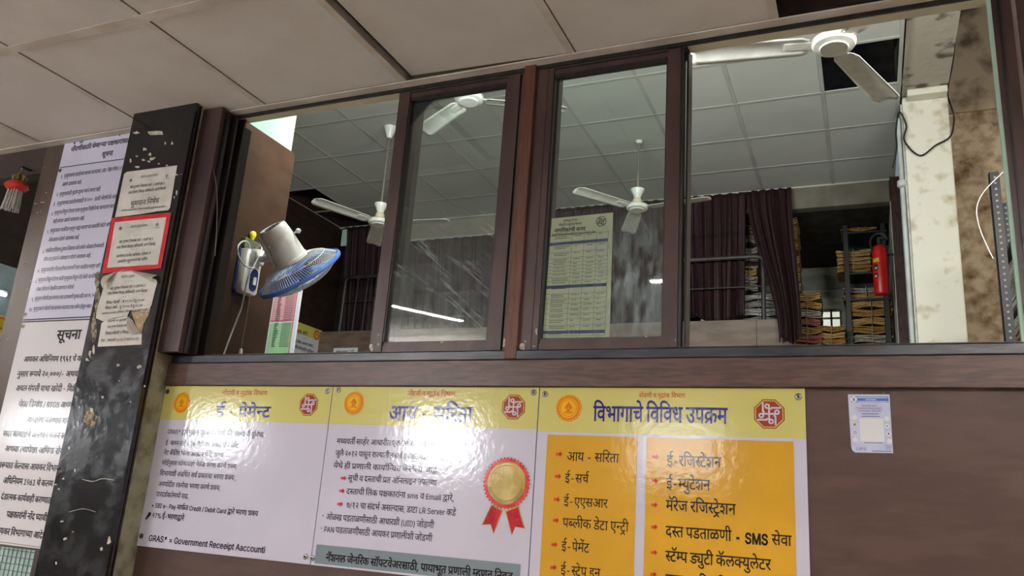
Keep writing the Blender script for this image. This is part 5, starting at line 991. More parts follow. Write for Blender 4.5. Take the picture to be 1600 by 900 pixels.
# ------------------------------------------------------------------ the windows over the counter
win = empty('window_1', (-1, WY, 1.62), 'dark brown sliding window over the counter with two glazed sashes', kind='structure')
ZS, ZH = 1.2 + 0.45, 1.2 + 1.345
MB().box(-2.19, 2.6, WY - 0.012, WY + 0.16, 1.2 + 0.4205, ZS).build('sill', sill_m, win, bevel=0.004)
sl = MB()
for k in range(3):
    sl.box(-2.1, 2.6, WY + 0.012 + 0.036 * k, WY + 0.018 + 0.036 * k, ZS, ZS + 0.006)
sl.build('sill_track', track_m, win)
hd = MB()
hd.box(-2.19, 2.6, WY - 0.004, WY + 0.003, ZH, CZ - 0.003)
for x0, x1 in ((-1.40, -0.947), (-0.86, -0.428)):
    for k in range(3):
        hd.box(x0, x1, WY + 0.004 + 0.03 * k, WY + 0.012 + 0.03 * k, ZH - 0.006, ZH + 0.01)
hd.build('head_track', track_m, win)
# left jamb: brown frame, then dark channels
MB().box(-2.198, -2.105, WY - 0.07, WY + 0.02, ZS, CZ - 0.003).build('left_jamb', frame_m, win)
lt = MB()
for x0, x1, y in ((-2.105, -2.088, WY - 0.05), (-2.115, -2.076, WY - 0.022), (-2.115, -2.066, WY + 0.008)):
    lt.box(x0, x1, y, y + 0.008, ZS, ZH)
lt.box(-2.46, -2.115, WY - 0.045, WY + 0.10, ZS, ZH)
lt.build('jamb_track', track_m, win)
lc = MB()
lc.tube(smooth_path([at(327, 215, Y=WY - 0.06), at(333, 260, Y=WY - 0.06), at(339, 300, Y=WY - 0.06), at(339, 350, Y=WY - 0.06), at(336, 400, Y=WY - 0.06)]), 0.0016, 5)
lc.build('loose_wire', mat('wire_grey', (120, 112, 108), 0.6, 0.3, var=0.1), win)
# centre mullion
MB().box(-0.947, -0.86, WY, WY + 0.12, ZS, CZ - 0.003).build('mullion', frame_m, win)
MB().box(-0.935, -0.897, WY - 0.014, WY, 1.2 + 0.424, CZ - 0.003).build('mullion_cover', post_m, win, bevel=0.002)
ch = MB()
for i, (cx, cy, w, h) in enumerate([(788, 537, 4, 9), (816, 541, 7, 6), (821, 533, 3, 4)]):
    flake(ch, cx, cy, w, h, WY - 0.0013, 40 + i)
ch.build('paint_chip', chip_m, win)
# right jamb
MB().box(0.327, 0.335, WY + 0.0, WY + 0.016, ZS, ZH + 0.004).build('lit_jamb_edge', mint_m, win)  # light on the frame's inner edge put in as pale mint colour
MB().box(0.335, 0.377, WY - 0.004, WY + 0.016, ZS, CZ - 0.003).build('right_jamb', frame_m, win)
MB().box(0.347, 0.352, WY - 0.007, WY - 0.003, ZS, CZ - 0.003).build('jamb_track', track_m, win)
MB().box(0.377, 0.389, WY + 0.008, WY + 0.016, ZS, CZ - 0.003).build('jamb_strip', mat('pinkish_strip', (196, 176, 170), 0.6, 0.3, var=0.1), win)
MB().box(0.389, 0.47, WY - 0.004, WY + 0.016, ZS, CZ - 0.003).build('end_post', frame_m, win)

gl1 = glass_mat('pane_glass', (0.92, 0.965, 0.945), 0.30, 3.0, -38, 0.016, at(700, 480, Y=WY), 0.26, 0.08)
gl2 = glass_mat('pane_glass_smeared', (0.93, 0.97, 0.95), 0.16, 2.4, -60, 0.018, at(1012, 440, Y=WY), 0.24, 0.34)


def sash(x0, x1, lstile, rstile, y, g, chips):
    root = MB()
    root.box(x0, x0 + lstile, y, y + 0.028, 1.2 + 0.453, ZH)
    root.box(x1 - rstile, x1, y, y + 0.028, 1.2 + 0.453, ZH)
    root.box(x0 + lstile, x1 - rstile, y + 0.004, y + 0.026, 1.2 + 0.453, 1.2 + 0.472)
    root.box(x0 + lstile, x1 - rstile, y + 0.008, y + 0.024, 1.2 + 0.472, 1.2 + 0.485)
    root.box(x0 + lstile, x1 - rstile, y + 0.004, y + 0.026, 1.2 + 1.322, ZH)
    s = root.build('sash', frame_m, win)
    MB().box(x0 + lstile - 0.004, x1 - rstile + 0.004, y + 0.014, y + 0.018, 1.2 + 0.48, 1.2 + 1.326).build('glass_pane', g, s)
    gk = MB()
    for xx in (x0 + lstile, x1 - rstile - 0.004):
        gk.box(xx, xx + 0.004, y + 0.003, y + 0.012, 1.2 + 0.485, 1.2 + 1.322)
    gk.box(x0 + lstile, x1 - rstile, y + 0.003, y + 0.012, 1.2 + 1.310, 1.2 + 1.322)
    gk.build('gasket', track_m, s)
    c = MB()
    for i, (cx, cy, w, h) in enumerate(chips):
        flake(c, cx, cy, w, h, y - 0.0012, 60 + i)
    c.build('paint_chip', chip_m, s)
    return s


sash(-1.398, -0.955, 0.042, 0.045, WY + 0.002, gl1, [(580, 543, 3.5, 8), (591, 538, 2, 3), (592, 523, 1.5, 2), (690, 535, 3, 1)])
sash(-0.86, -0.447, 0.019, 0.039, WY + 0.002, gl2, [(838, 518, 1.6, 7), (834, 541, 3, 1.5), (1010, 526, 2, 1), (1055, 531, 1, 2)])
rs = MB()
rs.box(-0.445, -0.438, WY + 0.0, WY + 0.03, ZS, ZH)
rs.box(-0.434, -0.428, WY + 0.02, WY + 0.07, ZS, ZH)
rs.build('channel', track_m, win)
# frames of the slid-back rear sashes, standing behind the glass
rb = MB()
rb.box(-1.40, -1.375, WY + 0.045, WY + 0.075, ZS, ZH)
rb.box(-1.365, -1.345, WY + 0.055, WY + 0.085, ZS, ZH)
rb.box(-0.868, -0.838, WY + 0.045, WY + 0.075, ZS, ZH)
rb.build('rear_sash_frame', track_m, win)

# ------------------------------------------------------------------ printed emblems
def emblem(pr, c, R):
    """round orange seal with a lamp motif"""
    pr.disc('orange', c, R * 0.93, 1.0, 96, 0, 1, 0.08, 24)
    pr.disc('gold', c, R * 0.90, 1.5, 48, R * 0.86)
    pr.disc('gold', c, R * 0.74, 2.0, 48)
    pr.disc('orange', c, R * 0.64, 2.5, 48, R * 0.59)
    for k in range(28):
        a = 2 * PI * k / 28
        pr.disc('gold', c + (pr.u * math.cos(a) + Vector((0, 0, 1)) * math.sin(a)) * R * 0.95, R * 0.045, 2.5, 8)
    q = lambda x, z: c + pr.u * x * R + Vector((0, 0, 1)) * z * R
    body = [(-0.30, -0.40), (0.30, -0.40), (0.34, -0.30), (0.14, -0.27), (0.12, -0.12), (0.30, 0.0), (0.26, 0.10), (0.10, 0.12), (0.12, 0.24), (0.05, 0.34), (0, 0.50),
            (-0.05, 0.34), (-0.12, 0.24), (-0.10, 0.12), (-0.26, 0.10), (-0.30, 0.0), (-0.12, -0.12), (-0.14, -0.27), (-0.34, -0.30)]
    pr.poly3('orange', [q(x, z) for x, z in body], 3.0)
    for x in (-0.13, 0.13):
        pr.disc('orange', q(x, 0.18), R * 0.07, 3.0, 12)
    pr.disc('gold', q(0, 0.16), R * 0.05, 3.5, 12)
    pr.disc('gold', q(0, -0.02), R * 0.06, 3.5, 12)
    pr.stroke('gold', [q(-0.22, -0.34), q(0.22, -0.34)], R * 0.03, 3.5)


def octa(pr, c, R):
    """octagonal brown seal with four hooked strokes round a cross"""
    oc = lambda k: [c + (pr.u * math.cos(PI / 8 + i * PI / 4) + Vector((0, 0, 1)) * math.sin(PI / 8 + i * PI / 4)) * R * k for i in range(8)]
    pr.poly3('maroon', oc(1.0), 1.0)
    pr.poly3('yellow', oc(0.93), 1.5)
    pr.poly3('maroon', oc(0.87), 2.0)
    w = R * 0.11
    for k in range(4):
        ca, sa = math.cos(k * PI / 2), math.sin(k * PI / 2)
        g = lambda x, z: c + pr.u * (x * ca - z * sa) * R + Vector((0, 0, 1)) * (x * sa + z * ca) * R
        e = 0.15 * k
        pr.stroke('white', [g(0, 0), g(0, 0.50)], w, 2.5 + e)
        pr.disc('white', g(-0.11, 0.48), R * 0.17, 2.6 + e, 20, R * 0.07)
        pr.stroke('white', [g(-0.38, 0.16), g(-0.38, 0.68)], w, 2.55 + e)
        pr.stroke('white', [g(-0.38, 0.16), g(-0.30, 0.10)], w, 2.65 + e)


def arrow(pr, cx, cy, s, key='red'):
    P = lambda x, y: pr.P(cx + x * s, cy + y * s)
    pr.poly3(key, [P(-0.15, -0.5), P(0.3, -0.5), P(0.3, -1.0), P(1.1, 0), P(0.3, 1.0), P(0.3, 0.5), P(-0.15, 0.5)], 2)
    for x in (-0.55, -0.95):
        pr.poly3(key, [P(x, -0.5), P(x + 0.25, -0.5), P(x + 0.25, 0.5), P(x, 0.5)], 2)


def screw(px, py, Y, parent, r, dark=False):
    b = MB()
    c = at(px, py, Y=Y)
    b.lathe([(r, 0), (r, 0.0015), (r * 0.8, 0.003), (r * 0.3, 0.0035)], c, (0, -1, 0), 20)
    o = b.build('screw_cap', MATS['steel'] if not dark else mat('dull_screw', (96, 88, 82), 0.5, 0.5, metal=0.6, var=0.2), parent, smooth=True)
    MB().lathe([(r * 0.38, 0), (r * 0.38, 0.0042)], c, (0, -1, 0), 12).build('screw_head', black_m if not dark else MATS['dull_screw'], o)


BY = WY - 0.005               # front face of the signboards


def board(name, label, x0, x1, z0, z1, group):
    root = empty(name, ((x0 + x1) / 2, WY, z0), label, 'signboard', group)
    MB().box(x0, x1, BY, WY - 0.0002, z0, z1).build('sheet', white_p, root)
    return root


Zt, Zb = 1.2 + 0.344, 1.2 - 0.179
zh = at(513, 662, Y=BY).z
xb = [-2.2095, -1.518, -0.8435, 0.1365 - 0.0]
xb = [at(255, 601, Y=BY).x, at(521.8, 602, Y=BY).x, at(844.2, 604, Y=BY).x, at(1257.5, 607, Y=BY).x]
G3 = 'printed information boards in a row below the counter windows'
b1 = board('information_board', 'yellow and white signboard headed ई - पेमेन्ट, at the left end of the row', xb[0], xb[1] - 0.003, Zb, Zt, G3)
b2 = board('information_board', 'yellow and white signboard headed आय - सरिता, with a red ribbon rosette', xb[1], xb[2] - 0.003, Zb, Zt, G3)
b3 = board('information_board', 'yellow and white signboard with two amber lists and red arrows', xb[2], xb[3], Zb - 0.02, Zt, G3)
for b, i in ((b1, 0), (b2, 1), (b3, 2)):
    MB().box(xb[i], xb[i + 1] - (0.003 if i < 2 else 0), BY - 0.0004, BY - 0.0001, zh if i < 2 else at(1258, 685.6, Y=BY).z, Zt).build('header_band', yellow_p, b)

NM = dict(orange='emblem', gold='emblem', maroon='octagon_seal', white='octagon_seal', yellow='octagon_seal', pink='rosette', rim='rosette', medal='rosette', crimson='ribbon',
          red='lettering', navy='title')
p = Print(b1, Y=BY - 0.0004)
p.T('नोंदणी व मुद्रांक विभाग', 'red', 346.5, 610.8, 417, 6.5)
p.T('ई', 'navy', 336.5, 634.5, 349, 15.5, 0.03)
p.T('-', 'navy', 355.5, 634.5, 362.5, 16, 0.03)
p.T('पेमेन्ट', 'navy', 371.5, 635.4, 421, 15.5, 0.03)
emblem(p, p.P(284.3, 629.4), 0.0355)
octa(p, p.P(482.4, 632.3), 0.037)
p.T('GRAS* द्वारे मुद्रांक शुल्क व नोंदणी फी भरण्याची सुविधा.', 'k', 261.7, 670.8, 412.8, 7)
p.T('ई-चलन व ई - एसबीटीआर अथवा ग्रीन पेमेंट', 'k', 258.5, 688.7, 372, 6.5)
p.T('नेट बँकींग किंवा काऊंटर पेमेंट शक्य.', 'k', 255.6, 704, 350, 6.5)
p.T('सोईनुसार कोणत्याही वेळेस भरणा करणे शक्य,', 'k', 252.8, 719.6, 370, 6.5)
p.T('विभागाशी संबधित सर्व प्रकारचा भरणा शक्य ,', 'k', 249.5, 735.9, 368.5, 7)
p.T('अमर्यादीत रकमेचा भरणा करणे शक्य,', 'k', 246.9, 752.6, 344, 7)
p.T('पारदर्शकतेमध्ये वाढ,', 'k', 243.6, 768.6, 294.6, 7)
p.T('• SBI e- Pay मार्फत Credit / Debit Card द्वारे भरणा शक्य', 'k', 236.7, 785.6, 402.7, 7, 0.015)
p.T('97% ई-भरणाद्वारे', 'k', 237.5, 801.3, 287, 7.5, 0.015)
p.T('GRAS* = Government Receeipt Aaccounti', 'k', 231.9, 835.5, 413.8, 9.5, 0.02)
for k in range(3):
    c = p.P(229 + 2.4 * k, 810 - 3.4 * k)
    p.disc('k', c, 0.004 + 0.0012 * k, 1, 10)
p.build(INKS, NM)
for px, py, d in ((262, 612, 1), (511.5, 611.5, 0), (221, 837.5, 1), (477.6, 869.6, 0)):
    screw(px, py, BY - 0.0003, b1, 0.0085, bool(d))

p = Print(b2, Y=BY - 0.0004)
p.T('नोंदणी व मुद्रांक विभाग', 'red', 636.4, 611.5, 711, 7, 0.01)
p.T('आय', 'navy', 606.5, 635, 649.5, 22, 0.03)
p.T('-', 'navy', 657.5, 635, 666.5, 22, 0.03)
p.T('सरिता', 'navy', 676, 636, 737, 22, 0.03)
emblem(p, p.P(553.2, 629.6), 0.0355)
octa(p, p.P(802.5, 636), 0.037)
p.T('मध्यवर्ती सर्व्हर आधारीत एकात्मीक प्रणाली', 'k', 525.9, 685.3, 677.9, 8)
p.T('जुलै २०१२ पासून राज्यातील सर्व कार्यालयात', 'k', 524, 704, 668, 8)
p.T('येथे ही प्रणाली कार्यान्वित केलेली आहे', 'k', 521, 723, 682, 8)
p.T('सूची व दस्ताची प्रत ऑनलाइन उपलब्ध', 'k', 543.4, 742.4, 682, 8.5)
p.T('दस्ताची लिंक पक्षकारांना sms व Email द्वारे,', 'k', 540.8, 763.4, 709.3, 8.5)
p.T('७/१२ चा संदर्भ असल्यास, डाटा LR Server कडे', 'k', 541, 784.4, 712, 9)
p.T('ओळख पडताळणीसाठी आधारशी (UID) जोडणी', 'k', 509, 802.8, 677.6, 9)
p.T('PAN पडताळणीसाठी आयकर प्रणालीशी जोडणी', 'k', 505.8, 822, 675, 9)
p.disc('k', p.P(505, 805.5), 0.0018)
p.disc('red', p.P(502.3, 825), 0.0018)
for ax, ay in ((537, 747.2), (534.3, 767), (531.5, 787.6)):
    arrow(p, ax, ay, 4.0, 'red')
a, b, c = p.P(495, 850.5), p.P(491.5, 880), p.P(813.5, 883)
p.poly3('slate', [Vector((a.x, a.y, a.z)), Vector((c.x, a.y, a.z)), Vector((c.x, a.y, b.z)), Vector((a.x, a.y, b.z))], 1)
p.T('नॅशनल जेनरिक सॉफ्टवेअरसाठी, पायाभूत प्रणाली म्हणून निवड', 'k', 509.3, 865.5, 801, 10.5, 0.03, lift=2)
c = p.P(791.5, 754.7)
R = (p.P(791.5, 714.5) - p.P(791.5, 795)).length / 2
for pts in ([(768, 788), (786, 797), (771.5, 834.5), (766.8, 819.2), (752.7, 820)], [(789, 798), (810, 790), (820.7, 826), (805, 823.5), (799.3, 837)]):
    p.poly('rim', pts, 1)
    m = (sum(q[0] for q in pts) / 5, sum(q[1] for q in pts) / 5)
    p.poly('crimson', [(m[0] + (q[0] - m[0]) * 0.86, m[1] + (q[1] - m[1]) * 0.9) for q in pts], 1.5)
p.disc('pink', c, R * 0.95, 2, 320, 0, 1, 0.08, 40)
p.disc('rim', c, R * 0.84, 2.5, 60)
p.disc('medal', c, R * 0.79, 3, 60, R * 0.70)
p.disc('medal', c, R * 0.67, 3, 60)
for k in range(30):
    a = PI * (1.1 + 0.8 * k / 29)
    p.disc('k', c + (p.u * math.cos(a) + Vector((0, 0, 1)) * math.sin(a)) * R * 0.74, R * 0.02, 3.5, 6)
p.build(INKS, NM)
for px, py in ((529, 609.8), (834, 613.5), (488.3, 872)):
    screw(px, py, BY - 0.0003, b2, 0.0085)

p = Print(b3, Y=BY - 0.0004)
p.T('नोंदणी व मुद्रांक विभाग', 'red', 998, 614.5, 1070.5, 6.5)
p.T('विभागाचे विविध उपक्रम', 'navy', 926.7, 635, 1136.5, 22.5, 0.025)
emblem(p, p.P(888.7, 637.6), 0.037)
octa(p, p.P(1201.9, 646.8), 0.0385)
for tl, tr in (((855.6, 679), (996, 683)), ((1010.6, 683.5), (1239.5, 692.5))):
    a, b = p.P(*tl), p.P(*tr)
    p.poly3('amber', [Vector((a.x, a.y, a.z)), Vector((b.x, a.y, a.z)), Vector((b.x, a.y, Zb)), Vector((a.x, a.y, Zb))], 1)
for ax, ay in ((873.8, 709.5), (872, 744.5), (870.3, 780.5), (868.7, 813.2), (866.4, 851), (865, 886.7), (1024, 714), (1023, 751.3), (1022.5, 789), (1022.5, 823.4), (1022, 863.2), (1021, 897.5)):
    arrow(p, ax, ay, 4.6, 'red')
p.T('आय - सरिता', 'k', 885.5, 706.5, 967, 13.5, lift=2)
p.T('ई-सर्च', 'k', 882.7, 740.3, 919.5, 13, lift=2)
p.T('ई-एएसआर', 'k', 880.8, 776.5, 949.6, 13, lift=2)
p.T('पब्लीक डेटा एन्ट्री', 'k', 879, 809.5, 982.3, 14, lift=2)
p.T('ई-पेमेंट', 'k', 877.3, 846, 920.5, 14, lift=2)
p.T('ई-स्टेप इन', 'k', 876, 883, 938, 14, lift=2)
p.T('ई-रजिस्टेशन', 'k', 1042, 711.5, 1126.5, 16, 0.012, lift=2)
p.T('ई-म्युटेशन', 'k', 1041.5, 747, 1109.4, 16, 0.012, lift=2)
p.T('मॅरेज रजिस्ट्रेशन', 'k', 1040.5, 781.5, 1149.5, 16, 0.012, lift=2)
p.T('दस्त पडताळणी', 'k', 1040.3, 821.8, 1143, 16, 0.012, lift=2)
p.T('-', 'k', 1149, 830, 1157, 18, 0.05, lift=2)
p.T('SMS', 'k', 1164, 832, 1200.5, 17, 0.05, lift=2)
p.T('सेवा', 'k', 1206, 835, 1237, 16, 0.012, lift=2)
p.T('स्टॅम्प ड्युटी कॅलक्युलेटर', 'k', 1039.8, 860.5, 1204.7, 16, 0.012, lift=2)
p.T('सत्यप्रत मिळविणे', 'k', 1039.8, 897.3, 1150, 16, 0.012, lift=2)
p.build(INKS, dict(NM, amber='list_panel'))
for px, py in ((852, 616), (1247.5, 620)):
    screw(px, py, BY - 0.0003, b3, 0.0085)

# ------------------------------------------------------------------ payment card on the brown panel
cy_ = WY - 0.0015
card = empty('payment_card', at(1360, 708, Y=WY), 'small lilac and white payment card stuck on the brown panel', 'card')
TL, TR, BR, BL = at(1324.7, 616, Y=cy_), at(1389.7, 616.3, Y=cy_), at(1395.6, 708, Y=cy_), at(1330.5, 706.9, Y=cy_)
q = lambda u, v: (TL * (1 - u) + TR * u) * (1 - v) + (BL * (1 - u) + BR * u) * v
card_m = mat('card_lilac', (206, 212, 238), 0.3, 0.5, rgb2=(198, 200, 232), vscale=20)
MB().prism([q(0, 0), q(1, 0), q(1, 1), q(0.09, 1), q(0.02, 0.96), q(0.0, 0.9)], (0, 0.0012, 0)).build('sheet', card_m, card)
p = Print(card, Y=cy_ - 0.0002, lift=0.0003)
cb = mat('card_blue', (84, 120, 206), 0.35, 0.5, var=0.1)
cn = mat('card_ink', (84, 84, 128), 0.4, 0.4, var=0.1)
cwh = mat('card_white', (232, 234, 240), 0.35, 0.5, var=0.02)
co = mat('card_brown', (170, 140, 110), 0.4, 0.4, var=0.1)
Q = lambda k, u0, u1, v0, v1, l=1: p.poly3(k, [q(u0, v0), q(u1, v0), q(u1, v1), q(u0, v1)], l)
Q('b', 0.07, 0.97, 0.035, 0.14)
p.disc('w', q(0.14, 0.088), 0.0072, 2, 24)
Q('i', 0.115, 0.135, 0.062, 0.115, 3); Q('i', 0.145, 0.165, 0.062, 0.115, 3); Q('i', 0.12, 0.16, 0.1, 0.118, 3)
for v, u0, u1 in ((0.058, 0.22, 0.95), (0.093, 0.42, 0.68), (0.125, 0.22, 0.95)):
    Q('w', u0, u1, v - 0.006, v + 0.006, 2)
p.T('GANESH', 'n', 1346.5, 632.2, 1369.5, 3.2)
p.T('CHANDRAKANT', 'n', 1337, 636.2, 1379, 3.2)
p.T('CHANDLEKAR', 'n', 1340, 640.2, 1377, 3.2)
Q('n', 0.3, 0.72, 0.334, 0.345); Q('n', 0.3, 0.74, 0.376, 0.387)
Q('w', 0.24, 0.82, 0.42, 0.81)
for u, v, k in ((0.13, 0.405, 'w'), (0.12, 0.525, 'o'), (0.12, 0.66, 'n'), (0.11, 0.785, 'w'), (0.90, 0.42, 'w'), (0.90, 0.545, 'w'), (0.92, 0.675, 'w'), (0.93, 0.8, 'w')):
    p.disc('w', q(u, v), 0.0056, 1, 20)
    p.disc(k, q(u, v), 0.0034, 2, 20, 0.002 if k == 'n' else 0)
Q('i', 0.88, 0.92, 0.535, 0.555, 3); Q('n', 0.90, 0.94, 0.66, 0.69, 3)
Q('n', 0.32, 0.76, 0.828, 0.838)
Q('n', 0.5, 0.97, 0.965, 0.977); Q('n', 0.82, 0.97, 0.88, 0.888); Q('n', 0.82, 0.97, 0.91, 0.918); Q('n', 0.82, 0.97, 0.935, 0.94)
p.T('UPI', 'n', 1337.5, 699, 1354, 4.2)
p.build(dict(b=cb, i=cb, n=cn, w=cwh, o=co), dict(b='header_strip', i='icon', n='lettering', w='print', o='icon'))

# ------------------------------------------------------------------ notice boards left of the pillar
NY = WY - 0.004
xl = at(37, 500, Y=NY).x
n1 = empty('notice_board', (-2.8, WY, 1.8), 'upper lavender notice sheet with ten numbered lines, left of the pillar', 'notice')
zm = at(36, 502, Y=NY).z
MB().box(xl - 0.006, -2.503, NY, WY - 0.0002, zm, CZ - 0.005).build('sheet', lav_p, n1)
n2 = empty('notice_board', (-2.8, WY, 0.98), 'lower white notice with large black lettering, left of the pillar', 'notice')
MB().box(xl - 0.004, -2.503, NY, WY - 0.0002, at(62, 857.5, Y=NY).z, zm - 0.006).build('sheet', notice_p, n2)
p = Print(n1, Y=NY - 0.0004)
p.T('मृत्युपत्राच्या दस्तऐवज', 'k', 112, 217, 205, 6, 0.02)
p.T('नोंदणीसाठी येणाऱ्या पक्षकारांसाठी', 'k', 110.3, 231, 206, 6, 0.02)
p.T('सूचना', 'k', 158.8, 238.6, 176, 6.5, 0.02)
p.stroke('k', [p.P(94, 262), p.P(194, 248.3)], 0.003)
p.stroke('k', [p.P(36.5, 500), p.P(150, 494.5)], 0.004)
h = 5
p.T('१.', 'k', 94.7, 274, 98, h); p.T('मृत्युपत्राचा दस्तऐवज साध्या कागदावर (उदा. लेझर पेपर / ८५', 'k', 100, 273, 192, h)
p.T('असणे आवश्यक आहे.', 'k', 96.7, 286.5, 127.5, h)
p.T('२.', 'k', 87.5, 302.3, 91, h); p.T('मृत्युपत्रासाठी मुद्रांक शुल्क भरावे लागत नाही.', 'k', 92.7, 301.5, 157, h)
p.T('३.', 'k', 83, 317, 86, h); p.T('मृत्युपत्राच्या दस्तऐवजासाठी रू १००/- इतकी नोंदणी फी आकारली', 'k', 89, 316, 190, h)
p.T('४.', 'k', 80, 332, 83, h); p.T('मृत्युपत्र लिहून देणारा यांचा मृत्युपत्र लिहीलेल्या कागदावर स्वत:', 'k', 85, 330.5, 179, h)
p.T('सही/अंगठा असणे आवश्यक आहे.', 'k', 82.5, 344, 131.7, h)
p.T('५.', 'k', 73, 360, 76, h); p.T('मृत्युपत्रावर साक्षीदार म्हणून सह्या करणाऱ्या व्यक्तींचे फोटो आणि', 'k', 78, 358.5, 174, h)
p.T('ओळखपत्र जोडणे आवश्यक आहे.', 'k', 75.3, 373, 123.5, h)
p.T('६.', 'k', 66, 391, 69, h); p.T('साक्षीदाराशिवाय दुय्यम निबंधक यांचे समोर ओळख देण्यासाठी', 'k', 71, 389.5, 162, h)
p.T('योग्य त्या इसमांचे ओळखपत्र जोडणे आवश्यक आहे.', 'k', 67.8, 403.3, 141.5, h)
p.T('७.', 'k', 58, 421.5, 61.5, h); p.T('मृत्युपत्रामधील मिळकतीच्या लाभार्थी यांना साक्षीदार म्हणून सही', 'k', 64, 420, 156, h)
p.T('८.', 'k', 55, 437, 58, h); p.T('मृत्युपत्र लिहून देणार यांची मृत्युपत्र लिहून देते वेळी मानसिक स्थिती', 'k', 59.5, 435.5, 163, h)
p.T('बाबत डॉक्टरचे वैद्यकीय प्रमाणपत्र जोडावे.', 'k', 56, 450, 115.6, h)
p.T('९.', 'k', 49, 466, 52, h); p.T('मृत्युपत्र नोंदणी झाल्यानंतर दस्त हाताळणी शुल्क प्रति पान रू. २०', 'k', 54, 464.6, 148, h)
p.T('१०.', 'k', 45, 482, 50, h); p.T('मृत्युपत्राचे नोंदणी केल्यानंतर सदरचा दस्त स्कॅन होवून स्वत:', 'k', 52, 480.6, 143, h)
p.build(dict(k=lavk_p), dict(k='lettering'))
screw(94, 266.5, NY, n1, 0.008, True)
screw(40, 491.5, NY, n1, 0.008)
p = Print(n2, Y=NY - 0.0004)
p.T('सूचना', 'k', 87.6, 517.5, 125, 13, 0.03)
p.T('आयकर अधिनियम १९६१ चे कलम', 'k', 36.5, 558, 138, 7.5, 0.015)
p.T('नुसार रूपये २०,०००/- अथवा त्यापेक्षा', 'k', 26.4, 581, 152, 7.5, 0.015)
p.T('अचल संपत्ती याचा खरेदी - विक्री', 'k', 24.3, 603, 120, 8, 0.015)
p.T('चेक/ डिमांड / RTGS अथवा', 'k', 28, 627.5, 115, 8, 0.015)
p.T('याव्दारेच करण्यात यावा', 'k', 41.8, 652, 111, 8, 0.015)
p.T('सदर कायद्याचे उल्लंघन करुन रूपये', 'k', 3.8, 673.5, 112, 8, 0.015)
p.T('अथवा त्यापेक्षा अधिक रोख', 'k', 7, 697, 101, 8, 0.015)
p.T('स्वरूपात केल्यास आयकर विभाग', 'k', -6, 722, 92, 8.5, 0.015)
p.T('अधिनियम 1961 चे कलम', 'k', 4, 746.3, 82, 8.5, 0.015)
p.T('दंडात्मक कार्यवाही करण्यात', 'k', 1, 771.6, 79, 8.5, 0.015)
p.T('पक्षकारांनी नोंद घ्यावी', 'k', 9.5, 799, 72, 9, 0.015)
p.T('आयकर विभागाच्या आदेश', 'k', -9, 824.3, 71, 9, 0.015)
p.stroke('k', [p.P(0, 846.5), p.P(64, 855)], 0.001)
p.build(dict(k=noticek_p), dict(k='lettering'))
screw(36.5, 509.5, NY, n2, 0.008)

# wire mesh below the notices
ms = empty('wire_mesh', (-2.7, WY, 0.9), 'square wire mesh over a pale green panel below the white notice', 'mesh')
zt = at(62, 861, Y=WY).z
MB().box(-3.1, -2.655, WY - 0.0035, WY - 0.0005, 0.6, zt).build('backing', mat('pale_green_glass', (176, 204, 200), 0.4, 0.5, rgb2=(150, 182, 178), vscale=8), ms)
wmesh = MB()
for k in range(20):
    x = -2.66 - 0.0225 * k
    wmesh.tube([(x, WY - 0.006, 0.6), (x, WY - 0.006, zt)], 0.0013, 5)
for k in range(14):
    z = zt - 0.006 - 0.0225 * k
    wmesh.tube([(-3.1, WY - 0.0075, z), (-2.655, WY - 0.0075, z)], 0.0013, 5)
wmesh.build('wires', mat('mesh_wire', (96, 92, 84), 0.5, 0.5, metal=0.5, var=0.2), ms)
lw_strip = MB().box(-2.652, -2.60, WY - 0.012, WY, 0.3, zt + 0.004).build('edge_trim', frame_m, lw)

# ------------------------------------------------------------------ papers on the pillar
TPY = PY - 0.0025


def sheet(quad, name, m, parent, y=TPY, t=0.0008, sag=0.0):
    MB().prism([at(px, py, Y=y) for px, py in quad], (0, t, 0)).build(name, m, parent)


def small_logos(p, l, r, s):
    p.disc('pg', p.P(*l), s, 1, 16, s * 0.55)
    p.stroke('pg', [p.P(l[0] - 2.5, l[1]), p.P(l[0] + 2.5, l[1])], s * 0.3)
    p.stroke('pg', [p.P(l[0], l[1] - 2.5), p.P(l[0], l[1] + 2.5)], s * 0.3)
    p.disc('pg', p.P(*r), s, 1, 16, s * 0.7)
    p.disc('pg', p.P(*r), s * 0.4, 1, 12)
    p.stroke('pg', [p.P(r[0] - 4.5, r[1] + 5), p.P(r[0] + 4.5, r[1] + 4)], s * 0.2)


def dots(p, x, y):
    for k in (-1, 0, 1):
        p.disc('pk', p.P(x + 4 * k, y - 0.55 * k), 0.0014, 1, 8)


S1, S2 = 'सह दुय्यम निबंधक वर्ग-२ ठाणे क्र.१', 'तथा विशेष विवाह अधिकारी, ठाणे जिल्हा'
d1 = empty('paper_notice', at(230, 330, Y=PY), 'plain white no smoking paper, topmost on the black pillar', 'notice', 'paper notices on the black pillar')
sheet([(193.8, 272), (198, 268.5), (276.7, 258.4), (265.5, 325), (262, 328.5), (245, 330), (220, 334.5), (179.7, 339.5)], 'sheet', paper_m, d1)
p = Print(d1, Y=TPY)
small_logos(p, (204.5, 282), (260.5, 275), 0.0062)
p.T('नोंदणी व मुद्रांक विभाग', 'pg', 219.8, 275.5, 245.5, 3.2, y1=272)
dots(p, 232, 281.5)
p.T('सह दुय्यम निबंधक वर्ग-२ ठाणे क्र.१', 'pk', 203, 291, 257, 3.6, 0.004, y1=285)
p.T('तथा विशेष विवाह अधिकारी, ठाणे जिल्हा', 'pk', 200, 300, 259, 3.6, 0.004, y1=292.5)
dots(p, 227.5, 303.5)
p.T('धुमपान निषेध', 'pk', 203.5, 315.5, 248, 7, 0.004, y1=310)
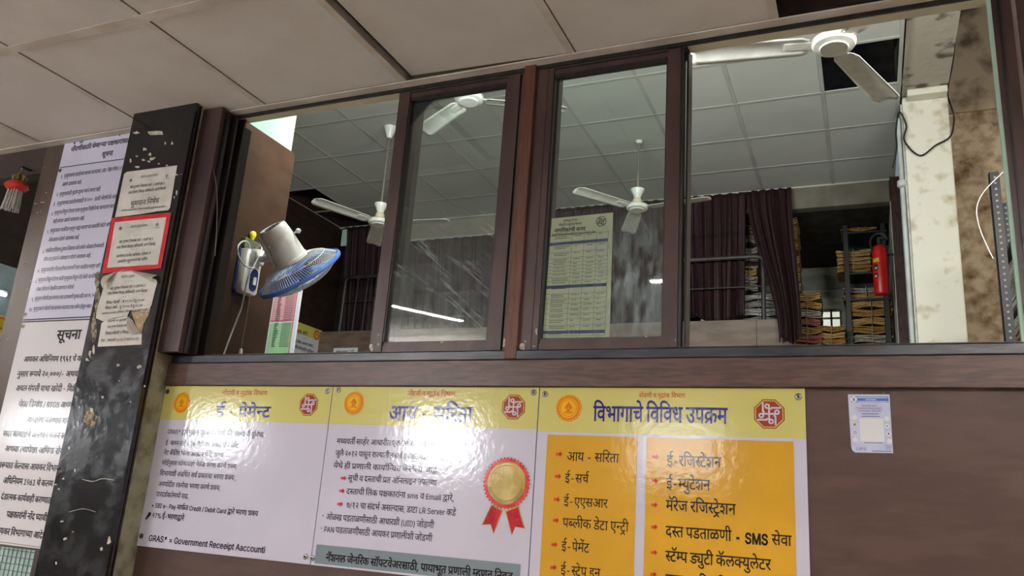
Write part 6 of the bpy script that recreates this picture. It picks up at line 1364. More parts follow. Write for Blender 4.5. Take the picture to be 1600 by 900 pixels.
p.T('* कार्यालय प्रत्येक शनिवार, रविवार व शासकीय सुट्ट्यांमध्ये बंद राहील *', 'pk', 188, 328.5, 259.5, 2.6, 0, y1=321.5)
dots(p, 222, 331)
p.build(INKS)
d2 = empty('paper_notice', at(215, 420, Y=PY), 'white paper notice with a thick red border on the black pillar', 'notice', 'paper notices on the black pillar')
sheet([(174.8, 340.5), (267.7, 332), (251.5, 419), (230, 421), (200, 424), (159.4, 427)], 'border', red_paper, d2)
sheet([(179.7, 347.2), (259.8, 339.2), (246.5, 413), (167.4, 418.3)], 'sheet', paper_m, d2, TPY - 0.0009)
p = Print(d2, Y=TPY - 0.0009)
small_logos(p, (188.6, 357), (245.4, 351), 0.0062)
p.T('नोंदणी व मुद्रांक विभाग', 'pg', 203.5, 353.5, 230, 3.2, y1=350.5)
dots(p, 214, 367)
p.T('सह दुय्यम निबंधक वर्ग-२ ठाणे क्र.१', 'pk', 186, 376.5, 239.5, 3.6, 0.004, y1=371.5)
p.T('तथा विशेष विवाह अधिकारी, ठाणे जिल्हा', 'pk', 182, 385.5, 242.5, 3.6, 0.004, y1=379.5)
dots(p, 210, 389.8)
p.T('कार्यालय प्रत्येक शनिवार, रविवार व', 'pk', 181.8, 399, 235.4, 3.6, 0.004, y1=394)
p.T('शासकीय सुट्ट्यांमध्ये बंद राहील', 'pk', 183.7, 407.5, 230, 3.6, 0.004, y1=402.5)
dots(p, 205.5, 411.5)
p.build(INKS)
d3 = empty('paper_notice', at(195, 495, Y=PY), 'torn white timings paper with curled top corners on the black pillar', 'notice', 'paper notices on the black pillar')
sheet([(161, 452), (163, 432), (176, 427), (192, 421), (215, 424), (244, 437), (245.5, 441), (236.5, 477), (228, 487), (203, 485), (199, 493), (176, 497), (161, 502), (149.5, 497), (153, 478)], 'sheet', paper_m, d3)
sheet([(205, 487), (236, 477), (232, 492), (225, 505), (220, 523), (214, 512)], 'glue_patch', mat('dry_glue', (186, 168, 140), 0.9, 0.1, rgb2=(150, 128, 100), vscale=40, bump=0.5, bscale=60), d3, PY - 0.0016)
c3 = MB()


def curl(mb, a, b, c, lift):
    """triangle corner curling forward off the wall, hinged on a-b with tip c"""
    A, B, Cc = at(*a, Y=TPY - 0.001), at(*b, Y=TPY - 0.001), at(*c, Y=TPY - 0.001)

    def f(u, v):
        base = A * (1 - u) + B * u
        tip = Cc
        k = v * 0.96
        pnt = base * (1 - k) + tip * k
        return pnt + Vector((0, -lift * math.sin(k * 2.2), 0))
    mb.grid(f, 8, 8)


curl(c3, (161, 432), (183, 424), (167, 453), 0.02)
curl(c3, (203, 422), (246, 430), (241, 441), 0.018)
c3.build('curled_corner', mat('paper_back', (190, 184, 172), 0.75, 0.2, var=0.08, vscale=20), d3, solid=0.0006)
p = Print(d3, Y=TPY)
p.T('नोंदणी व मुद्रांक', 'pg', 189, 431.5, 210, 3.2, y1=429.5)
dots(p, 201.5, 439.5)
p.T('सह दुय्यम निबंधक वर्ग-२ ठाणे क्र.१', 'pk', 172, 449.5, 227.5, 3.6, 0.004, y1=444.5)
p.T('तथा विशेष विवाह अधिकारी, ठाणे जिल्हा', 'pk', 168, 457.3, 230, 3.6, 0.004, y1=452.5)
dots(p, 197, 463)
p.T('विवाह नोंदणी - स १०.०० ते दु.१२.००', 'pk', 165.8, 471.5, 225.3, 3.8, 0.004, y1=467)
p.T('विवाह अर्ज - दु १२.०० ते दु.०२.००', 'pk', 164, 479.8, 223, 3.8, 0.004, y1=475.3)
p.T('कार्यालय प्रत्येक शनिवार, रविवार व शासकीय सुट्टी', 'pk', 159, 489, 230, 2.6, 0, y1=482.5)
p.build(INKS)
d4 = empty('paper_notice', at(190, 540, Y=PY), 'lowest white paper on the black pillar, its corner folded and torn', 'notice', 'paper notices on the black pillar')
sheet([(158.5, 505), (163, 501.5), (176, 498), (199, 493.5), (206, 500), (219, 520), (221.5, 521), (220.8, 538.3), (152.5, 541.8)], 'sheet', paper_m, d4, TPY + 0.0012)
c4 = MB()
curl(c4, (199, 493), (219, 520), (206, 523), 0.014)
c4.build('folded_corner', MATS['paper_back'], d4, solid=0.0006)
p = Print(d4, Y=TPY + 0.0012)
p.T('नोंदणी व मुद्रांक', 'pk', 167.5, 501, 197.5, 3.2, 0, y1=497.8)
p.T('सह दुय्यम निबंधक वर्ग', 'pk', 168, 509.5, 198, 3.4, 0, y1=507)
p.T('विवाह नोंदणी व विवाह', 'pk', 164.2, 519.5, 201, 4, 0.004, y1=517)
p.T('वेळ - सकाळी 10.00 ते सायं 04.00', 'pk', 157.2, 530.8, 216.7, 3.8, 0.004, y1=527.5)
p.build(INKS)

# ------------------------------------------------------------------ opening at the far left: ornament, dark room behind
orn = empty('hanging_ornament', at(25, 275, Y=WY - 0.06), 'red bead ornament with white tassel hanging in the dark opening', 'ornament')
oY = WY - 0.04
oc = at(26, 291, Y=oY)
MB().lathe([(0.006, 0.022), (0.026, 0.019), (0.041, 0.008), (0.046, -0.003), (0.038, -0.014), (0.026, -0.020), (0.012, -0.022)], oc, (0, 0, 1), 36).build('bead', mat('red_lacquer', (206, 40, 36), 0.3, 0.5, var=0.1), orn, smooth=True)
tl = MB()
rr = random.Random(3)
for k in range(60):
    a, d = 2 * PI * rr.random(), 0.03 * math.sqrt(rr.random())
    e = 1.02 + 0.12 * rr.random()
    t0 = oc + Vector((d * math.cos(a) * 0.9, d * math.sin(a) * 0.9, -0.018))
    t1 = oc + Vector((d * math.cos(a) * e - 0.006, d * math.sin(a) * e, -0.098 - 0.014 * rr.random()))
    tl.tube([t0, (t0 + t1) / 2 + Vector((0.002 * rr.random(), 0, 0)), t1], 0.0022, 5)
tl.build('tassel', mat('white_thread', (206, 202, 200), 0.8, 0.2, var=0.1, vscale=40), orn)
lf = MB()
for a in range(4):
    g = Matrix.Translation(oc + Vector((0.006, 0, 0.02))) @ Matrix.Rotation(a * PI / 4, 4, 'Z')
    lf.prism([g @ Vector(v) for v in ((-0.026, 0, 0), (0.026, 0, 0), (0.03, 0, 0.022), (0.012, 0, 0.03), (0.0, 0, 0.05), (-0.016, 0, 0.028), (-0.03, 0, 0.02))], g.to_3x3() @ Vector((0, 0.002, 0)))
lf.build('cap_leaf', mat('straw_gold', (166, 152, 104), 0.7, 0.3, var=0.2, vscale=60), orn)
MB().tube([oc + Vector((0.004, 0, 0.06)), oc + Vector((0.004, 0.0, 0.085))], 0.0012, 5).build('thread', MATS['white_thread'], orn)
MB().box(oc.x - 0.004, oc.x + 0.012, oY - 0.004, WY, oc.z + 0.083, oc.z + 0.089).build('hook', black_m, orn)

# ------------------------------------------------------------------ office behind the counter
CY1 = 7.25                              # back edge of its ceiling
XL = -5.48
cin = empty('ceiling_office', (0, 5, IZ), 'high grey tiled ceiling of the office behind the counter', kind='structure')
tb, bb = MB(), MB()
ox, oy = at(1149.7, 163.3, Z=IZ).x, at(1149.7, 163.3, Z=IZ).y
S2X, S2Y = 0.606, 0.588
gx = [ox + S2X * k for k in range(-8, 3)]
gx[-1] = 0.31
gx[0] = XL
gy = [oy + S2Y * k for k in range(-6, 3)] + [CY1]
for i in range(len(gx) - 1):
    for j in range(len(gy) - 1):
        x0, x1, y0, y1 = gx[i], gx[i + 1], gy[j], gy[j + 1]
        if x1 > 0.3 and abs(y0 - (oy - S2Y)) < 0.05:
            continue                                  # missing tile by the beam
        if i == 0 and y0 > 6.0:
            continue                                  # missing tiles in the far left corner
        tb.box(x0 + 0.004, x1 - 0.004, y0 + 0.004, y1 - 0.004, IZ + 0.004, IZ + 0.016)
tb.build('ceiling_tiles', tile2_m, cin)
for x in gx:
    bb.box(x - 0.012, x + 0.012, gy[0], CY1, IZ, IZ + 0.004)
for y in gy:
    bb.box(XL, 0.31, y - 0.012, y + 0.012, IZ - 0.001, IZ + 0.003)
bb.box(XL, 0.31, CY1 - 0.02, CY1 + 0.01, IZ - 0.012, IZ + 0.004)
bb.build('ceiling_grid', bar2_m, cin)
MB().box(XL, 1.6, 2.1, 9, IZ + 1.4, IZ + 1.45).build('slab', mat('slab_dark', (70, 64, 58), 0.9, 0.1, rgb2=(48, 43, 39), vscale=3), cin)
MB().box(XL, 0.31, 2.11, 2.13, IZ, IZ + 1.4).build('slab_edge', MATS['slab_dark'], cin)
MB().box(0.29, 0.315, 4.3, 5.55, IZ + 0.02, IZ + 1.4).build('slab_edge', MATS['slab_dark'], cin)

# beam, pillar and stained wall at the right
PX0, PX1, PYF = 0.335, 0.625, 5.82
op = empty('wall_office', (0.5, PYF, 0), 'cream plastered pillar, beam and stained wall at the right of the office', kind='structure')
MB().box(PX0, PX1, PYF, PYF + 0.30, 0, IZ + 0.03).build('pillar', cream_m, op, bevel=0.01)
MB().box(PX0 - 0.012, PX0 - 0.001, PYF + 0.02, PYF + 0.3, 0, IZ - 0.02).build('pillar_side', mat('grey_paint_flaked', (150, 158, 158), 0.7, 0.3, rgb2=(186, 184, 172), vscale=12, detail=8), op)
MB().box(PX0, PX1, 2.3, PYF + 0.3, IZ + 0.03, IZ + 0.45).build('beam', beam_m, op)
MB().box(PX0 + 0.03, PX1 - 0.005, PYF - 0.10, PYF, IZ - 0.02, IZ + 0.03).build('capital', cream_m, op, bevel=0.008)
MB().box(PX1, 2.4, 6.35, 6.45, 0, 4.36).build('stained_wall', stain_m, op)
MB().box(PX1, 2.4, 6.33, 6.5, 4.36, IZ + 1.4).build('upper_wall', mat('stained_upper_wall', (158, 142, 120), 0.9, 0.1, rgb2=(92, 78, 64), vscale=5, detail=12, cut=(0.44, 0.62), bump=0.4, bscale=12), op)
MB().box(1.55, 1.65, 2.3, 6.5, 0, IZ + 1.4).build('side_wall', stain_m, op)

# alcove behind: end wall, lintel, dark recess
AX0 = at(1237, 400, Y=CY1).x
AX1 = at(1398, 420, Y=CY1).x
al = empty('wall_alcove', (0, CY1, 0), 'pale wall round the record alcove at the back of the office', kind='structure')
zl = at(1300, 322, Y=CY1).z
MB().box(-1.3, AX1, CY1, CY1 + 0.25, zl, IZ + 0.4).build('lintel', mat('shaded_lintel', (112, 108, 98), 0.85, 0.2, rgb2=(98, 94, 84), vscale=4), al)  # shade below the ceiling put into a darker wall colour
MB().box(AX1, AX1 + 0.075, CY1 - 0.06, CY1 + 0.2, 0, IZ).build('end_strip', mat('dark_veneer', (70, 46, 38), 0.45, 0.4, rgb2=(44, 28, 24), vscale=30, stretch=(4, 4, 0.5)), al)
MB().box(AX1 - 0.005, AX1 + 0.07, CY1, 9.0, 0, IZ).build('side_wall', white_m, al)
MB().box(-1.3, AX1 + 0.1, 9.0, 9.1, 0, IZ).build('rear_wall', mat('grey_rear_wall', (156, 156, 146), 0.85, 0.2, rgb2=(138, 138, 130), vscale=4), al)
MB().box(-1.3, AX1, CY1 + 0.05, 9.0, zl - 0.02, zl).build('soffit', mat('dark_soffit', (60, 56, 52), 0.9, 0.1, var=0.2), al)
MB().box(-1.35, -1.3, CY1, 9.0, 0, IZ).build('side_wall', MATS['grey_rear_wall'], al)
MB().box(XL, -1.3, CY1 + 0.12, CY1 + 0.2, 0, IZ + 1.4).build('back_panel', dkpanel, al)
# beige pelmet between the curtains
zp0, zp1 = at(690, 371, Y=CY1).z, IZ - 0.012
MB().box(-4.9, -2.9, CY1 + 0.0, CY1 + 0.05, zp0, zp1).build('pelmet', mat('beige_pelmet', (146, 138, 128), 0.8, 0.2, var=0.06), al)
MB().box(-4.9, -2.9, CY1 - 0.01, CY1 + 0.05, zp0 - 0.02, zp0).build('pelmet_edge', bar2_m, al)
# left wall: dark panelling, pale lower part nearer the front
fl_ = empty('wall_far', (XL, 5, 0), 'dark panelled left wall of the office', kind='structure')
MB().box(XL - 0.06, XL, 2.1, CY1 + 0.2, 0, IZ + 0.45).build('panelling', dkpanel, fl_)
zlow = at(10, 415, X=XL + 0.01).z
MB().box(XL, XL + 0.02, 2.2, 4.35, 0, zlow).build('pale_lower_wall', mat('pale_blue_wall', (150, 166, 172), 0.7, 0.3, var=0.08), fl_)

# low parapet and railing at the back
RY = 7.145
PF = 7.12
zpa = at(1150, 500, Y=PF).z
pp = empty('parapet', (-2, PF, 0), 'low brown panelled parapet at the back of the office', kind='structure')
xj = at(1182, 510, Y=PF).x
xe = at(1243, 535, Y=PF).x
MB().box(XL, xj - 0.002, PF, PF + 0.05, 0, zpa).build('panel', mat('parapet_laminate', (118, 100, 88), 0.5, 0.4, rgb2=(98, 82, 72), vscale=5, stretch=(1, 1, 4)), pp)
MB().box(xj + 0.002, xe, PF, PF + 0.05, 0, zpa - 0.002).build('panel', MATS['parapet_laminate'], pp)


def railing(px_post, py_top, px_foot, xa, label, bars_x):
    c = at(px_post, py_top, Y=RY)
    root = empty('railing', (c.x, RY, zpa), label, 'railing', 'grey pipe railings on the parapet')
    sgn = 1 if xa < c.x else -1
    rp = [Vector((xa, RY, c.z)), Vector((c.x - sgn * 0.06, RY, c.z)), Vector((c.x - sgn * 0.018, RY, c.z - 0.012)), Vector((c.x, RY, c.z - 0.05)), Vector((c.x, RY, zpa - 0.004))]
    MB().tube(rp, 0.021, 12).build('rail', grey_tube, root, smooth=True)
    for bx in bars_x:
        MB().tube([(bx, RY, c.z), (bx, RY, zpa - 0.004)], 0.010, 8).build('baluster', grey_tube, root, smooth=True)
    zmid = c.z - 0.28
    MB().tube([(xa, RY, zmid), (c.x, RY, zmid)], 0.006, 8).build('cross_wire', grey_tube, root)
    return root


railing(1192, 400, 1197, at(1048, 403, Y=RY).x, 'grey pipe railing in front of the maroon curtains at right', [])
railing(541, 434, 535, at(640, 425, Y=RY).x, 'dark pipe railing seen between the wall fan and the left sash', [at(x, 470, Y=RY).x for x in (556, 571, 585)])

# ------------------------------------------------------------------ curtains
def curtain(x0t, x1t, x0b, x1b, y, zt, zb, folds, amp, label, seed, ybot=None, pinch=0.0):
    r = random.Random(seed)
    ph = [r.random() * 6 for _ in range(4)]
    yb = y if ybot is None else ybot

    def f(u, v):
        k = v
        xt, xb_ = x0t + (x1t - x0t) * u, x0b + (x1b - x0b) * u
        s = k * k * (3 - 2 * k) if pinch else k
        x = xt * (1 - s) + xb_ * s
        a = amp * (0.5 + 0.5 * k)
        w = math.sin(2 * PI * folds * u + ph[0] + 0.5 * math.sin(3 * k + ph[1])) + 0.45 * math.sin(2 * PI * folds * 2.3 * u + ph[2] + k) + 0.25 * math.sin(2 * PI * folds * 4.1 * u + ph[3])
        return Vector((x + 0.3 * a * math.cos(2 * PI * folds * u + ph[0]), y + (yb - y) * k + a * w, zt + (zb + 0.03 * math.sin(9 * u + ph[1]) - zt) * k))
    m = MB().grid(f, int(folds * 14), 24)
    o = m.build('curtain', curtain_m, None, smooth=True, solid=0.004)
    return tag(o, label, 'curtain', 'maroon curtains across the back of the office')


zc = IZ - 0.015
X = lambda px, py, Y=7.2: at(px, py, Y=Y).x
curtain(X(1040, 310), X(1165, 305), X(1050, 500), X(1162, 500), 7.21, zc, at(1110, 500, Y=7.21).z, 7, 0.024, 'wide maroon curtain hanging behind the rail, left of the file shelves', 1)
curtain(X(1166, 304), X(1236, 302), X(1216, 520, 7.02), X(1252, 520, 7.02), 7.2, zc, at(1232, 532, Y=7.02).z, 5, 0.026, 'gathered maroon curtain swept over the parapet end beside the file piles', 2, 7.02, 1.0)
curtain(X(535, 365), X(600, 360), X(530, 520), X(590, 520), 7.21, zc, zpa - 0.1, 6, 0.022, 'dark maroon curtain behind the railing near the left sash', 3)
curtain(X(605, 380), X(795, 370), X(600, 540), X(790, 540), 7.215, zp0 - 0.03, zpa - 0.1, 13, 0.022, 'dark maroon curtain seen through the scratched left glass pane', 4)
curtain(X(800, 330), X(1036, 312), X(795, 540), X(1042, 540), 7.21, zc, zpa - 0.1, 16, 0.022, 'dark maroon curtain seen through the right glass pane beside the chart', 5)

# ------------------------------------------------------------------ partition with the wall fan
QX = -2.40
zq = at(425, 216, X=QX).z
yq1 = at(461, 245, X=QX).y
part = tag(MB().prism([(QX, WY + 0.10, 0), (QX, yq1, 0), (QX, yq1, zq - 0.015), (QX, yq1 - 0.012, zq), (QX, WY + 0.10, zq)], (-0.025, 0, 0)).build('wall_partition', mat('partition_laminate', (62, 44, 32), 0.45, 0.35, rgb2=(55, 38, 27), vscale=7, stretch=(1, 1, 2), bump=0.04, bscale=100)), 'brown laminate partition panel carrying the wall fan', kind='structure')
# mint lit pier behind the partition
zr = IZ + 0.4
pe = at(463, 184, Y=3.16).x
tag(MB().box(-3.7, pe, 3.1, 3.16, 0, zr).build('wall_pier', mint_m), 'bright mint green wall pier behind the top of the partition', kind='structure')

wf = empty('wall_fan', at(388, 425, X=QX), 'white wall fan with blue guard ring mounted on the brown partition', 'fan')
base = MB()
zb0, zb1 = at(390, 461, X=QX + 0.05).z, at(390, 386, X=QX + 0.05).z
ya, yb2 = at(366, 425, X=QX).y, at(408, 425, X=QX + 0.05).y
bprof = lambda s: [(ya + s, zb0 + s + 0.012), (ya + s + 0.012, zb0 + s), (yb2 - s - 0.012, zb0 + s), (yb2 - s, zb0 + s + 0.012), (yb2 - s, zb1 - s), (ya + s, zb1 - s)]
MB().prism([(QX + 0.001, y, z) for y, z in bprof(0)], (0.010, 0, 0)).build('back_plate', navy_m, wf, bevel=0.003)
wb = MB().prism([(QX + 0.011, y, z) for y, z in bprof(0.003)], (0.040, 0, 0)).build('wall_base', pvc, wf, bevel=0.007, smooth=True)
ym = (ya + yb2) / 2
MB().prism([(QX + 0.0505, ym + 0.022 * math.cos(a) + 0.012, (zb0 * 0.66 + zb1 * 0.34) + (0.026 if math.sin(a) > 0 else -0.026) + 0.022 * math.sin(a)) for a in [2 * PI * i / 24 for i in range(24)]], (0.003, 0, 0)).build('switch_plate', navy_m, wb)
MB().box(QX + 0.053, QX + 0.062, ym + 0.002, ym + 0.020, zb0 * 0.66 + zb1 * 0.34 - 0.024, zb0 * 0.66 + zb1 * 0.34 + 0.012).build('speed_knob', pvc, wb, bevel=0.003)
# fan head
nimg = Vector((0.435, 0.84, 0.33)).normalized()
ax = (r0 * nimg.x + r1 * nimg.y + r2 * nimg.z).normalized()
rv = ray(469, 426.5).normalized()
FD = 3.4                      # distance of the fan head from the lens
FK = FD / 3.0
fc = EYE + rv * FD
RR = 68 * FD * rv.dot(r2) / FPX
u_ = ax.orthogonal().normalized()
w_ = ax.cross(u_)
cir = lambda R, h, n=64: [fc + ax * h + (u_ * math.cos(2 * PI * i / n) + w_ * math.sin(2 * PI * i / n)) * R for i in range(n)]
MB().tube(cir(RR, 0), 0.006, 10, close=True).build('guard_ring', blue_m, wf, smooth=True)
ring2 = MB()
ring2.lathe([(RR + 0.004, -0.008), (RR + 0.006, 0.0), (RR + 0.004, 0.008), (RR - 0.002, 0.008), (RR - 0.002, -0.008)], fc, ax, 64, cap=False)
ring2.build('ring_band', blue_m, wf, smooth=True)


def guard(sgn, depth, rin, name, nb):
    g = MB()
    for k in range(nb):
        a0 = 2 * PI * k / nb
        pts = []
        for t in range(7):
            q_ = t / 6
            R_ = RR * (1 - q_) + rin * q_
            h_ = sgn * depth * math.sin(min(q_ * 1.9, PI / 2))
            a = a0 + 0.25 * q_
            pts.append(fc + ax * h_ + (u_ * math.cos(a) + w_ * math.sin(a)) * R_)
        g.tube(pts, 0.0011, 4)
    g.tube(cir(rin, sgn * depth, 40), 0.0022, 6, close=True)
    g.tube(cir(RR * 0.62 + rin * 0.38, sgn * depth * 0.67, 48), 0.0014, 5, close=True)
    return g.build(name, fan_white, wf)


guard(-1, 0.05 * FK, 0.05 * FK, 'rear_guard', 96)
guard(1, 0.045 * FK, 0.035 * FK, 'front_guard', 96)
MB().lathe([(0.04, 0.051), (0.034, 0.056), (0.005, 0.058)], fc, ax, 24).build('guard_badge', pvc, wf, smooth=True)
MB().lathe([(0.028, -0.02), (0.03, 0.0), (0.022, 0.025), (0.004, 0.03)], fc, ax, 24).build('hub', blue_m, wf, smooth=True)
for k in range(3):
    bl = MB()
    a0 = 2 * PI * k / 3 + 0.4

    def fb(u, v):
        R_ = 0.02 + (RR - 0.035) * u
        a = a0 + (v - 0.5) * (0.9 + 0.5 * u) + 0.35 * u
        return fc + ax * (-0.016 + 0.03 * (1 - v)) + (u_ * math.cos(a) + w_ * math.sin(a)) * R_
    bl.grid(fb, 8, 8)
    bl.build('blade', blue_m, wf, smooth=True, solid=0.002)
mr_, ml = 25.5 * FD * rv.dot(r2) / FPX, 0.140 * FK
h0 = -0.052 * FK
MB().lathe([(mr_ * 0.9, h0 + 0.004), (mr_ + 0.001, h0), (mr_ + 0.001, h0 - 0.012), (mr_ - 0.003, h0 - 0.014), (mr_ - 0.006, h0 - 0.1 * FK), (mr_ - 0.010, h0 - ml + 0.008), (mr_ - 0.016, h0 - ml), (mr_ - 0.019, h0 - ml + 0.003), (0.004, h0 - ml + 0.003)], fc, ax, 40).build('motor_housing', pvc, wf, smooth=True)
vs = MB()
hc = fc + ax * (h0 - ml + 0.0025)
for R_ in (0.012, 0.022, 0.031):
    vs.tube([hc + (u_ * math.cos(2 * PI * i / 32) + w_ * math.sin(2 * PI * i / 32)) * R_ for i in range(32)], 0.0016, 5, close=True)
vs.build('vent_slots', black_m, wf)
# knob on top, pivot bracket and arm to the base
up_side = (-r1 * 0.35 + r0 * 0.9); up_side = (up_side - ax * up_side.dot(ax)).normalized()
kb = fc + ax * (h0 - 0.085 * FK) + up_side * (mr_ - 0.004)
MB().lathe([(0.004, 0), (0.004, 0.012), (0.009, 0.014), (0.011, 0.022), (0.006, 0.03)], kb, up_side, 16).build('oscillation_knob', pvc, wf, smooth=True)
lo_side = -up_side
pv = fc + ax * (h0 - 0.045 * FK) + lo_side * (mr_ + 0.006)
q1 = fc + ax * (h0 - 0.125 * FK) + lo_side * (mr_ - 0.004)
MB().tube([q1, fc + ax * (h0 - 0.012) + lo_side * (mr_ + 0.006)], 0.011, 10).build('pivot_bracket', pvc, wf, smooth=True)
a1 = Vector((QX + 0.05, ym, zb1 - 0.035))
MB().tube(smooth_path([a1, a1 + Vector((0.03, 0, 0.002)), (a1 + pv) / 2 + Vector((0, 0, -0.004)), pv], 5), 0.015, 12).build('arm', pvc, wf, smooth=True)
MB().lathe([(0.03, -0.03), (0.034, 0.0), (0.03, 0.03)], a1 + Vector((0.012, 0, 0)), (0, 0, 1), 24).build('arm_collar', pvc, wf, smooth=True)
on = lambda x, y, d: at(x, y, X=QX + d)
cord = MB()
cord.tube(smooth_path([fc + ax * (h0 - 0.08) + lo_side * (mr_ - 0.003) * 0.6 - (r2 * 0.055), on(413, 397, 0.13), on(405, 410, 0.12), on(395, 419, 0.12), on(382, 414, 0.11), on(373, 400, 0.1), on(372, 385, 0.1), on(380, 377, 0.08), on(388, 379, 0.06), on(390, 388, 0.05)]), 0.0035, 7)
cord.tube(smooth_path([on(400, 387, 0.08), on(407, 383.5, 0.1), on(409, 388, 0.11), on(405, 400, 0.12), on(396, 417, 0.12), on(386.5, 437, 0.11), on(378, 477, 0.06), on(370, 500, 0.05), on(360, 525, 0.04), on(348, 558, 0.03)]), 0.0035, 7)
cord.build('power_cord', pvc, wf, smooth=True)
pc = MB()
pc.tube([on(391, 458, 0.05), on(384, 505, 0.045), on(376.5, 546, 0.04)], 0.0014, 6)
pc.build('pull_cord', mat('cord_brown', (150, 132, 118), 0.7, 0.2, var=0.1), wf)
MB().lathe([(0.003, 0.018), (0.007, 0.012), (0.008, -0.004), (0.005, -0.012)], on(376, 551, 0.04), (0, 0, 1), 12).build('pull_bell', pvc, wf, smooth=True)
st_ = empty('light_switch', on(389, 380, 0), 'grey green switch box on the partition above the fan base', 'switch')
s0 = on(389, 381, 0)
MB().box(QX + 0.0005, QX + 0.02, s0.y - 0.045, s0.y + 0.05, s0.z - 0.03, s0.z + 0.016).build('box', mat('switch_olive', (96, 100, 78), 0.5, 0.4, var=0.2, vscale=30), st_, bevel=0.003)
hk = empty('wall_hook', on(395, 367, 0), 'small yellow drop shaped hook on the partition above the fan', 'hook')
s0 = on(395, 367, 0.012)
hkm = MB()
hkm.lathe([(0.002, -0.034), (0.005, -0.026), (0.013, -0.01), (0.016, 0.002), (0.012, 0.013), (0.003, 0.017)], s0, (0, 0, 1), 20)
hkm.build('drop', mat('yellow_plastic', (228, 214, 40), 0.4, 0.5, var=0.05), hk, smooth=True)
MB().lathe([(0.003, -0.0115), (0.003, 0)], s0, (1, 0, 0), 10).build('pin', pvc, hk)

# charts and plates in the left bay
chY = 2.90
ct = empty('wall_chart', at(440, 553, Y=chY), 'tall chart with pink and green printed lists below the wall fan', 'poster')
c_tl, c_br = at(428, 430, Y=chY), at(464, 560, Y=chY)
cx0, cx1 = at(421, 552, Y=chY).x, at(457.5, 552, Y=chY).x
MB().box(cx0 - 0.03, cx1, chY, chY + 0.006, c_br.z - 0.1, c_tl.z).build('sheet', mat('chart_white', (222, 224, 232), 0.5, 0.4, var=0.03), ct)
p = Print(ct, Y=chY)
zz = lambda y: at(441, y, Y=chY).z
xr = at(451.5, 552, Y=chY).x
R3 = lambda k, x0, x1, z0, z1, l: p.poly3(k, [Vector((x0, chY, z0)), Vector((x1, chY, z0)), Vector((x1, chY, z1)), Vector((x0, chY, z1))], l)
R3('pinkc', cx0 - 0.02, xr, zz(500.5), c_tl.z - 0.01, 1)
R3('greenc', cx0 - 0.02, xr, c_br.z - 0.1, zz(505), 1)
R3('redc', xr - 0.003, xr + 0.001, c_br.z - 0.1, c_tl.z, 2)
R3('redc', cx0 - 0.02, xr, zz(501.6), zz(500.6), 2)
rr = random.Random(8)
for k in range(40):
    z = c_tl.z - 0.02 - 0.0083 * k
    if abs(z - zz(502.5)) < 0.007:
        continue
    w = (xr - cx0)
    R3('kc', cx0 + 0.004, cx0 + 0.004 + w * (0.12 + 0.14 * rr.random()), z - 0.0016, z + 0.0012, 2)
    x = cx0 + w * 0.44
    while x < xr - 0.012:
        l = 0.004 + 0.007 * rr.random()
        R3('kc', x, min(x + l, xr - 0.008), z - 0.0012, z + 0.0008, 2)
        x += l + 0.0016
p.build(dict(pinkc=mat('chart_pink', (226, 166, 172), 0.5, 0.4, var=0.05), greenc=mat('chart_green', (160, 206, 160), 0.5, 0.4, var=0.05), redc=mat('chart_red', (196, 60, 60), 0.5, 0.4, var=0.05), kc=ink_paper),
        dict(pinkc='pink_list', greenc='green_list', redc='rule', kc='lettering'))

hx_ = XL + 0.012
hr = empty('wall_sign', at(480, 540, X=hx_), 'yellow and white sign on the dark far left wall behind the chart', 'signboard')
y0_, y1_ = at(455, 520, X=hx_).y, at(503.5, 520, X=hx_).y
zt_ = at(503, 517, X=hx_).z
zy = at(500.5, 533, X=hx_).z
MB().box(XL + 0.0005, hx_, y0_ - 0.3, y1_, zt_ - 0.75, zt_).build('sheet', mat('sign_white', (200, 202, 208), 0.5, 0.4, var=0.03), hr)
p = Print(hr, X=hx_)
p.poly3('yc', [Vector((hx_, y0_ - 0.3, zy)), Vector((hx_, y1_, zy)), Vector((hx_, y1_, zt_)), Vector((hx_, y0_ - 0.3, zt_))], 1)
p.T('एच आर', 'kc', 464, 515, 480, 5.5, 0.03, y1=519, lift=2)
p.disc('rc', p.P(494.8, 523.5), 0.055, 2, 24, 0.03)
p.disc('rc', p.P(494.8, 523.5), 0.018, 2, 12)
p.T('ई पेमेंट भरणा शक्य,', 'kc', 461, 531, 489, 4, 0.03, y1=539, lift=2)
p.T('नोंदणीसाठी सुविधा,', 'kc', 460, 539.5, 490, 4, 0.03, y1=549, lift=2)
p.build(dict(yc=mat('sign_yellow', (206, 196, 96), 0.5, 0.4, var=0.03), kc=ink_paper, rc=mat('sign_orange', (196, 104, 60), 0.5, 0.4, var=0.03)), dict(yc='header_band', kc='lettering', rc='emblem'))
np_ = PF - 0.001
npl = empty('name_plate', at(540, 553, Y=np_), 'small white plate with a black rimmed symbol on the low parapet', 'sign')
a_, b_ = at(522, 544, Y=np_), at(558, 556, Y=np_)
MB().box(a_.x, b_.x, np_ - 0.006, np_, b_.z - 0.02, a_.z).build('plate', mat('plate_white', (216, 218, 222), 0.5, 0.4, var=0.03), npl)
p = Print(npl, Y=np_ - 0.006, lift=0.001)
p.T('शासन मान्य', 'k', 525, 548.5, 543, 3, 0.03)
p.disc('k', p.P(551, 549.5), 0.02, 1, 20, 0.014)
p.disc('k', p.P(551, 549.5), 0.006, 1, 10)
p.stroke('k', [p.P(545.5, 547), p.P(545, 553)], 0.004)
p.build(INKS)
tg = empty('paper_slip', at(537, 370, Y=CY1 - 0.25), 'small pale green slip hanging at the dark far corner', 'paper')
s0 = at(536, 371, Y=CY1 - 0.25)
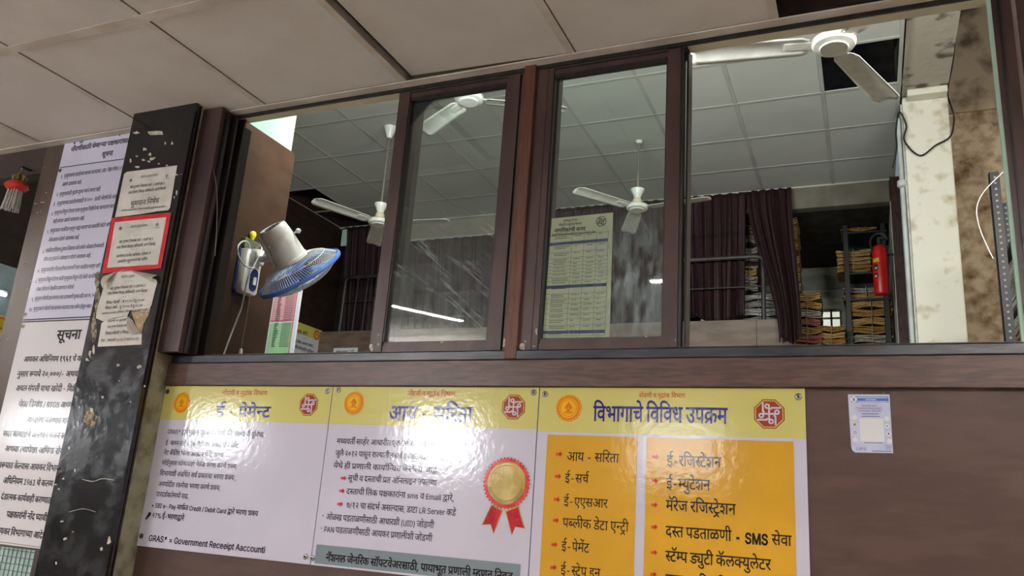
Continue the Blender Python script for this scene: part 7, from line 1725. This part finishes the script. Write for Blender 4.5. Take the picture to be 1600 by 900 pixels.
MB().prism([at(535, 359.5, Y=CY1 - 0.25), at(542, 358, Y=CY1 - 0.25), at(541, 384, Y=CY1 - 0.25), at(532, 384.5, Y=CY1 - 0.25)], (0, 0.004, 0)).build('slip', mat('slip_green', (176, 206, 198), 0.6, 0.3, var=0.05), tg)
MB().tube([at(539, 359, Y=CY1 - 0.25), Vector((at(539, 359, Y=CY1 - 0.25).x, CY1 - 0.25, IZ))], 0.002, 5).build('string', ink_paper, tg)

# chart fixed behind the right pane
gY = WY + 0.022
gc = empty('wall_chart', at(905, 527, Y=gY), 'pale green printed table stuck inside the right glass pane', 'poster')
g_tl, g_tr, g_br, g_bl = at(862, 341.5, Y=gY), at(957.8, 332, Y=gY), at(952.4, 526.5, Y=gY), at(848, 528, Y=gY)
gq = lambda u, v: (g_tl * (1 - u) + g_tr * u) * (1 - v) + (g_bl * (1 - u) + g_br * u) * v
MB().prism([gq(0, 0), gq(1, 0), gq(1, 1), gq(0, 1)], (0, 0.001, 0)).build('sheet', mat('chart_pale_green', (234, 230, 200), 0.6, 0.3, var=0.04), gc)
p = Print(gc, Y=gY, lift=0.0005)
GQ = lambda k, u0, u1, v0, v1, l=1: p.poly3(k, [gq(u0, v0), gq(u1, v0), gq(u1, v1), gq(u0, v1)], l)
for v0 in (0.212, 0.576, 0.945):
    GQ('b', 0.0, 0.93, v0, v0 + 0.024)
cols = (0.36, 0.555, 0.755, 0.935)
rows = [0.155] + [0.212 + 0.364 * t for t in (0.08, 0.24, 0.38, 0.48, 0.56, 0.64, 0.72, 0.81, 0.91, 1.0)] + [0.60 + 0.345 * t for t in (0.13, 0.25, 0.36, 0.48, 0.60, 0.73, 0.87, 1.0)] + [0.985]
lw_ = 0.0008
for c_ in cols:
    p.stroke('k', [gq(c_, 0.155), gq(c_, 0.985)], lw_)
for v in rows:
    p.stroke('k', [gq(0, v), gq(0.935, v)], lw_)
rr = random.Random(6)
for a_, b_ in zip(rows, rows[1:]):
    vm = a_ + 0.012
    for u0, u1 in ((0.08, 0.34), (0.40, 0.53), (0.60, 0.73), (0.79, 0.9)):
        n = 2 if (b_ - a_) > 0.035 and u0 < 0.1 else 1
        for k in range(n):
            x = u0
            e = u1 - 0.08 * rr.random()
            while x < e:
                l = 0.012 + 0.03 * rr.random()
                GQ('k', x, min(x + l, e), vm + 0.014 * k - 0.0025, vm + 0.014 * k + 0.0025)
                x += l + 0.006
p.T('महाराष्ट्र शासन', 'k', 880, 343.8, 902, 3, 0.02)
p.T('नोंदणी व मुद्रांक विभाग', 'k', 873, 350.5, 909, 3.2, 0.02)
p.T('नागरिकांची सनद', 'k', 866, 358.5, 915, 5, 0.04)
p.T('नोंदणी विभागातर्फे नागरिकांना देण्यात येणाऱ्या सेवा', 'k', 862, 366.5, 931, 2.8, 0.02)
p.disc('k', p.P(939.5, 346), 0.0155, 1, 30, 0.0135)
lc = p.P(939.5, 346)
for k in range(4):
    ca, sa = math.cos(k * PI / 2), math.sin(k * PI / 2)
    g = lambda x, z: lc + Vector((x * ca - z * sa, 0, x * sa + z * ca)) * 0.0155
    p.stroke('k', [g(0, 0), g(0, 0.5)], 0.002)
    p.stroke('k', [g(-0.4, 0.1), g(-0.4, 0.75)], 0.002)
    p.disc('k', g(-0.12, 0.5), 0.0028, 1, 12, 0.001)
p.build(dict(k=ink_paper, b=mat('chart_blue', (58, 72, 140), 0.5, 0.4, var=0.1)), dict(b='blue_bar', k='lettering'))

# ------------------------------------------------------------------ ceiling fans
def ceiling_fan(px, py, d, first_px, label, canopy):
    """hub at the pixel, at distance d; first_px: a pixel the first blade points to"""
    h = EYE + ray(px, py).normalized() * d
    root = empty('ceiling_fan', (h.x, h.y, h.z), label, 'fan', 'white ceiling fans of the office')
    R = 0.09
    MB().lathe([(0.02, -0.012), (R * 0.62, -0.012), (R * 0.66, -0.006), (R * 0.92, 0.0), (R, 0.012), (R, 0.024), (R * 0.93, 0.034), (R * 0.5, 0.05), (0.03, 0.056)], h, (0, 0, 1), 40).build('motor', fan_white, root, smooth=True)
    MB().lathe([(R + 0.001, 0.026), (R + 0.001, 0.029), (R - 0.004, 0.0325)], h, (0, 0, 1), 40, cap=False).build('trim_band', mat('pink_band', (206, 160, 150), 0.4, 0.4, var=0.05), root)
    MB().lathe([(0.034, 0.05), (0.04, 0.07), (0.03, 0.095), (0.018, 0.10)], h, (0, 0, 1), 24).build('neck', mat('fan_ivory', (214, 204, 176), 0.4, 0.4, var=0.06), root, smooth=True)
    MB().lathe([(0.026, 0.095), (0.034, 0.12), (0.056, 0.165), (0.056, 0.172), (0.014, 0.172)], h, (0, 0, 1), 28).build('lower_canopy', fan_white, root, smooth=True)
    top = IZ - h.z
    MB().lathe([(0.011, 0.1), (0.011, top - 0.02)], h, (0, 0, 1), 12).build('downrod', mat('rod_grey', (140, 136, 126), 0.4, 0.5, metal=0.4, var=0.1), root)
    MB().lathe([(0.02, top - 0.1), (0.05, top - 0.02), (0.055, top)] if canopy else [(0.016, top - 0.02), (0.03, top - 0.008), (0.03, top)], h, (0, 0, 1), 28).build('ceiling_canopy', fan_white, root, smooth=True)
    f = at(*first_px, Z=h.z + 0.015)
    a0 = math.atan2(f.y - h.y, f.x - h.x)
    for k in range(3):
        a = a0 + 2 * PI * k / 3
        M = Matrix.Translation(h + Vector((0, 0, 0.014))) @ Matrix.Rotation(a, 4, 'Z') @ Matrix.Rotation(math.radians(9), 4, 'X')
        def fb(u, v):
            x = 0.10 + 0.50 * u
            wd = 0.055 + 0.013 * u - (0.03 * max(0, u - 0.93) / 0.07) - (0.012 if u < 0.02 else 0)
            return M @ Vector((x, (v - 0.5) * 2 * wd, -0.01 * ((v - 0.5) * 2) ** 2 + 0.004))
        b = MB().grid(fb, 16, 6).build('blade', fan_white, root, smooth=True, solid=0.003)
        MB().box(0.08, 0.2, -0.02, 0.02, -0.003, 0.003, M).build('blade_bracket', fan_white, b)
    return root


ceiling_fan(1303, 73, 3.83, (1095, 84), 'large white ceiling fan nearest the right opening, its hub seen from below', True)
ceiling_fan(733, 158, 5.06, (900, 172), 'white ceiling fan whose hub shows at the top of the left glass pane', True)
ceiling_fan(995.5, 327, 6.65, (1112, 308), 'white ceiling fan on a long rod seen through the right glass pane', False)
ceiling_fan(592, 350, 6.65, (465, 303), 'white ceiling fan half hidden by the left sash frame', True)

# ------------------------------------------------------------------ record alcove: racks, file bundles, extinguisher
bundle_ms = [mat('file_tan', (178, 146, 96), 0.8, 0.15, rgb2=(140, 108, 66), vscale=30, stretch=(1, 1, 6)),
             mat('file_ochre', (168, 132, 72), 0.8, 0.15, rgb2=(118, 88, 46), vscale=30, stretch=(1, 1, 6)),
             mat('file_grey', (164, 156, 144), 0.8, 0.15, rgb2=(120, 112, 102), vscale=30, stretch=(1, 1, 6)),
             mat('file_rose', (150, 96, 80), 0.8, 0.15, rgb2=(120, 70, 60), vscale=30, stretch=(1, 1, 6)),
             mat('file_white', (196, 194, 186), 0.8, 0.15, rgb2=(160, 158, 150), vscale=30, stretch=(1, 1, 6))]
PROTO = {}


def bundle_mesh(seed, thick):
    """a loose sheaf of folders: uneven layers, sagging and ragged"""
    r = random.Random(seed)
    mb = MB()
    n = 6
    t = thick / n
    ph = [r.random() * 6 for _ in range(3)]
    for k in range(n):
        dx, dy = 0.016 * (r.random() - 0.5), 0.03 * (r.random() - 0.5)
        hw, hd = 0.5 * (0.94 + 0.1 * r.random()), 0.17
        def f(u, v, s):
            x = (u * 2 - 1) * hw
            sag = 0.10 * thick * math.sin(3 * u * 2 + ph[0]) + 0.06 * thick * math.sin(7 * u + ph[1] + k)
            return Vector((x + dx, (v * 2 - 1) * hd + dy, k * t + s * t * 0.86 + sag))
        for s in (0, 1):
            mb.grid(lambda u, v: f(u, v, s), 8, 1)
        for vv in (0, 1):
            mb.grid(lambda u, v: f(u, vv, v), 8, 1)
        for uu in (0, 1):
            mb.grid(lambda u, v: f(uu, u, v), 1, 1)
    bmesh.ops.remove_doubles(mb.bm, verts=mb.bm.verts[:], dist=1e-5)
    return mb


def bundle(x, y, z, w, thick, mi, seed, label, group, depth=1.0):
    key = (seed % 5, mi)
    if key not in PROTO:
        o = bundle_mesh(seed % 5, 0.06).build('file_bundle', bundle_ms[mi])
        s_ = MB()
        s_.box(-0.004, 0.004, -0.195, 0.195, -0.003, 0.0665)
        s_.build('tie_tape', MATS['file_white'], o)
        PROTO[key] = o
    else:
        o = copy_tree(PROTO[key])
    o.location = (x, y, z)
    o.scale = (w, depth, thick / 0.06)
    o.rotation_euler = (0, 0, 0.06 * (random.Random(seed).random() - 0.5))
    return tag(o, label, 'file bundle', group)


def pile(pxl, pxr, pyt, pyb, Y, n, cols_, name, group, dep=1.0):
    L_, R_ = at(pxl, (pyt + pyb) / 2, Y=Y), at(pxr, (pyt + pyb) / 2, Y=Y)
    R_.x = min(R_.x, AX1 - 0.02)
    z0, z1 = at((pxl + pxr) / 2, pyb, Y=Y).z, at((pxl + pxr) / 2, pyt, Y=Y).z
    r = random.Random(int(pxl * 7 + pyt))
    th = (z1 - z0) / n
    words = ['lowest', 'second from the bottom', 'third from the bottom', 'fourth from the bottom', 'fifth from the bottom', 'sixth from the bottom', 'seventh from the bottom', 'eighth from the bottom']
    for k in range(n):
        w = (R_.x - L_.x) * (0.93 + 0.07 * r.random())
        mi = cols_[k % len(cols_)]
        cn = ['tan', 'ochre', 'grey', 'reddish', 'white'][mi]
        pos = 'topmost' if k == n - 1 else words[k]
        if n == 1:
            lab = '%s file bundle lying alone %s' % (cn, name)
        else:
            lab = '%s file bundle, %s of the pile %s' % (cn, pos, name)
        bundle((L_.x + R_.x) / 2 + 0.008 * (r.random() - 0.5), Y + 0.18, z0 + th * k, w, th * 0.80, mi, r.randrange(1000), lab, group, dep)


RKY = 7.75
pile(1331, 1398, 466, 548, RKY, 6, (3, 2, 1, 0, 1, 0), 'below the fire extinguisher', 'files piled under the extinguisher')
pile(1318, 1392, 446, 466, RKY + 0.1, 2, (0, 2), 'just under the extinguisher foot', 'files piled under the extinguisher')
pile(1279, 1322, 507, 548, RKY - 0.25, 4, (0, 1, 0, 1), 'left of the rack post', 'files piled left of the rack post')
pile(1238, 1284, 456, 548, RKY - 0.3, 7, (1, 3, 1, 3, 2, 1, 0), 'beside the swept curtain', 'files piled beside the curtain')
pile(1306, 1362, 388, 424, RKY + 0.05, 3, (1, 0, 0), 'on the middle shelf', 'files on the rack shelves')
pile(1312, 1370, 337, 360, RKY + 0.05, 2, (1, 1), 'on the top shelf under the lintel', 'files on the rack shelves')
pile(1226, 1250, 398, 455, RKY - 0.35, 4, (2, 0, 1, 0), 'half behind the swept curtain', 'files behind the curtain edge')
pile(1222, 1246, 338, 388, RKY - 0.35, 4, (1, 0, 1, 0), 'highest behind the swept curtain', 'files behind the curtain edge')
pile(1160, 1184, 384, 453, RKY - 0.35, 6, (2, 2, 0, 2, 2, 2), 'in the curtain gap', 'files in the curtain gap')
pile(1160, 1212, 455, 505, RKY - 0.35, 4, (2, 4, 2, 4), 'behind the rail post', 'files behind the rail post')
pile(1160, 1180, 320, 378, RKY - 0.35, 4, (2, 0, 2, 2), 'high in the curtain gap', 'files in the curtain gap')

rack = empty('steel_rack', at(1325, 545, Y=RKY), 'black slotted steel rack holding files in the alcove', 'rack')
zr0, zr1 = 0.0, at(1320, 350, Y=RKY - 0.02).z
for px in (1325, 1385):
    xx = at(px, 470, Y=RKY - 0.02).x
    pr_ = MB().box(xx - 0.022, xx + 0.022, RKY - 0.03, RKY - 0.026, zr0, zr1).box(xx - 0.022, xx - 0.018, RKY - 0.03, RKY + 0.02, zr0, zr1)
    pr_.build('post', black_m, rack)
xa_, xb_ = at(1325, 470, Y=RKY).x - 0.02, at(1392, 470, Y=RKY).x
for py in (362, 426, 467):
    z = at(1355, py, Y=RKY).z
    MB().box(xa_, xb_, RKY - 0.024, RKY + 0.45, z - 0.016, z).build('shelf', black_m, rack)
for z0_, z1_ in ((375, 390), (430, 464)):
    MB().box(xa_ + 0.03, xb_ - 0.02, RKY + 0.3, RKY + 0.44, at(1355, z1_, Y=RKY).z, at(1355, z0_, Y=RKY).z + 0.02).build('box_file', mat('black_card', (34, 33, 38), 0.5, 0.3, var=0.2), rack)
# bright pane at the back of the alcove
wz0, wz1 = at(1290, 509, Y=8.9).z, at(1290, 486, Y=8.9).z
MB().box(at(1250, 470, Y=8.98).x, at(1330, 470, Y=8.98).x, 8.985, 8.999, 0, at(1290, 453, Y=8.98).z).build('pale_dado', white_m, al)
w2 = empty('window_2', at(1290, 508, Y=8.9), 'small bright pane low at the back of the record alcove', kind='structure')
x0_, x1_ = at(1270, 495, Y=8.9).x, at(1312, 495, Y=8.9).x
MB().box(x0_, x1_, 8.95, 8.99, wz0 - 0.1, wz1).build('lit_pane', mat('daylight_pane', (220, 224, 214), 0.5, 0.3, emit=(214, 220, 206), estr=0.9), w2)
fr2 = MB()
for xx in (x0_ - 0.02, (x0_ * 0.35 + x1_ * 0.65), x1_):
    fr2.box(xx, xx + 0.02, 8.92, 8.96, wz0 - 0.1, wz1 + 0.02)
fr2.box(x0_, x1_, 8.92, 8.96, wz1, wz1 + 0.03)
fr2.box(x0_, x1_, 8.92, 8.96, (wz0 + wz1) / 2, (wz0 + wz1) / 2 + 0.015)
fr2.build('window_frame', MATS['file_grey'], w2)

# fire extinguisher
EY = 7.2
e0, e1 = at(1380, 460, Y=EY), at(1372, 383, Y=EY)
ex = empty('fire_extinguisher', (e0.x, EY, e0.z), 'red fire extinguisher hanging by the alcove wall above the file piles', 'fire extinguisher')
er = (at(1387, 425, Y=EY).x - at(1362.5, 425, Y=EY).x) / 2
H_ = e1.z - e0.z
ecx = at(1376, 425, Y=EY).x
eb = Vector((ecx, EY, e0.z))
ered = mat('extinguisher_red', (206, 26, 30), 0.35, 0.5, rgb2=(186, 18, 24), vscale=10)
MB().lathe([(er * 0.9, 0), (er, 0.02), (er, H_ * 0.88), (er * 0.85, H_ * 0.95), (er * 0.4, H_)], eb, (0, 0, 1), 32).build('cylinder', ered, ex, smooth=True)
MB().lathe([(er * 0.35, H_), (er * 0.38, H_ + 0.05), (er * 0.2, H_ + 0.06)], eb, (0, 0, 1), 20).box(eb.x - 0.015, eb.x + 0.05, EY - 0.02, EY + 0.01, eb.z + H_ + 0.045, eb.z + H_ + 0.065).build('valve', black_m, ex)
hs = [eb + Vector((er * 1.15 * math.cos(a) - 0.0, -0.03, H_ + 0.01 + 0.085 * math.sin(a))) for a in [0.3 + 5.6 * i / 20 for i in range(21)]]
MB().tube(hs, 0.011, 8).build('hose', black_m, ex, smooth=True)
lb = MB()


def wrap(mb, a0, a1, z0, z1, k=1.004):
    for i in range(6):
        p0, p1 = a0 + (a1 - a0) * i / 6, a0 + (a1 - a0) * (i + 1) / 6
        mb.poly([eb + Vector((er * k * math.cos(a), er * k * math.sin(a), z)) for a, z in ((p0, z0), (p1, z0), (p1, z1), (p0, z1))])


wrap(lb, PI * 1.12, PI * 1.45, H_ * 0.62, H_ * 0.70)
lb.build('yellow_label', mat('label_yellow', (214, 180, 40), 0.5, 0.4, var=0.1), ex)
lb = MB()
for z0_, z1_ in ((0.45, 0.58), (0.30, 0.40)):
    wrap(lb, PI * 1.2, PI * 1.40, H_ * z0_, H_ * z1_)
lb.build('dark_marking', mat('label_maroon', (90, 20, 26), 0.5, 0.4, var=0.1), ex)
lb = MB()
wrap(lb, PI * 1.22, PI * 1.34, H_ * 0.32, H_ * 0.36, 1.007)
wrap(lb, PI * 1.24, PI * 1.36, H_ * 0.48, H_ * 0.52, 1.007)
lb.build('pale_marking', MATS['file_white'], ex)
MB().box(ecx + er * 0.2, AX1 - 0.004, EY + er * 0.6, EY + er * 0.6 + 0.01, eb.z + H_ * 0.8, eb.z + H_ * 0.84).build('bracket', black_m, ex)

# ------------------------------------------------------------------ right side: pipe, cables, slotted rack
pp_ = tag(MB().tube([(PX0 - 0.03, PYF + 0.05, 0.3), (PX0 - 0.03, PYF + 0.05, at(1410, 180, Y=PYF).z)], 0.016, 10).lathe([(0.02, -0.03), (0.034, -0.02), (0.034, 0.02), (0.02, 0.03)], Vector((PX0 - 0.03, PYF + 0.04, at(1410, 284, Y=PYF).z)), (0, 0, 1), 16).build('conduit_pipe', mat('pipe_grey', (176, 182, 178), 0.5, 0.4, var=0.1), None, smooth=True), 'grey conduit pipe running down the left edge of the cream pillar', 'pipe')
cbY = PYF - 0.02
cp = [(1395, 262), (1401, 232), (1400, 205), (1405, 175), (1416, 196), (1413, 220), (1437, 243), (1462, 227), (1485, 213), (1490.5, 186), (1486.5, 168), (1481, 150), (1482, 132), (1488, 100), (1494, 50)]
tag(MB().tube(smooth_path([at(x, y, X=PX1 + 0.012) if i > 10 else at(x, y, Y=cbY if i > 3 else PYF - 0.05) for i, (x, y) in enumerate(cp)], 6), 0.006, 7).build('black_cable', black_m, None, smooth=True), 'black cable looping across the top of the cream pillar', 'cable')
wcY = 4.3
tag(MB().tube(smooth_path([at(x, y, Y=wcY) for x, y in [(1575, 262), (1566, 270), (1542, 294), (1530, 312), (1526, 332), (1532, 360), (1544, 388), (1552, 404)]], 6), 0.0024, 7).build('white_cable', pvc, None, smooth=True), 'thin white cable looping off the top of the slotted rack', 'cable')
sr = empty('slotted_rack', at(1560, 530, Y=4.45), 'dark slotted angle rack of files at the right edge of the opening', 'rack')
SY = 4.4
zt_r = at(1547, 269, Y=SY).z
xL, xR = at(1549, 300, Y=SY).x, at(1549, 300, Y=SY).x + 0.5
tops = [(at(1548, 300, Y=SY).x, SY), (at(1563, 320, Y=SY + 0.45).x, SY + 0.45)]
hole_m = mat('slot_light', (128, 124, 116), 0.7, 0.2, var=0.1)
for xx, yy in tops:
    po = MB().box(xx, xx + 0.045, yy, yy + 0.003, 0, zt_r).box(xx, xx + 0.003, yy, yy + 0.045, 0, zt_r).build('post', mat('rack_grey', (27, 27, 30), 0.5, 0.4, metal=0.3, var=0.2), sr)
    sm = MB()
    for k in range(40):
        z = zt_r - 0.03 - 0.032 * k
        sm.lathe([(0.0062, 0), (0.0062, 0.0012)], (xx + 0.024, yy, z), (0, -1, 0), 8)
    sm.build('slots', hole_m, po)
xx = tops[0][0]
for z_, nm in ((at(1575, 365, Y=SY).z, 'shelf'), (at(1575, 466, Y=SY).z, 'shelf'), (at(1575, 545, Y=SY).z, 'shelf')):
    MB().box(xx + 0.08, xx + 0.8, SY + 0.01, SY + 0.42, z_ - 0.02, z_).build(nm, MATS['rack_grey'], sr)


def pile2(px, pyt, pyb, n, mis, name):
    x0 = max(at(px, (pyt + pyb) / 2, Y=SY).x, tops[0][0] + 0.07)
    z0, z1 = at(px + 8, pyb, Y=SY).z, at(px + 8, pyt, Y=SY).z
    th = (z1 - z0) / n
    for k in range(n):
        bundle(x0 + 0.18, SY + 0.2, z0 + th * k, 0.34, th * 0.80, mis[k % len(mis)], k * 3 + int(px), '%s, %s' % (name, ['lowest of the pile', 'second from the bottom', 'third from the bottom', 'fourth from the bottom', 'fifth from the bottom'][k]), 'files on the slotted rack')


pile2(1568, 393, 465, 5, (4, 4, 2, 4, 4), 'white file bundle on the middle shelf of the slotted rack')
pile2(1572, 480, 545, 5, (0, 1, 0, 4, 4), 'file bundle on the low shelf of the slotted rack')

# ------------------------------------------------------------------ tube lamp and sign in the room at far left
tlm = empty('tube_light', at(4, 459, X=XL + 0.06), 'lit tube lamp on the pale wall seen through the far left opening', 'lamp')
t0, t1 = at(-30, 450, X=XL + 0.06), at(9, 461, X=XL + 0.06)
MB().tube([t0, t1], 0.014, 10).build('tube', mat('lit_tube', (240, 245, 250), 0.4, 0.3, emit=(235, 244, 255), estr=4.0), tlm)
MB().box(XL + 0.021, XL + 0.045, t0.y, t1.y + 0.02, t0.z + 0.0, t0.z + 0.03).build('fitting', pvc, tlm)
ysg = empty('wall_sign', at(5, 510, X=XL + 0.03), 'yellow sign with an orange disc at the far left edge', 'signboard')
a_, b_ = at(-8, 490, X=XL + 0.03), at(7.5, 528, X=XL + 0.03)
MB().box(XL + 0.021, XL + 0.03, a_.y, b_.y, b_.z, a_.z).build('sheet', MATS['sign_yellow'], ysg)
p = Print(ysg, X=XL + 0.03)
p.disc('o', p.P(1.5, 505), 0.045, 1, 24)
p.disc('g', p.P(1.5, 505), 0.03, 2, 24)
p.build(dict(o=MATS['sign_orange'], g=MATS['label_yellow']), dict(o='emblem', g='emblem'))
